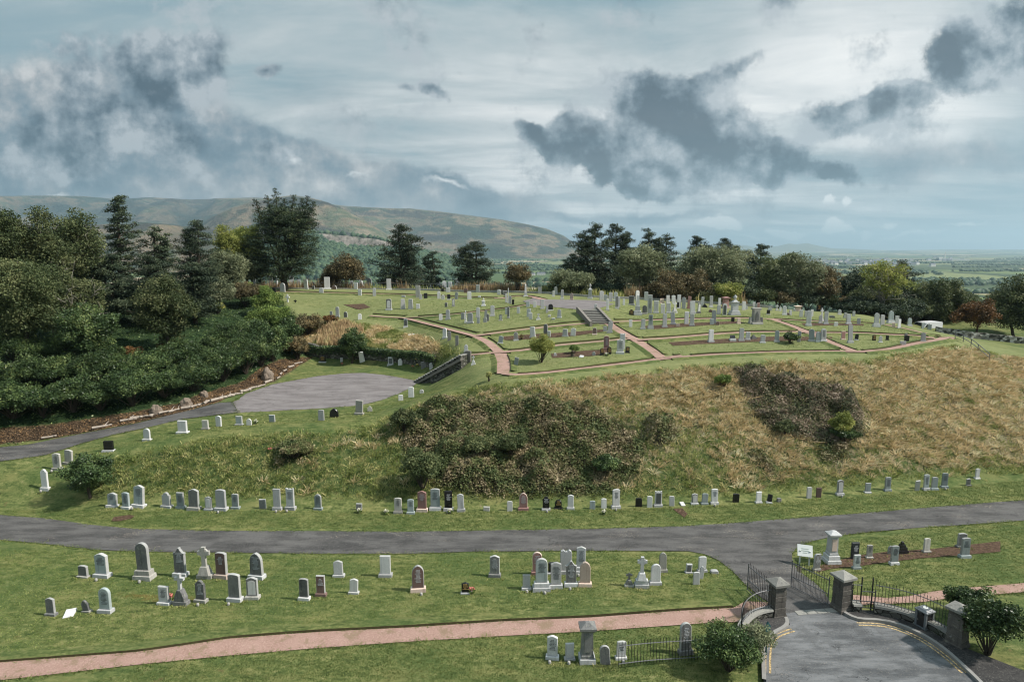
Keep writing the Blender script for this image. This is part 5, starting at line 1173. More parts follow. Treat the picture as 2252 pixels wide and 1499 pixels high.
def in_ellipsoid(n, rg, shell=.55):
    v = rg.normal(size=(n, 3)); v /= np.linalg.norm(v, axis=1)[:, None]
    r = shell + (1 - shell) * rg.random(n) ** .6
    r = np.where(rg.random(n) < .18, rg.random(n), r)
    return v * r[:, None], v
CR = []
def clumps_to_points(cl, per, rg, shell=.5):
    P = []; N = []; CR.clear()
    for (cx, cy, cz, rx, ry, rz) in cl:
        n = max(6, int(per * (rx * ry + rx * rz + ry * rz) / 3)); v, d = in_ellipsoid(n, rg, shell)
        P.append(v * (rx, ry, rz) + (cx, cy, cz)); N.append(d); CR.append(np.full(n, rg.random()))
    return np.concatenate(P), np.concatenate(N)
m, nt, b = mat('bark', .95, .1); pos = nt.node('ShaderNodeTexCoord').outputs['Object']
nt.l.new(nt.mix(nt.noise(nt.mapping(pos, sc=(6, 6, 1.2)), 2, 5, .7), g3(.03, .024, .018), g3(.11, .09, .07)), b.inputs['Base Color']); bump(nt, b, nt.noise(nt.mapping(pos, sc=(8, 8, 1)), 4, 4, .7), .6, .03); M['bark'] = m
m, nt, b = mat('pale_bark', .9, .1); pos = nt.node('ShaderNodeTexCoord').outputs['Object']
nt.l.new(nt.mix(nt.noise(nt.mapping(pos, sc=(5, 5, 1.2)), 2, 5, .7), g3(.14, .12, .095), g3(.40, .37, .31)), b.inputs['Base Color']); M['pbark'] = m
M['pine'] = leafmat('pine_needles', [(0, g3(.010, .018, .010)), (.45, g3(.027, .040, .022)), (.8, g3(.064, .080, .042)), (1, g3(.12, .13, .07))], .12)
M['cyp'] = leafmat('cypress_foliage', [(0, g3(.006, .013, .007)), (.5, g3(.020, .032, .015)), (.82, g3(.055, .070, .030)), (1, g3(.12, .13, .055))], .1)
M['broad'] = leafmat('broadleaf_foliage', [(0, g3(.024, .038, .014)), (.45, g3(.056, .072, .028)), (.8, g3(.12, .13, .055)), (1, g3(.21, .21, .10))], .3)
M['willow'] = leafmat('grey_willow_foliage', [(0, g3(.045, .055, .030)), (.45, g3(.105, .118, .062)), (.8, g3(.19, .20, .115)), (1, g3(.28, .28, .17))], .3)
M['yellow_l'] = leafmat('yellowing_foliage', [(0, g3(.07, .085, .018)), (.45, g3(.17, .19, .045)), (.8, g3(.30, .30, .09)), (1, g3(.42, .38, .13))], .35)
M['brown_l'] = leafmat('browning_foliage', [(0, g3(.035, .028, .014)), (.4, g3(.085, .072, .036)), (.75, g3(.15, .115, .055)), (1, g3(.24, .15, .07))], .25)
M['red_l'] = leafmat('rusty_foliage', [(0, g3(.03, .02, .010)), (.5, g3(.10, .055, .020)), (.8, g3(.20, .09, .03)), (1, g3(.12, .12, .05))], .25)
M['laurel'] = leafmat('laurel_leaves', [(0, g3(.012, .022, .008)), (.4, g3(.028, .048, .017)), (.75, g3(.068, .098, .032)), (1, g3(.18, .21, .075))], .15, .4)
M['bright'] = leafmat('fresh_green_leaves', [(0, g3(.03, .055, .012)), (.45, g3(.085, .125, .030)), (.8, g3(.16, .21, .05)), (1, g3(.26, .29, .09))], .3)
M['bramble'] = leafmat('bramble_leaves', [(.1, g3(.030, .042, .016)), (.3, g3(.070, .090, .032)), (.48, g3(.105, .108, .044)), (.62, g3(.135, .112, .058)), (.78, g3(.18, .145, .085)), (.94, g3(.29, .235, .15))], .2, sc=.75, nw=.66)
M['bramble2'] = leafmat('dark_bramble_leaves', [(.12, g3(.03, .040, .018)), (.35, g3(.070, .072, .036)), (.5, g3(.10, .085, .052)), (.7, g3(.16, .12, .085)), (.9, g3(.26, .20, .15))], .2, sc=.8, nw=.55)
M['straw_l'] = leafmat('dry_grass_blades', [(.12, g3(.22, .18, .07)), (.35, g3(.42, .33, .17)), (.6, g3(.60, .46, .28)), (.88, g3(.76, .61, .42))], .35, .8, sc=1.4, nw=.3)
M['mix_l'] = leafmat('rough_grass_blades', [(.1, g3(.07, .10, .025)), (.38, g3(.15, .18, .05)), (.62, g3(.29, .29, .11)), (.88, g3(.50, .43, .22))], .35, .8, sc=1.1, nw=.4)
M['reed_l'] = leafmat('reed_blades', [(.1, g3(.13, .085, .045)), (.35, g3(.26, .18, .10)), (.6, g3(.38, .28, .16)), (.9, g3(.32, .30, .14))], .3, .8)
M['lawn_l'] = leafmat('lawn_blades', [(.1, g3(.045, .07, .018)), (.5, g3(.11, .145, .04)), (.8, g3(.20, .21, .075)), (1, g3(.34, .31, .14))], .3, .8)
M['lawn_up_lit'] = leafmat('upper_lawn_blades_lit', [(.1, g3(.07, .10, .03)), (.5, g3(.15, .19, .06)), (.8, g3(.25, .27, .11)), (1, g3(.40, .38, .19))], .3, .8)  # paler than the lower blades, plateau light put into the colour
M['litter_l'] = leafmat('fallen_leaves', [(.1, g3(.035, .024, .016)), (.4, g3(.09, .06, .035)), (.65, g3(.16, .105, .06)), (.85, g3(.30, .17, .07)), (1, g3(.32, .28, .22))], .2, .8)

def limb(mb, p0, p1, r0, r1, rg, seg=4, bend=.12, n=6):
    p0 = np.array(p0, float); p1 = np.array(p1, float); L = np.linalg.norm(p1 - p0); prev = p0
    for i in range(1, seg + 1):
        t = i / seg; q = p0 + (p1 - p0) * t + (rg.normal(0, bend * L * .35, 3) * (1 - t) * t * 2 if i < seg else 0); q[2] += 0
        mb.cyl(prev, q, r0 + (r1 - r0) * (t - 1 / seg), r0 + (r1 - r0) * t, n, cap=(i == seg)); prev = q
    return prev
def tree(name, X, d, Yt, wpx, kind, material, label, cat='tree', group=None, Yb=None, bark=None, cb=.25, seed=None, leaf=None, dens=1.0, x=None, y=None, elong=1.0, bare=False, z=None, gaps=.10):
    """kind: pine | cypress | broad | bush"""
    rg = np.random.default_rng(abs(int(X * 7 + Yt)) if seed is None else seed)
    if Yb is not None: p = hit(X, Yb)
    else:
        r = ray(X, 700); xx = d * r[0] / r[1]; p = np.array([xx, d, float(terrain(xx, d))])
        # keep the tree on its compass column at its distance
        u = (X - CX) / F; xx = u * (d * cP - (p[2] - HC) * sP); p = np.array([xx, d, float(terrain(xx, d))])
    H = height_for(p, Yt); s_ = px_at(p); w = wpx / s_
    if kind == 'bush': cb = 0.0
    e = empty(name, (p[0], p[1], p[2]), 0, label, cat, group); R_ = w / 2 * (1.22 if kind == 'pine' else (1.15 if kind == 'broad' else 1.16)); cl = []; tm = MB(); bk = M[bark or 'bark']
    dpt = min(R_, 2.6 if kind != 'bush' else R_)
    dd = p[1]; ls = leaf or max(.06, min(.26, dd * .0020))
    if kind == 'pine':
        tr = .02 * H + .05; top = np.array([rg.normal(0, .04) * H, rg.normal(0, .03) * H, H * .96]); limb(tm, (0, 0, -.3), top, tr * 1.3, .04, rg, 7, .06, 8)
        nb = int(30 + H * 3.2)
        side2 = rg.choice([-1, 1]); ph = rg.uniform(0, 6.28); two = R_ > 2.6
        if two: limb(tm, (0, 0, H * .3), (side2 * R_ * .38, rg.normal(0, .3), H * .88), tr * .7, .03, rg, 5, .06, 6)
        for i in range(nb):
            t = cb + (1 - cb) * ((i + rg.random()) / nb) ** .9; a = i * 2.4 + rg.normal(0, .4); sec = two and i % 2 == 1 and t > .35
            prof = (1 - (max(0, (t - .42)) / .64) ** 1.7) * (.78 + .22 * min(1, (t - cb) / .2)) * (.82 + .24 * math.sin(t * 9 + ph + a)); L = R_ * prof * rg.choice([.55, .8, .95, 1.05]) * rg.uniform(.85, 1.05) * (.8 if sec else 1)
            L = max(L, .06 * R_ + .12); b0 = np.array([top[0] * t, top[1] * t, H * t * .96 - L * .15]); lift = rg.uniform(.02, .35)
            if sec: b0 = b0 * (1, 1, .9) + (side2 * R_ * .38 * (t - .3) / .7, 0, 0)
            b1 = b0 + (math.cos(a) * L, math.sin(a) * L * dpt / R_, L * lift); limb(tm, b0, b1, .05 + .02 * L, .02, rg, 2, .15, 5)
            for q in ((.5, .85), (1.0, 1.0), (.75, .9)):
                c_ = b0 + (b1 - b0) * q[0] + rg.normal(0, .12 * L, 3); sz = rg.uniform(.6, 1.15) * (.34 + .172 * R_) * q[1] * (1.12 - .45 * t)
                cl.append((c_[0], c_[1], c_[2] + sz * .2, sz * 1.2, sz * 1.05, sz * .42))
        P, N = clumps_to_points(cl, 175 * dens / (ls / .2) ** 1.6, rg, .3); asp = 2.6; up = .3; lsz = ls * .66
    elif kind == 'cypress':
        mp = 1 / s_; hm = lambda Y: (Yb_ - Y) / (Yb_ - Yt) * H; Yb_ = proj(p)[1]
        ev = [(608, 565, 668), (595, 535, 700), (575, 524, 706), (552, 530, 704), (532, 526, 706), (515, 560, 704), (490, 574, 707), (470, 576, 702), (458, 596, 694)]
        eh = np.array([hm(q[0]) for q in ev]); el_ = np.array([(q[1] - X) * mp for q in ev]); er = np.array([(q[2] - X) * mp for q in ev])
        limb(tm, (0, 0, -.3), (-.3, 0, H * .16), .55, .42, rg, 3, .03, 12); spikes = [(620, 418), (577, 441), (596, 432), (655, 431), (668, 436), (690, 434), (702, 446), (640, 440)]
        for (sx, sy) in spikes:
            tp = np.array([(sx - X) * mp, rg.normal(0, .8), hm(sy)]); b0 = np.array([tp[0] * .15 - .2, 0, H * .15]); limb(tm, b0, tp, .2, .03, rg, 6, .08, 7)
            for i in range(16):
                t = .62 + .38 * i / 15; c0 = b0 + (tp - b0) * t; r = (1.04 - t) * 2.6 + .22; a = i * 2.4
                for q in (.2, .6, .95): cl.append((c0[0] + math.cos(a) * r * q, c0[1] + math.sin(a) * r * q, c0[2] + r * .25 * q, .30 + r * .30, .30 + r * .30, .16 + r * .10))
        limb(tm, (.2, 0, H * .12), ((672 - X) * mp, -.5, H * .42), .22, .06, rg, 6, .1, 8)
        for i in range(360):
            z = rg.uniform(eh.min(), eh.max()); xl, xr = np.interp(z, eh, el_), np.interp(z, eh, er); xc = (xl + xr) / 2; a = i * 2.4 + rg.normal(0, .3); hx = (xr - xl) / 2
            ex = hx * math.cos(a) * rg.uniform(.75, 1.0); ey = min(hx, 4.5) * math.sin(a) * rg.uniform(.7, 1.0)
            c0 = np.array([xc * .6, 0, z - .9]); c1 = np.array([xc + ex, ey, z + rg.uniform(-.2, .5)])
            if i % 5 == 0: limb(tm, c0, c1, .07, .02, rg, 3, .1, 5)
            for q in (.5, .78, 1.0): c_ = c0 + (c1 - c0) * q + rg.normal(0, .25, 3); sz = rg.uniform(.55, 1.0) * (1.35 - .55 * q); cl.append((c_[0], c_[1], c_[2], sz * 1.15, sz, sz * .36))
        P, N = clumps_to_points(cl, 95 * dens, rg, .25); asp = 2.6; up = .45; lsz = ls * .62
    else:
        ch = H * (1 - cb); cz = H * cb + ch / 2; rzc = ch / 2
        if kind == 'broad':
            tt = cz - rzc * .3; nst = 1 if not bark or bark == 'bark' else rg.integers(2, 4); tr = .012 * H + .05
            forks = []
            for q in range(nst):
                f = np.array([rg.normal(0, .12) * R_, rg.normal(0, .1) * R_, tt]); limb(tm, (rg.normal(0, .1), 0, -.3), f, tr * 1.4 / nst ** .5, tr * .8, rg, 5, .08, 8); forks.append(f)
        nc = int(np.clip(58 * (w * ch) ** .32, 40, 170)); ncl = 0
        for i in range(nc):
            v = rg.normal(size=3); v /= np.linalg.norm(v); rr_ = rg.uniform(.45, .97) if rg.random() < .8 else rg.uniform(.1, .5)
            if kind == 'bush' and v[2] < -.2: v[2] *= -.6
            if rg.random() < gaps: continue
            wob = 1 + .30 * math.sin(v[0] * 5 + X) * math.cos(v[2] * 4 + d if d else v[2] * 4)
            c_ = np.array([v[0] * R_ * .86 * rr_ * wob, v[1] * dpt * .86 * rr_, cz + v[2] * rzc * .88 * rr_ * wob])
            if v[2] < 0 and kind == 'broad': c_[0] *= .9 + .25 * rr_
            sz = rg.uniform(.18, .33) * (R_ * rzc) ** .5 + .08; cl.append((*c_, sz, sz * .95, sz * .72))
            if kind == 'broad' and i % 2 == 0: limb(tm, forks[i % len(forks)] * (1, 1, rg.uniform(.6, 1)), c_, .035 + .006 * H, .012, rg, 3, .16, 5)
            elif kind == 'bush' and i % 5 == 0: limb(tm, (rg.normal(0, .05), 0, -.1), c_, .03, .01, rg, 3, .1, 5)
        P, N = clumps_to_points(cl, (190 if kind == 'broad' else 190) * dens / (ls / .17) ** 1.7, rg, .35); asp = 1.7; up = .3; lsz = ls
        P[:, 2] = np.maximum(P[:, 2], .02) if kind == 'bush' else P[:, 2]
    if bare:
        for i in range(26):
            a = rg.uniform(0, 6.28); t0 = rg.uniform(.25, .7); L = R_ * rg.uniform(.5, 1.2); b0 = np.array([0, 0, H * t0]); b1 = b0 + (math.cos(a) * L, -abs(math.sin(a)) * L * .8, L * rg.uniform(.2, .9)); limb(tm, b0, b1, .06, .015, rg, 4, .3, 5)
            for q in range(3): b2 = b0 + (b1 - b0) * rg.uniform(.4, .9); limb(tm, b2, b2 + rg.normal(0, .35, 3) * L * .5 + (0, 0, .2 * L), .025, .008, rg, 2, .2, 4)
    tm.build('trunk' if kind != 'bush' else 'stems', bk, e, True, fix=False)
    link('crown' if kind != 'bush' else 'foliage', leaves_mesh('foliage', P, lsz, rg, asp, up, tri=(ls > .15), N=N * .5, cr=np.concatenate(CR)), M[material], e)
    return e
G1 = 'trees along the back edge of the upper cemetery'; G2 = 'trees of the wooded bank on the left'; G3 = 'bushes growing on the banks'
T = tree
T('cypress_tree', 628, 93, 418, 165, 'cypress', 'cyp', 'huge dark ragged cypress with forked trunk towering over the back graves', group=G1, dens=1.25)
T('pine_tree', 885, 101, 493, 128, 'pine', 'pine', 'broad dark pine behind the graves, first pine right of the great cypress', group=G1, cb=.12)
T('pine_tree', 958, 104, 548, 66, 'pine', 'pine', 'small drooping pine tucked against the right side of the broad pine', group=G1, cb=.1)
T('pine_tree', 1046, 103, 526, 112, 'pine', 'pine', 'loose spreading pine with open top standing alone near the centre', group=G1, cb=.1)
T('rowan_bush', 766, 99, 555, 78, 'bush', 'brown_l', 'round russet bush rising above the reeds right of the great cypress', 'bush', G1)
T('rowan_bush', 728, 100, 590, 46, 'bush', 'brown_l', 'low russet bush at the left foot of the round russet bush', 'bush', G1)
T('hawthorn_bush', 1139, 93, 574, 56, 'bush', 'brown_l', 'brownish upright bush beside the back path left of the upper circle', 'bush', G1)
T('pine_tree', 1300, 99, 490, 122, 'pine', 'pine', 'tall dark pine at the left end of the main tree belt', group=G1, cb=.15)
T('pine_tree', 1350, 101, 489, 112, 'pine', 'pine', 'tall dark pine second from left in the main tree belt', group=G1, cb=.15)
T('pine_tree', 1262, 98, 555, 60, 'pine', 'pine', 'low dark pine leaning out left of the main tree belt', group=G1, cb=.1)
T('pine_tree', 1410, 104, 500, 84, 'pine', 'pine', 'slim pine with gappy top behind the pale willow', group=G1, cb=.3)
T('pine_tree', 1458, 104, 512, 74, 'pine', 'pine', 'pointed slim pine between pale willow and big round green tree', group=G1, cb=.2)
T('pine_tree', 1512, 106, 514, 88, 'pine', 'pine', 'sparse pine top showing left above the big round green tree', group=G1, cb=.3)
T('pine_tree', 1590, 106, 520, 96, 'pine', 'pine', 'dark pine top showing right above the big round green tree', group=G1, cb=.2)
T('pine_tree', 1665, 100, 535, 100, 'pine', 'pine', 'dark pine right of the gap after the big round green tree', group=G1, cb=.15)
T('willow_tree', 1405, 93, 536, 104, 'broad', 'willow', 'pale grey-green willow with several light stems in front of the pines', group=G1, bark='pbark', cb=.28, gaps=.15)
T('round_tree', 1558, 95, 528, 172, 'broad', 'willow', 'biggest round green tree in the middle of the main tree belt', group=G1, cb=.15)
T('willow_tree', 1500, 91, 592, 120, 'broad', 'brown_l', 'low brownish willow scrub below the big round green tree', group=G1, cb=.1)
T('willow_bush', 1450, 90, 612, 66, 'bush', 'brown_l', 'low brownish bush left of the brownish willow scrub', 'bush', G1)
T('maple_bush', 1598, 89, 611, 58, 'bush', 'yellow_l', 'yellow-orange autumn bush in front of the main tree belt', 'bush', G1)
T('birch_tree', 1712, 95, 552, 112, 'broad', 'broad', 'green birch standing left of the airy grey birch', group=G1, bark='pbark', cb=.2, gaps=.1)
T('birch_tree', 1760, 93, 556, 118, 'broad', 'willow', 'airy grey birch with pale slanting stems at the right of the belt', group=G1, bark='pbark', cb=.2, gaps=.2)
T('birch_tree', 1808, 93, 580, 66, 'broad', 'brown_l', 'small brownish birch at the right end of the main tree belt', group=G1, bark='pbark', cb=.15, gaps=.15)
T('hawthorn_bush', 1255, 92, 590, 92, 'bush', 'willow', 'spreading grey-green bush below the leaning low pine', 'bush', G1)
T('hawthorn_bush', 1210, 94, 622, 60, 'bush', 'broad', 'small green bush behind the graves beyond the upper circle', 'bush', G1)
T('hawthorn_bush', 1850, 93, 652, 62, 'bush', 'brown_l', 'dull bush in the gap between the two right-hand tree groups', 'bush', G1)
T('holly_tree', 1886, 97, 588, 92, 'broad', 'pine', 'dark dense tree left behind the bare-stemmed birch', group=G1, cb=.05)
T('birch_tree', 1938, 89, 572, 98, 'broad', 'yellow_l', 'bare-stemmed birch with thin yellow top at the right', group=G1, bark='pbark', cb=.35, gaps=.45, bare=True)
T('pine_tree', 1990, 97, 572, 92, 'pine', 'pine', 'dark pine directly right of the bare-stemmed birch', group=G1, cb=.05)
T('holly_tree', 1945, 95, 605, 120, 'broad', 'pine', 'dark undergrowth tree behind the stems of the bare birch', group=G1, cb=.0)
T('elm_tree', 2045, 95, 610, 150, 'broad', 'broad', 'wide fresh green tree above the parked van', group=G1, cb=.05, dens=1.2)
T('elm_tree', 2100, 97, 632, 80, 'broad', 'broad', 'smaller green tree right behind the wide fresh green tree', group=G1, cb=.05)
T('rowan_tree', 2142, 84, 661, 90, 'broad', 'red_l', 'dark round tree with rusty top by the stone wall at the right', group=G1, cb=.32, dens=1.2)
und = [(1235, 94, 628, 50, 'brown_l'), (1285, 93, 622, 60, 'pine'), (1340, 94, 618, 70, 'pine'), (1385, 93, 632, 60, 'brown_l'), (1440, 92, 625, 60, 'pine'), (1530, 92, 622, 80, 'broad'), (1580, 93, 612, 80, 'pine'), (1640, 92, 612, 64, 'pine'), (1680, 92, 628, 60, 'broad'), (1725, 92, 636, 60, 'brown_l'), (1775, 92, 636, 60, 'pine'), (1815, 92, 645, 50, 'broad'), (1880, 91, 650, 56, 'pine'), (1915, 90, 655, 60, 'pine'), (1965, 90, 648, 60, 'broad'), (2000, 89, 655, 56, 'pine'), (2030, 97, 680, 60, 'broad'), (2085, 97, 690, 60, 'broad')]
und = sorted(und + [(1905, 87, 660, 90, 'pine'), (1960, 86, 668, 90, 'pine'), (2005, 92, 660, 80, 'broad'), (2110, 98, 684, 80, 'pine'), (1850, 90, 662, 60, 'pine'), (1895, 93, 628, 70, 'broad'), (1940, 93, 630, 70, 'pine'), (1985, 88, 668, 70, 'pine'), (2060, 98, 662, 90, 'pine')])
for i, (X, d, yt, w_, mt_) in enumerate(und):
    T('understory_bush', X, d, yt, w_, 'bush', mt_, f"{dict(brown_l='brownish', pine='dark green', broad='mid green')[mt_]} undergrowth bush, {(ORD + ['twenty-first', 'twenty-second', 'twenty-third', 'twenty-fourth', 'twenty-fifth', 'twenty-sixth', 'twenty-seventh', 'twenty-eighth'])[i]} from left below the back tree belt", 'bush', 'undergrowth below the back tree belt', seed=500 + i, dens=.8)
T('elm_tree', 2230, 88, 610, 120, 'broad', 'broad', 'green tree beyond the stone wall at the far right edge', group=G1, cb=.1)
for i, (X, d, yt, w_, k_, mt_, lab) in enumerate([
 (265, 73, 424, 78, 'pine', 'pine', 'tallest pine on the left bank with a narrow pointed top'),
 (345, 74, 492, 92, 'pine', 'pine', 'rounded pine standing right of the tallest left pine'),
 (440, 78, 480, 118, 'pine', 'pine', 'broad domed pine in the middle of the left bank'),
 (505, 90, 492, 50, 'broad', 'yellow_l', 'yellow-green tree just left of the lime by the cypress'),
 (548, 94, 484, 64, 'broad', 'yellow_l', 'yellow-green lime right against the left side of the great cypress'),
 (500, 86, 545, 90, 'broad', 'willow', 'grey-green tree below the yellow-green trees'),
 (560, 92, 560, 60, 'broad', 'willow', 'thin grey-green tree left of the cypress trunk'),
 (175, 66, 452, 110, 'broad', 'broad', 'straggly olive tree rising left of the tallest pine'),
 (120, 60, 455, 80, 'broad', 'broad', 'olive tree with lichened dead boughs near the left edge'),
 (30, 58, 440, 130, 'broad', 'broad', 'green tree at the very left edge'),
 (-90, 62, 430, 170, 'broad', 'broad', 'wide green tree outside the left edge'),
 (255, 66, 560, 120, 'pine', 'pine', 'low spreading pine below the tallest left pine'),
 (330, 66, 560, 110, 'pine', 'pine', 'dark layered pine in front of the rounded pine'),
 (430, 70, 575, 118, 'pine', 'pine', 'dark low pine below the broad domed pine'),
 (365, 60, 602, 110, 'broad', 'broad', 'dull green alder in the middle of the left bank'),
 (150, 58, 590, 150, 'broad', 'broad', 'leafy green sycamore hanging over the ivy slope at the left'),
 (60, 54, 560, 150, 'broad', 'broad', 'leafy green sycamore at the left edge'),
 (205, 54, 668, 110, 'broad', 'laurel', 'dark green holly below the leafy sycamore'),
 (480, 76, 610, 80, 'bush', 'willow', 'grey-green thicket right of the dark low pine'),
 (540, 82, 618, 80, 'bush', 'brown_l', 'russet-tinged thicket left of the upper graves'),
]):
    T('pine_tree' if k_ == 'pine' else ('thicket' if k_ == 'bush' else 'leafy_tree'), X, d, yt, w_, k_, mt_, lab, 'tree' if k_ != 'bush' else 'bush', G2, cb=.12 if k_ == 'pine' else .2, bare=(X in (120, 175, 150)), bark='pbark' if X in (120, 175, 150) else None)
# laurels along the lane, brighter shrubs up the right-hand side of the wood
lau = [(95, 918, 848, 96), (160, 906, 822, 110), (222, 902, 842, 84), (290, 892, 808, 118), (362, 874, 812, 92), (425, 860, 786, 104), (490, 838, 758, 100), (540, 822, 735, 92), (575, 806, 742, 66), (30, 920, 840, 120), (-60, 925, 850, 130),
       (130, 856, 784, 96), (205, 850, 770, 116), (275, 838, 780, 84), (340, 826, 768, 100), (400, 808, 742, 96), (455, 796, 740, 80), (505, 778, 706, 100), (60, 862, 776, 110), (548, 758, 694, 84), (110, 806, 736, 100), (30, 800, 722, 110), (175, 800, 752, 70), (-80, 855, 765, 150), (245, 800, 758, 60), (-20, 870, 800, 90)]
for i, (X, yb, yt, w_) in enumerate(lau):
    rw = 'front' if i < 11 else 'upper'; grp = lau[:11] if i < 11 else lau[11:]
    T('laurel_bush', X, None, yt, w_, 'bush', 'laurel', f"glossy dark laurel, {ORD[sum(1 for q in grp if q[0] <= X) - 1]} from left in the {rw} laurel rank above the lane", 'bush', 'laurels above the old lane', Yb=yb, leaf=.085, dens=.9, seed=100 + i)
for i, (X, yb, yt, w_, mt_, lab) in enumerate([
 (590, 700, 632, 60, 'bright', 'bright green shrub nearest the back-left graves'), (610, 745, 668, 66, 'bright', 'bright green shrub in the middle of the chain beside the graves'), (575, 735, 672, 56, 'bright', 'bright green shrub left of the middle one in the chain'),
 (600, 795, 715, 74, 'laurel', 'dark green shrub at the lower end of the bright green chain'), (640, 760, 690, 66, 'laurel', 'dark green shrub left of the tan reeds'), (655, 790, 735, 60, 'brown_l', 'brownish green shrub above the rubble'),
 (680, 738, 690, 70, 'brown_l', 'dull shrub beside the small orange shrub'), (725, 712, 690, 30, 'red_l', 'small orange shrub beside a little grey headstone'), (470, 690, 655, 50, 'yellow_l', 'yellow-topped shrub on the ivy slope'),
 (290, 788, 762, 40, 'red_l', 'rusty red dock clump on the ivy slope'), (365, 770, 750, 30, 'red_l', 'smaller rusty red clump right on the ivy slope'), (560, 668, 622, 40, 'bright', 'yellow-green shrub under the leafy trees near the graves')]):
    T('shrub', X, None, yt, w_, 'bush', mt_, lab, 'shrub', 'shrubs on the left slope', Yb=yb, leaf=.11, dens=1.3, seed=200 + i)
for i, (X, yb, yt, w_, mt_, lab, k_, lf) in enumerate([
 (200, 1093, 1000, 98, 'laurel', 'dark green small tree growing at the left foot of the bank', 'broad', .085), (778, 797, 720, 56, 'laurel', 'small dark green tree against the ivy wall', 'broad', .10),
 (1190, 797, 732, 50, 'yellow_l', 'yellow-green feathery bush alone on the plot by the steps path', 'bush', .075), (1738, 754, 730, 32, 'laurel', 'clipped round dark green bush among the right-hand plots', 'bush', .07),
 (890, 950, 893, 60, 'broad', 'olive green bush at the upper left of the bramble patch', 'bush', .09), (930, 1075, 985, 84, 'broad', 'dark leafy bush above the red granite headstone', 'bush', .085),
 (1050, 1000, 955, 70, 'broad', 'green bush inside the left of the big bramble patch', 'bush', .08), (1125, 1000, 950, 70, 'broad', 'dull green bush in the middle of the big bramble patch', 'bush', .08), (1330, 1040, 1000, 60, 'laurel', 'green bush at the right of the big bramble patch', 'bush', .08),
 (1590, 850, 820, 36, 'bright', 'light green bush left of the right-hand bramble patch', 'bush', .08), (1725, 955, 925, 40, 'broad', 'grey-green bush below the right-hand bramble patch', 'bush', .08), (1852, 965, 905, 50, 'yellow_l', 'yellow-green bush at the lower right of the right-hand brambles', 'bush', .08),
 (1857, 972, 935, 56, 'laurel', 'dark green skirt bush under the yellow-green one', 'bush', .08), (1602, 1474, 1374, 112, 'laurel', 'dark conifer shrub inside the bottom railings', 'bush', .06), (1656, 1450, 1370, 74, 'willow', 'silvery grey shrub beside the green sign post', 'bush', .05),
 (2126, 1360, 1288, 88, 'laurel', 'dark clipped evergreen behind the right-hand railings', 'bush', .07), (2172, 1440, 1300, 110, 'laurel', 'dark evergreen behind the outer right pillar', 'bush', .07), (928, 637, 618, 22, 'bright', 'small light green bush beside a back-row headstone', 'bush', .1),
 (1808, 746, 731, 16, 'broad', 'tiny bush on the diagonal path verge', 'bush', .06), (1147, 746, 735, 9, 'brown_l', 'tiny brown bush beside a dark round headstone', 'bush', .06), (1262, 776, 758, 22, 'bright', 'sprouting shoots on the old tree stump', 'bush', .05),
 (1075, 838, 815, 10, 'mix_l', 'single tall weed tuft on the crest edge', 'bush', .05), (652, 1005, 968, 70, 'bramble', 'low bramble bush on the left part of the bank', 'bush', .07)]):
    T('garden_bush' if k_ == 'bush' else 'small_tree', X, None, yt, w_, k_, mt_, lab, 'bush' if k_ == 'bush' else 'tree', G3, Yb=yb, leaf=lf, dens=2.2 if X in (1738, 2126) else 1.5, seed=300 + i, cb=.18, gaps=.0 if X in (1738, 1190) else .1)

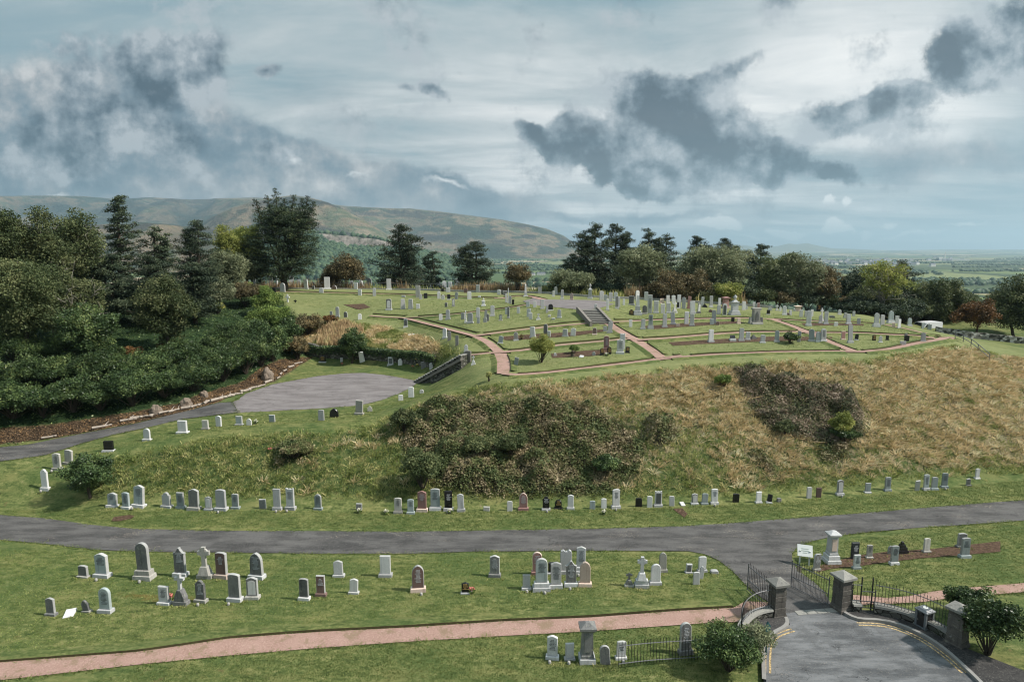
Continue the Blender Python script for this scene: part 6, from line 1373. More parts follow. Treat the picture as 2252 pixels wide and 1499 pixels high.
# ------------------------------------------------------------------ ground cover (stuff)
def scatter(poly, n, rg, zone=None):
    x0, y0 = poly[:, 0].min(), poly[:, 1].min(); x1, y1 = poly[:, 0].max(), poly[:, 1].max()
    out = []
    while sum(map(len, out)) < n:
        x = rg.uniform(x0, x1, n * 2); y = rg.uniform(y0, y1, n * 2); ok = in_poly(x, y, poly[:, :2])
        out.append(np.stack([x[ok], y[ok]], 1))
        if ok.sum() == 0: break
    return np.concatenate(out)[:n]
def visible(P, m=60):
    zc = P[:, 1] * cP - (P[:, 2] - HC) * sP; X = CX + F * P[:, 0] / zc; yc = P[:, 1] * sP + (P[:, 2] - HC) * cP; Y = CY - F * yc / zc
    return (X > -m - 150) & (X < 2252 + m + 150) & (Y > 0) & (Y < 1499 + m * 3)
def tufts(name, xy, material, rg, nb=7, h=.35, wd=.035, spread=.13, lean=.5, label_kind='stuff', hv=.4, down=None, dome=False):
    n = len(xy); z = terrain(xy[:, 0], xy[:, 1]); B = np.stack([xy[:, 0], xy[:, 1], z], 1)
    B = B[visible(B)]; n = len(B)
    hs = h * (1 + hv * (rg.random(n) * 2 - 1)); th = rg.random(n)
    r = np.repeat(B, nb, 0); N = len(r); r[:, :2] += rg.normal(0, spread, (N, 2)); r[:, 2] = terrain(r[:, 0], r[:, 1]) - .02
    a = rg.uniform(0, 2 * math.pi, N)
    if dome: o_ = r[:, :2] - np.repeat(B[:, :2], nb, 0); a = np.arctan2(o_[:, 1], o_[:, 0]) + rg.normal(0, .5, N)
    H = np.repeat(hs, nb) * rg.uniform(.6, 1.1, N); ln = np.abs(rg.normal(0, lean, N)) * H
    tip = r + np.stack([np.cos(a) * ln, np.sin(a) * ln, H * np.sqrt(np.clip(1 - .5 * lean, .3, 1))], 1)
    if down is not None: tip[:, :2] += down * H[:, None]
    pa = rg.uniform(0, math.pi, N); w_ = np.stack([np.cos(pa), np.sin(pa), 0 * pa], 1) * wd * rg.uniform(.6, 1.3, N)[:, None]
    mid = (r + tip) / 2 + np.stack([0 * a, 0 * a, H * .18], 1)
    V = np.stack([r - w_, r + w_, mid + w_ * .7, tip, mid - w_ * .7], 1)
    Fc = np.arange(N * 5)
    me = mesh_np(name, V.reshape(-1, 3), Fc, 5, rnd=np.repeat(np.clip(np.repeat(th, nb) * .7 + .3 * rg.random(N), 0, 1), 5))
    return tag(link(name, me, material), kind='stuff')
rg = np.random.default_rng(91)
bank = Zn['bank']
sp_ = .40; ax_, ay_ = np.meshgrid(np.arange(bank[:, 0].min(), bank[:, 0].max(), sp_), np.arange(bank[:, 1].min(), bank[:, 1].max(), sp_)); xy = np.stack([ax_.ravel(), ay_.ravel()], 1) + rg.uniform(-.17, .17, (ax_.size, 2)); xy = xy[in_poly(xy[:, 0], xy[:, 1], bank[:, :2])]
dx_ = np.interp(xy[:, 0], xs, np.arange(len(xs))).astype(int); dy_ = np.interp(xy[:, 1], ys, np.arange(len(ys))).astype(int)
dryv = dry[dy_, dx_]; inbr = wbr[dy_, dx_] > .4
nn_ = fbm(xy[:, 0], xy[:, 1], 2.2, 3, 17) - .5
isdry = (dryv + nn_ * 1.5 + rg.normal(0, .20, len(xy))) > .52
ok = ~inbr
bald = fbm(xy[:, 0], xy[:, 1], 1.0, 2, 51) > .53
gapm = rg.random(len(xy)) < np.clip(.06 + 1.5 * (fbm(xy[:, 0], xy[:, 1], 1.3, 2, 123) - .42), .04, .7)
tufts('dry_grass', xy[ok & isdry & ~gapm], M['straw_l'], rg, 26, .42, .021, .11, .85, hv=.35, down=np.array([.22, -.38]), dome=True)
tufts('rough_grass', xy[ok & (~isdry) & ~gapm], M['mix_l'], rg, 22, .27, .021, .12, .8, down=np.array([.1, -.25]), dome=True)
tufts('rough_grass', scatter(bank, 9000, rg), M['mix_l'], rg, 6, .2, .02, .14, .7)
xy = scatter(Zn['slope2'], 5200, rg); q = fbm(xy[:, 0], xy[:, 1], 2.2, 3, 19) > .48
tufts('dry_grass', xy[q], M['straw_l'], rg, 8, .42, .035, .18, .7, down=np.array([0, -.3])); tufts('rough_grass', xy[~q], M['mix_l'], rg, 8, .3, .035, .18, .7)
# turf: short blades over the near lawns, thin fringe on the path edges
low = world_poly([(-60, 1205), (480, 1222), (900, 1224), (1300, 1217), (1510, 1218), (1570, 1235), (1640, 1300), (1620, 1332), (1100, 1362), (600, 1392), (300, 1428), (-60, 1470)])
verge = world_poly([(-60, 1118), (300, 1122), (900, 1126), (1500, 1116), (1900, 1092), (2300, 1050), (2300, 1090), (1900, 1122), (1500, 1152), (900, 1164), (300, 1157), (-60, 1118)])
isl = world_poly([(1760, 1205), (2000, 1168), (2300, 1140), (2300, 1265), (2050, 1295), (1880, 1305), (1800, 1280), (1755, 1240)])
bot = world_poly([(300, 1470), (700, 1430), (1100, 1403), (1400, 1385), (1570, 1375), (1600, 1400), (1600, 1500), (200, 1500)])
terr = world_poly([(150, 1000), (330, 945), (480, 917), (620, 907), (790, 896), (850, 882), (900, 858), (1000, 850), (940, 868), (880, 890), (800, 920), (600, 936), (330, 972), (150, 1020)])
upp = world_poly([(600, 655), (1100, 662), (1400, 672), (1560, 682), (1900, 702), (2080, 744), (1900, 776), (1600, 784), (1300, 812), (1110, 836), (1050, 800), (960, 740), (800, 700)])
q = scatter(upp, 42000, rg); oku = np.ones(len(q), bool)
for cl_, w_ in CL: oku &= np.array([True] * len(q)) & (dist_poly(q[:, 0], q[:, 1], cl_[::2], False) > w_ / 2 + .12)
oku &= ~in_poly(q[:, 0], q[:, 1], c2)
tufts('lawn_grass', q[oku], M['lawn_up_lit'], rg, 3, .07, .03, .12, .9)
for pl, n in ((low, 42000), (verge, 30000), (isl, 12000), (bot, 14000), (terr, 9000)):
    tufts('lawn_grass', scatter(pl, n, rg), M['lawn_l'], rg, 3, .06, .017, .08, .7)
for pk_, stp in (('redlow', .05), ('lane', .05), ('redright', .05), ('lane2', .06), ('circle', .06)):
    P0 = POLY[pk_][:, :2]; P0 = np.concatenate([P0, P0[:1]]); q = np.repeat(resample(P0, stp), 2, 0); q = q + rg.normal(0, .075, q.shape)
    if pk_ in ('lane', 'redlow'): q = q[~in_poly(q[:, 0], q[:, 1], POLY['court'][:, :2]) & (dist_poly(q[:, 0], q[:, 1], POLY['court'][:, :2]) > 1.2)]
    q = q[vnoise(q[:, 0], q[:, 1], .9, 3) > .3]; q = q[(q[:, 1] < 75)]
    tufts('lawn_grass', q, M['lawn_l'], rg, 4, .10, .018, .05, .9)
# long grass unmown against the stones
sx = np.array(STONE_XY); sx = sx[sx[:, 1] < 50]
q = np.repeat(sx, 10, 0); q[:, 0] += rg.uniform(-.5, .5, len(q)); q[:, 1] += rg.uniform(-.4, -.15, len(q)); tufts('long_grass', q, M['mix_l'], rg, 4, .13, .016, .05, .6)
# brambles
for i, bp in enumerate(BRAM):
    A_ = abs(sum(bp[k, 0] * bp[(k + 1) % len(bp), 1] - bp[(k + 1) % len(bp), 0] * bp[k, 1] for k in range(len(bp)))) / 2
    n = int(A_ * 380); xy = scatter(bp, n, rg); ed = dist_poly(xy[:, 0], xy[:, 1], bp[:, :2])
    keep = (rg.random(n) < np.clip(ed / .6 + .1, .1, 1)) & (ed + 1.6 * (fbm(xy[:, 0], xy[:, 1], 1.3, 3, 88) - .5) > .12); xy = xy[keep]; ed = ed[keep]
    q2 = scatter(bp, max(200, n // 14), rg); q2 = q2 + rg.normal(0, .55, q2.shape); tag(link('bramble_thicket', leaves_mesh('bramble_runners', np.stack([q2[:, 0], q2[:, 1], terrain(q2[:, 0], q2[:, 1]) + .28 + .12 * rg.random(len(q2))], 1), .1, rg, 1.5, .7), M['bramble']), kind='stuff')
    mound = np.clip(ed / 1.0, 0, 1) * (.06 + 3.2 * np.clip(fbm(xy[:, 0], xy[:, 1], 1.9, 3, 61 + i) - .36, 0, 1)) + .05
    z = terrain(xy[:, 0], xy[:, 1]) + mound * (1 - .45 * rg.random(len(xy)) ** 2.2) + rg.normal(0, .03, len(xy))
    P = np.stack([xy[:, 0], xy[:, 1], z], 1)
    me = leaves_mesh('bramble_thicket', P, .105, rg, 1.5, .7)
    tag(link('bramble_thicket', me, M['bramble2' if i == 1 else 'bramble']), kind='stuff')
# ivy and ground plants under the trees, fallen leaves by the lane
xy = scatter(Zn['wood'], 90000, rg); P = np.stack([xy[:, 0], xy[:, 1], terrain(xy[:, 0], xy[:, 1]) + .28 * np.clip(fbm(xy[:, 0], xy[:, 1], 1.2, 3, 71), 0, 1) * rg.random(len(xy)) + .03], 1)
P = P[visible(P)]; inl_ = in_poly(P[:, 0], P[:, 1], Zn['litter'][:, :2])
tag(link('ivy_ground_cover', leaves_mesh('ivy', P[~inl_], .13, rg, 1.3, .6), M['laurel']), kind='stuff')
xy = scatter(Zn['litter'], 24000, rg); P = np.stack([xy[:, 0], xy[:, 1], terrain(xy[:, 0], xy[:, 1]) + .03 + .04 * rg.random(len(xy))], 1)
tag(link('leaf_litter', leaves_mesh('litter', P, .085, rg, 1.4, 1.2), M['litter_l']), kind='stuff')
# reeds behind the back wall and along the wood edge
bl = np.array([D(560, 632, 97.5), D(850, 634, 97.5), D(1060, 641, 94.5), D(1200, 645, 92.5), D(1300, 652, 90.5), D(1400, 657, 90.5), D(1560, 666, 89.5), D(1640, 672, 89)])[:, :2]
cl = resample(bl, .1); q = np.repeat(cl, 8, 0) + rg.normal(0, .2, (len(cl) * 8, 2)) + np.stack([0 * rg.random(len(cl) * 8), rg.uniform(0, 3, len(cl) * 8)], 1)
hh = fbm(q[:, 0], q[:, 1] * 0, 5, 3, 33)
tufts('reeds', q[(hh > .42)], M['reed_l'], rg, 4, 1.9, .05, .12, .12, hv=.35); tufts('reeds', q[(hh <= .42)], M['mix_l'], rg, 4, 1.3, .06, .12, .2, hv=.4)
tufts('reeds', scatter(world_poly([(700, 728), (760, 712), (800, 730), (760, 768), (700, 768)]), 1100, rg), M['reed_l'], rg, 6, .85, .04, .12, .2)
# ------------------------------------------------------------------ walls, stairs, gates, furniture
m, nt, b = mat('rubble_wall', .95, .1); tc = nt.node('ShaderNodeNewGeometry').outputs['Position']
vo = nt.node('ShaderNodeTexVoronoi'); vo.inputs['Scale'].default_value = 3.2; nt.l.new(nt.mapping(tc, sc=(1, 1, 1.7)), vo.inputs['Vector'])
sc_ = nt.node('ShaderNodeSeparateColor'); nt.l.new(vo.outputs['Color'], sc_.inputs[0])
c = nt.ramp(sc_.outputs[0], [(0, g3(.05, .048, .042)), (.5, g3(.12, .115, .10)), (1, g3(.22, .21, .18))])
ve = nt.node('ShaderNodeTexVoronoi', feature='DISTANCE_TO_EDGE'); ve.inputs['Scale'].default_value = 3.2; nt.l.new(nt.mapping(tc, sc=(1, 1, 1.7)), ve.inputs['Vector'])
c = nt.mix(nt.step(ve.outputs['Distance'], .02, .06, 1, 0), c, g3(.02, .018, .015)); c = nt.mix(nt.math('MULTIPLY', nt.step(nt.noise(tc, 2, 4, .6), .5, .65), .5), c, g3(.05, .065, .03))
nt.l.new(c, b.inputs['Base Color']); bump(nt, b, nt.step(ve.outputs['Distance'], .0, .12), .8, .05); M['rubble'] = m
m, nt, b = mat('field_stone', .95, .1); pos = nt.node('ShaderNodeNewGeometry').outputs['Position']
vo = nt.node('ShaderNodeTexVoronoi'); vo.inputs['Scale'].default_value = 2.6; nt.l.new(nt.mapping(pos, sc=(1, 1, 1.6)), vo.inputs['Vector']); sc_ = nt.node('ShaderNodeSeparateColor'); nt.l.new(vo.outputs['Color'], sc_.inputs[0])
nt.l.new(nt.ramp(sc_.outputs[0], [(0, g3(.05, .048, .042)), (.3, g3(.16, .15, .13)), (.6, g3(.30, .28, .25)), (.8, g3(.50, .48, .44))], 'CONSTANT'), b.inputs['Base Color']); M['rubble2'] = m
M['palewall'] = stone_mat('pale_rubble', g3(.24, .235, .22), g3(.42, .41, .38), lichen=.3, speck=.4, stain=.6)
m, nt, b = mat('black_iron', .45, .5); b.inputs['Base Color'].default_value = g3(.012, .012, .013); M['iron'] = m
m, nt, b = mat('grey_iron_edge', .5, .5); b.inputs['Base Color'].default_value = g3(.10, .10, .105); M['iron2'] = m
m, nt, b = mat('concrete', .9); pos = nt.node('ShaderNodeNewGeometry').outputs['Position']
nt.l.new(nt.mix(nt.noise(pos, 4, 5, .7), g3(.13, .115, .10), g3(.25, .225, .20)), b.inputs['Base Color']); M['conc'] = m
m, nt, b = mat('white_paint', .6); b.inputs['Base Color'].default_value = g3(.62, .63, .60); M['white'] = m
m, nt, b = mat('sign_text', .7); b.inputs['Base Color'].default_value = g3(.30, .36, .30); M['signtext'] = m
m, nt, b = mat('bin_metal', .4, .5); b.inputs['Base Color'].default_value = g3(.13, .14, .15); M['bin'] = m
m, nt, b = mat('bin_panel', .5, .4); b.inputs['Base Color'].default_value = g3(.025, .022, .022); M['binp'] = m
m, nt, b = mat('green_paint', .5); b.inputs['Base Color'].default_value = g3(.02, .07, .075); M['greenp'] = m
m, nt, b = mat('bleached_wood', .9); pos = nt.node('ShaderNodeTexCoord').outputs['Object']
nt.l.new(nt.mix(nt.noise(nt.mapping(pos, sc=(2, 12, 12)), 2, 4, .7), g3(.17, .13, .10), g3(.46, .40, .34)), b.inputs['Base Color']); M['wood'] = m
m, nt, b = mat('rotten_stump_wood', .95, .1); pos = nt.node('ShaderNodeTexCoord').outputs['Object']
nt.l.new(nt.mix(nt.noise(nt.mapping(pos, sc=(14, 14, 2.5)), 1, 5, .7), g3(.05, .035, .025), g3(.36, .29, .23)), b.inputs['Base Color']); bump(nt, b, nt.noise(nt.mapping(pos, sc=(14, 14, 2.5)), 1, 5, .7), 1, .08); M['stumpw'] = m
def wallstrip(name, cl, h, th, material, label, cat, group=None, cope=None, embed=.3, parts='wall'):
    e = empty(name, (cl[0][0], cl[0][1], float(terrain(*cl[0]))), 0, label, cat, group); o3 = np.array(e.location)
    n2 = normals2(cl); zt = terrain(cl[:, 0], cl[:, 1]); zt = np.minimum(zt, terrain(*(cl - n2 * th).T))
    def sweep(prof, nm, mt_):
        V = []; k = len(prof)
        for i in range(len(cl)):
            hh = h if np.isscalar(h) else h[i]
            for o, q, dz in prof: x, y = cl[i] + n2[i] * o; V.append((x - o3[0], y - o3[1], zt[i] + q * hh + dz - o3[2]))
        Fc = [(i * k + j, i * k + (j + 1) % k, (i + 1) * k + (j + 1) % k, (i + 1) * k + j) for i in range(len(cl) - 1) for j in range(k)]
        Fc += [tuple(range(k)), tuple(range((len(cl) - 1) * k, len(cl) * k))[::-1]]
        a = MB(); a.add(V, Fc); return a.build(nm, mt_, e)
    sweep([(-th / 2, 0, -embed), (th / 2, 0, -embed), (th / 2, 1, 0), (-th / 2, 1, 0)], parts, material)
    if cope: sweep([(-th / 2 - .03, 1, .002), (th / 2 + .03, 1, .002), (th / 2, 1, .09), (-th / 2, 1, .09)], 'coping', cope)
    return e
# retaining wall with ivy hedge
cl = resample(np.array(wall_foot)[:, :2] + [0, .25], .6)
wallstrip('retaining_wall', cl, 1.45, .45, M['rubble'], 'curved rubble retaining wall behind the asphalt turning circle, ivy hanging over it', 'wall')
cl = resample(np.array(wall_foot)[:, :2], .08); rg = np.random.default_rng(5)
q = np.repeat(cl, 70, 0); t = rg.random(len(q)); z = terrain(q[:, 0], q[:, 1]); off = rg.uniform(-.25, .9, len(q)); zz_ = 3.95 + .85 + .95 * np.sqrt(rg.random(len(q))) + .25 * (fbm(q[:, 0], q[:, 1], 2, 3, 4) - .5)
P = np.stack([q[:, 0], q[:, 1] + off, zz_], 1); keep = rg.random(len(P)) < .9
e = empty('ivy_hedge', (cl[0][0], cl[0][1], 4), 0, 'dark ivy hedge draped along the top of the curved retaining wall', 'hedge'); o = link('foliage', leaves_mesh('ivy_hedge', P - np.array([cl[0][0], cl[0][1], 4]), .13, rg, 1.4, .3, N=np.tile([[0, -1., .3]], (len(P), 1))), M['laurel'], e)
# low wall along the back boundary
cl = resample(np.array([D(560, 633, 96), D(850, 635, 96), D(1060, 642, 93), D(1200, 646, 91), D(1300, 653, 89), D(1400, 658, 89), D(1560, 667, 88), D(1700, 678, 87)])[:, :2], 1.0)
wallstrip('boundary_wall', cl, .32, .35, M['palewall'], 'low pale stone kerb wall along the back edge before the reeds', 'wall')
# iron fence over it, thin verticals
def railing(name, cl, h, hwall, label, group, wall=True, spacing=.13, material=None, spikes=True, wallmat=None, z_add=0.0, posts=()):
    e = empty(name, (cl[0][0], cl[0][1], float(terrain(*cl[0]))), 0, label, 'railing', group); o3 = np.array(e.location)
    fine = resample(cl, spacing); zt = terrain(fine[:, 0], fine[:, 1]) + z_add; a = MB(); base = zt + hwall
    for i, (x, y) in enumerate(fine):
        a.cyl((x - o3[0], y - o3[1], base[i] - o3[2]), (x - o3[0], y - o3[1], base[i] + h - o3[2]), .011, .011 if not spikes else .011, 5)
        if spikes: a.cyl((x - o3[0], y - o3[1], base[i] + h - o3[2]), (x - o3[0], y - o3[1], base[i] + h + .09 - o3[2]), .017, .002, 5)
    a.build('bars', material or M['iron'], e)
    for zr in (.12, h - .12):
        b_ = MB()
        for i in range(len(fine) - 1):
            b_.cyl((fine[i][0] - o3[0], fine[i][1] - o3[1], base[i] + zr - o3[2]), (fine[i + 1][0] - o3[0], fine[i + 1][1] - o3[1], base[i + 1] + zr - o3[2]), .021, .021, 4, cap=False)
        b_.build('rail', M['iron2'], e)
    return e
cl = resample(np.array([D(640, 633, 96.8), D(850, 635, 96.8), D(1060, 642, 93.8), D(1200, 646, 91.8)])[:, :2], 1.0)
railing('boundary_railing', cl, 1.5, .0, 'thin iron boundary railing against the reeds at the back', 'iron railings', spacing=.45)
# stairs
def stairs(name, p_lo, p_hi, width, n, label, material=M['conc'], cheek=.28, low=False):
    p_lo, p_hi = np.array(p_lo), np.array(p_hi); d = p_hi - p_lo; L = np.hypot(d[0], d[1]); rz = math.atan2(d[1], d[0]) - math.pi / 2
    e = empty(name, p_lo, rz, label, 'stairs'); a = MB()
    for i in range(n):
        y0 = L * i / n; z1 = d[2] * (i + 1) / n; a.box((0, (y0 + L) / 2 + .001 * i, -.4 + .001 * i), (width - .004 * i, L - y0, z1 + .4))
        b_ = MB(); b_.box((0, y0 + .14, z1 + .003), (width + .0, .34, .05)); b_.build('tread', M['cap'], e)
    a.build('flight', M['rubble'] if low else material, e)
    for s_ in (-1, 1):
        b_ = MB(); x0 = s_ * (width / 2 + cheek / 2 + .01); hx = cheek / 2
        vs = []; hc = .32 if not (low and s_ > 0) else -.16
        for x in (x0 - hx, x0 + hx): vs += [(x, -.35, -.5), (x, L + .3, d[2] - .9), (x, L + .3, d[2] + hc), (x, L * .98, d[2] + hc), (x, -.1, hc), (x, -.35, hc)]
        if low and s_ > 0:
            vs = []
            for x in (x0 - hx, x0 + hx): vs += [(x, -.2, -.42), (x, L + .1, d[2] - .42), (x, L + .1, d[2] - .16), (x, L * .5, d[2] * .5 - .16), (x, .1, -.10), (x, -.2, -.2)]
        b_.add(vs, [(0, 1, 2, 3, 4, 5), (11, 10, 9, 8, 7, 6)] + [(i, 6 + i, 6 + (i + 1) % 6, (i + 1) % 6) for i in range(6)]); b_.build('side_wall', material, e)
    return e
stairs('stone_steps', (*D(1320, 709, 65.8)[:2], 8.75), (*D(1293, 684, 69.6)[:2], 9.85), 2.0, 8, 'short straight stone steps with sloping side walls up to the upper circle')
e = stairs('stone_steps', hit(918, 839), (*Z(1021, 783, 6.85)[:2], 6.95), 1.1, 20, 'long narrow stone steps from the lower turning circle up to the red path', cheek=.16, low=True)
# rubble under the long steps
a_, b_ = hit(928, 846), Z(1030, 795, 6.2)
cl = resample(np.array([a_[:2] + [.9, -.2], b_[:2] + [-.6, -.1]]), .5)
hh = np.interp(np.linspace(0, 1, len(cl)), [0, .5, 1], [.1, .8, .5])
wallstrip('stair_wall', cl, hh, .3, M['rubble'], 'rough rubble wall below the long narrow steps', 'wall')

# gate pillars: base, coursed shaft, cornice, pyramid cap
def pillar(X, Yb, Yt, wpx, label):
    p = hit(X, Yb); H = height_for(p, Yt) ; s_ = px_at(p); w = wpx / s_ * .74; e = empty('gate_pillar', (p[0], p[1] + w / 2, p[2]), .32 if X > 1780 else .22, label, 'pillar', 'gate pillars')
    if X > 2050: e.rotation_euler.z = .5
    a = MB(); a.box((0, 0, -.3), (w * 1.2, w * 1.2, .3 + H * .10), ch=.03); a.box((0, 0, H * .1 + .002), (w * 1.1, w * 1.1, H * .06), taper=.95); a.build('base', M['pillar'], e)
    z = H * .162; ch_ = H * .58 / 4
    a = MB()
    for k in range(4): a.box((0, 0, z + .01), (w * (.985 if k % 2 else 1.015), w * (.985 if k % 2 else 1.015), ch_ - .016), ch=.03); a.box((0, 0, z - .004), (w * .93, w * .93, .02)); z += ch_
    a.build('shaft', M['pillar'], e)
    a = MB(); a.box((0, 0, z), (w * .95, w * .95, H * .07)); a.box((0, 0, z + H * .07 + .001), (w * 1.06, w * 1.06, H * .035), taper=1.1); a.build('cornice', M['pillar'], e)
    z += H * .107
    a = MB(); a.box((0, 0, z), (w * 1.36, w * 1.36, H * .055)); a.box((0, 0, z + H * .055 + .001), (w * 1.33, w * 1.33, H * .09), taper=.12); a.build('cap', M['cap'], e)
    return e
P1 = pillar(1712, 1362, 1277, 36, 'sooty stone gate pillar left of the vehicle gateway')
P2 = pillar(1857, 1348, 1263, 38, 'sooty stone gate pillar right of the vehicle gateway')
P3 = pillar(2114, 1428, 1335, 42, 'sooty stone pillar at the outer right end of the railings')
def gate(p, rz, w, h, label, notice=False):
    e = empty('iron_gate', p, rz, label, 'gate', 'iron gates'); a = MB(); n = int(w / .12)
    for x, y0, z0, x1, z1 in [(0, 0, .08, 0, h), (w, 0, .08, w, h)]: a.cyl((x, 0, z0), (x1, 0, z1), .028, .028, 6)
    a.cyl((0, 0, .1), (w, 0, .1), .022, .022, 6); a.cyl((0, 0, h * .42), (w, 0, h * .42), .02, .02, 6); a.cyl((0, 0, h * .9), (w, 0, h * .9), .022, .022, 6); a.cyl((0, 0, .12), (w, 0, h * .42), .014, .014, 5); a.build('frame', M['iron2'], e)
    a = MB()
    for i in range(1, n): a.cyl((w * i / n, 0, .1), (w * i / n, 0, h), .010, .010, 5); a.cyl((w * i / n, 0, h), (w * i / n, 0, h + .1), .016, .002, 5)
    for i in range(n): a.cyl((w * (i + .5) / n, 0, .1), (w * (i + .5) / n, 0, h * .42), .008, .008, 4)
    a.build('bars', M['iron'], e)
    if notice: a = MB(); a.box((w * .82, -.03, h * .68), (.22, .012, .3)); a.build('notice', M['notice'], e)
    return e
m, nt, b = mat('buff_notice', .7); b.inputs['Base Color'].default_value = g3(.45, .36, .26); M['notice'] = m
l1 = P1.location; l2 = P2.location
gate((l1.x - .12, l1.y + .42, l1.z), R(103), 1.75, 1.45, 'open black iron gate leaf swung inward behind the left pillar')
gate((l2.x - .48, l2.y + .30, l2.z), R(122), 1.9, 1.45, 'open black iron gate leaf with small buff notice behind the right pillar', True)
pg = hit(1893, 1346); gate((pg[0], pg[1] + .1, pg[2] + .1), R(-8), .62, 1.0, 'low closed iron wicket gate between right pillar and curved railings')
for X, Y in ((1893, 1346), (1917, 1347)):
    p = hit(X, Y); a = MB(); a.cyl((0, 0, 0), (0, 0, 1.6), .035, .03, 8); a.cyl((0, 0, 1.6), (0, 0, 1.72), .045, .004, 8); e = a.build('gate_post', M['iron'], None); e.location = (p[0], p[1] + .1, p[2]); tag(e, 'slim black iron post at the %s side of the wicket gate' % ('left' if X == 1893 else 'right'), 'post', 'wicket gate posts')
def dwarf(pl, h, label, g='dwarf walls'):
    cl = smoothline(resample(world_poly(pl, 15, False), .3), 4); wallstrip('dwarf_wall', cl, h, .34, M['rubble'], label, 'wall', g, cope=M['cap']); return cl
clL = dwarf([(1694, 1358), (1670, 1360), (1648, 1371), (1632, 1388), (1625, 1408), (1628, 1432)], .42, 'curved low stone wall under the left railings')
railing('curved_railing', clL, 1.0, .5, 'curved black spiked railing left of the gateway', 'iron railings')
clR = dwarf([(1921, 1350), (1960, 1356), (2000, 1368), (2040, 1384), (2075, 1402), (2098, 1420)], .42, 'curved low stone wall under the right railings')
railing('curved_railing', clR, 1.05, .5, 'long curved black spiked railing right of the wicket gate', 'iron railings')
clS = dwarf([(1872, 1346), (1891, 1347)], .42, 'short stump of wall between right pillar and wicket')
railing('short_railing', clS, 1.0, .5, 'short piece of spiked railing between right pillar and wicket', 'iron railings')
clB = smoothline(resample(world_poly([(1360, 1470), (1420, 1462), (1480, 1458), (1540, 1455), (1600, 1440), (1628, 1425)], 20, False), .3), 3)
railing('bottom_railing', clB, 1.0, .1, 'straight spiked railing crossing the bottom edge before the tall dark headstone', 'iron railings')
# litter bin
p = hit(2037, 1388); e = empty('litter_bin', (p[0], p[1] + .2, p[2] + .12), .35, 'grey square litter bin with sloping lid on the pavement by the railings', 'bin'); hb = height_for(p, 1346) / 1.05
a = MB(); a.box((0, 0, 0), (.52, .52, .06)); 
for sx_ in (-1, 1):
    for sy_ in (-1, 1): a.box((sx_ * .21, sy_ * .21, .06), (.09, .09, hb - .16))
a.build('frame', M['bin'], e); a = MB(); a.box((0, 0, .062), (.42, .42, hb * .62)); a.build('body', M['binp'], e)
a = MB(); a.box((0, 0, hb - .098), (.58, .58, .05), ch=.01); a.box((0, 0, hb - .046), (.52, .52, .07), taper=.7); a.build('lid', M['bin'], e)
a = MB(); a.cyl((0, 0, hb + .02), (0, 0, hb + .04), .1, .1, 12); a.build('ashtray', M['white'], e)
# notice board
p1_, p2_ = hit(1759, 1239), hit(1778, 1244); mid = (p1_ + p2_) / 2; rz = math.atan2(p2_[1] - p1_[1], p2_[0] - p1_[0]) - .0
e = empty('notice_board', mid, -.30, 'white notice board on two white legs at the corner of the lane', 'sign'); hw = np.hypot(*(p2_ - p1_)[:2]) / 2 + .02; hs = height_for(mid, 1200)
for s_ in (-1, 1): a = MB(); a.box((s_ * hw, 0, -.2), (.07, .07, hs * .75 + .2)); a.build('leg', M['white'], e)
a = MB(); bw = hw * 3.2; zt0, zt1 = hs * .52, hs * .98; a.add([(-bw / 2, -.16, zt0), (bw / 2, -.16, zt0), (bw / 2, .2, zt1), (-bw / 2, .2, zt1), (-bw / 2, -.12, zt0 - .03), (bw / 2, -.12, zt0 - .03), (bw / 2, .24, zt1 - .03), (-bw / 2, .24, zt1 - .03)], [(0, 1, 2, 3), (7, 6, 5, 4), (0, 4, 5, 1), (1, 5, 6, 2), (2, 6, 7, 3), (3, 7, 4, 0)]); pn = a.build('panel', M['white'], e)
a = MB()
for k, (lw, off) in enumerate(((.5, 0), (.68, 0), (.3, 0))):
    t0 = .62 - k * .17; 
    for q in range(int(lw * 14)):
        x0 = -bw * lw / 2 + q * bw / 14; c0 = np.array([x0, -.16 + .36 * t0 - .006, zt0 + (zt1 - zt0) * t0 + .006]); a.add([c0, c0 + (bw / 18, 0, 0), c0 + (bw / 18, .022, .028), c0 + (0, .022, .028)], [(0, 1, 2, 3)])
a.build('lettering', M['signtext'], e, fix=False)
# green pole sign by the silvery shrub
p = hit(1684, 1440); a = MB(); e = empty('street_sign', p, .5, 'slim dark green sign seen edge-on beside the silvery grey shrub', 'sign'); hs = height_for(p, 1366); a.cyl((0, 0, 0), (0, 0, hs * .95), .035, .035, 8); a.build('pole', M['greenp'], e)
a = MB(); a.extrude([(-.16, hs * .55), (.16, hs * .55), (.16, hs * .85), (0, hs), (-.16, hs * .85)], -.03, .03); a.build('plate', M['greenp'], e)
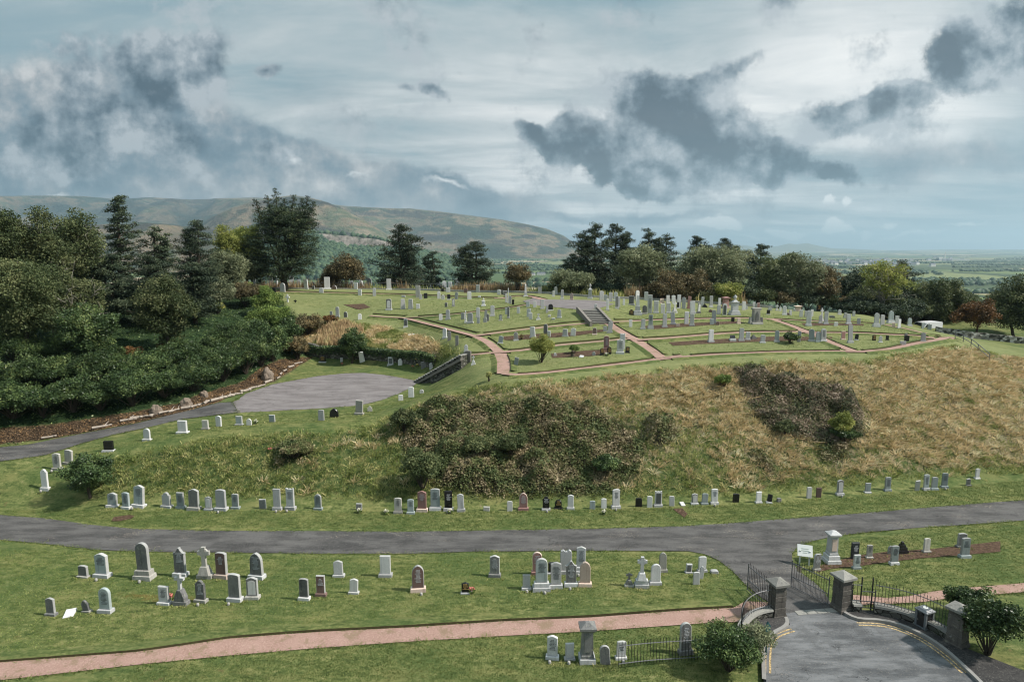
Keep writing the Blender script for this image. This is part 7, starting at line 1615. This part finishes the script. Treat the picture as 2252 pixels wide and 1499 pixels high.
# logs along the lane
rg = np.random.default_rng(3); k = 0
logs = [(108, 962, 18, .3), (225, 940, 26, .25), (283, 925, 22, .2), (300, 921, 16, .1), (322, 917, 20, -.2), (345, 912, 20, .35), (372, 906, 30, .5), (388, 903, 24, .6), (412, 899, 16, .1), (428, 895, 16, .2), (443, 890, 9, .3), (452, 888, 9, 1.0), (461, 884, 12, .4), (482, 880, 26, .5), (500, 874, 22, .4), (520, 868, 18, .3), (540, 861, 16, .5), (556, 855, 14, .5), (575, 850, 14, .4), (590, 842, 14, .4), (612, 832, 10, .8), (618, 824, 10, .9), (626, 816, 10, .8), (640, 808, 12, .5), (655, 800, 14, .4)]
for i, (X, Y, L, r_) in enumerate(logs):
    p = hit(X, Y); Lm = max(.35, L * 1.45 / px_at(p)); a = MB(); rr_ = rg.uniform(.08, .15); limb(a, (-Lm / 2, 0, rr_ * .8), (Lm / 2, rg.normal(0, .08), rr_ * .8 + rg.uniform(0, .08)), rr_, rr_ * .75, rg, 4, .10, 7)
    if L > 20: limb(a, (Lm * .1, 0, rr_), (Lm * .35, .35, rr_ + .25), rr_ * .5, .02, rg, 3, .1, 5)
    o = a.build('log', M['wood'], None, True, fix=False); o.location = p; o.rotation_euler.z = r_ + math.atan2(3, 4) * (.6 if X < 560 else 1.0)
    tag(o, f"bleached log, {ORD[i] if i < 20 else ['twenty-first','twenty-second','twenty-third','twenty-fourth','twenty-fifth'][i-20]} from left in the line of logs edging the old lane", 'log', 'logs edging the old lane')
# stumps and rocks
def rock(name, X, Y, w_, h_, label, material, cat, seed):
    p = hit(X, Y); s_ = px_at(p); rg = np.random.default_rng(seed); bm = bmesh.new(); bmesh.ops.create_icosphere(bm, subdivisions=3, radius=1)
    for v in bm.verts:
        n = mnoise.noise(v.co * 1.6 + Vector((seed, 0, 0))) * .35 + mnoise.noise(v.co * 4 + Vector((seed, 3, 0))) * .12; v.co *= 1 + n; v.co.x *= w_ / s_ / 2; v.co.y *= w_ / s_ / 2.4; v.co.z = v.co.z * h_ / s_ * .75
    me = bpy.data.meshes.new(name); bm.to_mesh(me); bm.free(); o = link(name, me, material); o.location = (p[0], p[1], p[2] + h_ / s_ * .2); tag(o, label, cat); return o
rock('rock', 588, 834, 26, 26, 'pale rock outcrop beside the last laurel above the turning circle', M['stumpw'], 'rock', 1)
rock('tree_stump', 343, 908, 24, 20, 'shaggy pale tree stump between laurels and the old lane', M['stumpw'], 'stump', 5)
rock('tree_stump', 410, 890, 26, 16, 'straw-covered low stump right of the shaggy pale stump', M['stumpw'], 'stump', 6)
rock('rock', 449, 872, 18, 14, 'low pale rock under the laurels near the lane bend', M['stumpw'], 'rock', 7)
a = MB(); p = hit(1259, 784); limb(a, (0, 0, -.1), (.05, 0, .55), .2, .14, rg, 3, .1, 9); o = a.build('tree_stump', M['bark'], None, True, fix=False); o.location = p; tag(o, 'cut tree stump with fresh shoots in the plot left of the steps path', 'stump')
# flowers laid at graves
def bouquet(X, Y, mt_, label):
    p = hit(X, Y); e = empty('flower_bouquet', p, 0, label, 'flowers', 'flowers laid at graves'); rg = np.random.default_rng(int(X)); v, d = in_ellipsoid(60, rg, .5)
    link('petals', leaves_mesh('petals', v * (.16, .14, .1) + (0, 0, .22), .06, rg, 1.1, .5), M[mt_], e); v, d = in_ellipsoid(50, rg, .4); link('leaves', leaves_mesh('sprays', v * (.18, .16, .1) + (0, 0, .12), .08, rg, 2, .3), M['bright'], e)
    a = MB(); a.lathe((0, 0, 0), [(.05, 0), (.075, .1), (.06, .14)], 8); a.build('pot', M['pot'], e)
for a_ in [(1328, 1130, 'petal_white', 'white flowers in a dark pot before the small white headstone by the bank'), (790, 1127, 'petal_white', 'tiny white posy before a lone dark stone at the bank foot'), (1037, 1303, 'petal_red', 'red and tan posy at the small black headstone on the near lawn'),
           (375, 1318, 'petal_red', 'red flower between square lichened stone and large stone cross'), (908, 809, 'petal_red', 'red and white flowers before the ivy wall'), (918, 806, 'petal_yellow', 'yellow flowers in a dark vase before the ivy wall'), (990, 1128, 'petal_white', 'pale posy before the black square headstone at the bank foot'),
           (849, 1130, 'petal_white', 'white toppled posy on the verge left of a lichened stone'), (1334, 782, 'petal_white', 'white flowers between two small black gold-lettered stones'), (563, 931, 'petal_white', 'small white flowers beside the little white terrace stone'), (594, 993, 'petal_red', 'orange flowers caught on the left part of the bank'), (752, 803, 'petal_red', 'orange flowers at the left of the ivy wall')]: bouquet(*a_)
# stone wall and parked van on the far right
cl = resample(np.array([Z(2058, 727, 5.6), Z(2085, 731, 5.4), Z(2120, 738, 5.2), Z(2160, 741, 5.0), Z(2260, 748, 4.8)])[:, :2], .8)
wallstrip('field_wall', cl, .85, .4, M['rubble2'], 'pale dry-stone wall beyond the right end of the plots', 'wall')
m, nt, b = mat('white_van_paint', .35, .5); b.inputs['Base Color'].default_value = g3(.66, .67, .68); M['van'] = m
m, nt, b = mat('tyre_rubber', .8); b.inputs['Base Color'].default_value = g3(.02, .02, .02); M['tyre'] = m
m, nt, b = mat('lamp_lens', .2); b.inputs['Base Color'].default_value = g3(.5, .5, .5); M['lens'] = m
pv_ = at_d(2033, 737, 90)
e = empty('parked_van', tuple(pv_), R(200), 'white van parked behind the far right graves, mostly hidden by the slope', 'van')
prof = [(-2.3, .35), (2.3, .35), (2.4, .75), (2.25, 1.05), (1.55, 1.3), (.95, 1.9), (.7, 1.98), (-2.1, 2.0), (-2.3, 1.85)]
a = MB(); a.extrude(prof, -.92, .92, ch=.06); a.build('body', M['van'], e)
for s_ in (-1, 1):
    a = MB(); y = s_ * .93; a.add([(.35, y, 1.3), (1.35, y, 1.3), (.92, y, 1.78), (.35, y, 1.8)], [(0, 1, 2, 3)]); a.build('window', M['glass'], e, fix=False)
    for x in (-1.45, 1.5):
        a = MB(); a.cyl((x, s_ * .72, .34), (x, s_ * .945, .34), .34, .34, 16); w_ = a.build('wheel', M['tyre'], e); b_ = MB(); b_.cyl((x, s_ * .94, .34), (x, s_ * .955, .34), .18, .18, 12); b_.build('rim', M['bin'], w_)
    a = MB(); a.box((2.36, s_ * .68, .82), (.1, .3, .16)); a.build('headlight', M['lens'], e)
a = MB(); a.add([(1.58, -.78, 1.31), (1.58, .78, 1.31), (1.0, .72, 1.89), (1.0, -.72, 1.89)], [(0, 1, 2, 3)]); a.build('windscreen', M['glass'], e, fix=False)
# pipe rail running down the right end of the bank
pts_ = [hit(2100, 745), hit(2118, 752), hit(2135, 762), hit(2150, 774), hit(2175, 795)]
e = empty('hand_rail', pts_[0], 0, 'dark pipe handrail running down the right end of the bank', 'railing'); a = MB(); b_ = MB()
for i, p in enumerate(pts_):
    q = p - pts_[0]; b_.cyl(q, q + (0, 0, .75), .04, .04, 6)
    if i:
        o_ = pts_[i - 1] - pts_[0]
        for hz in (.4, .75): a.cyl(o_ + (0, 0, hz), q + (0, 0, hz), .035, .035, 6)
a.build('rail', M['iron2'], e); b_.build('posts', M['iron2'], e)
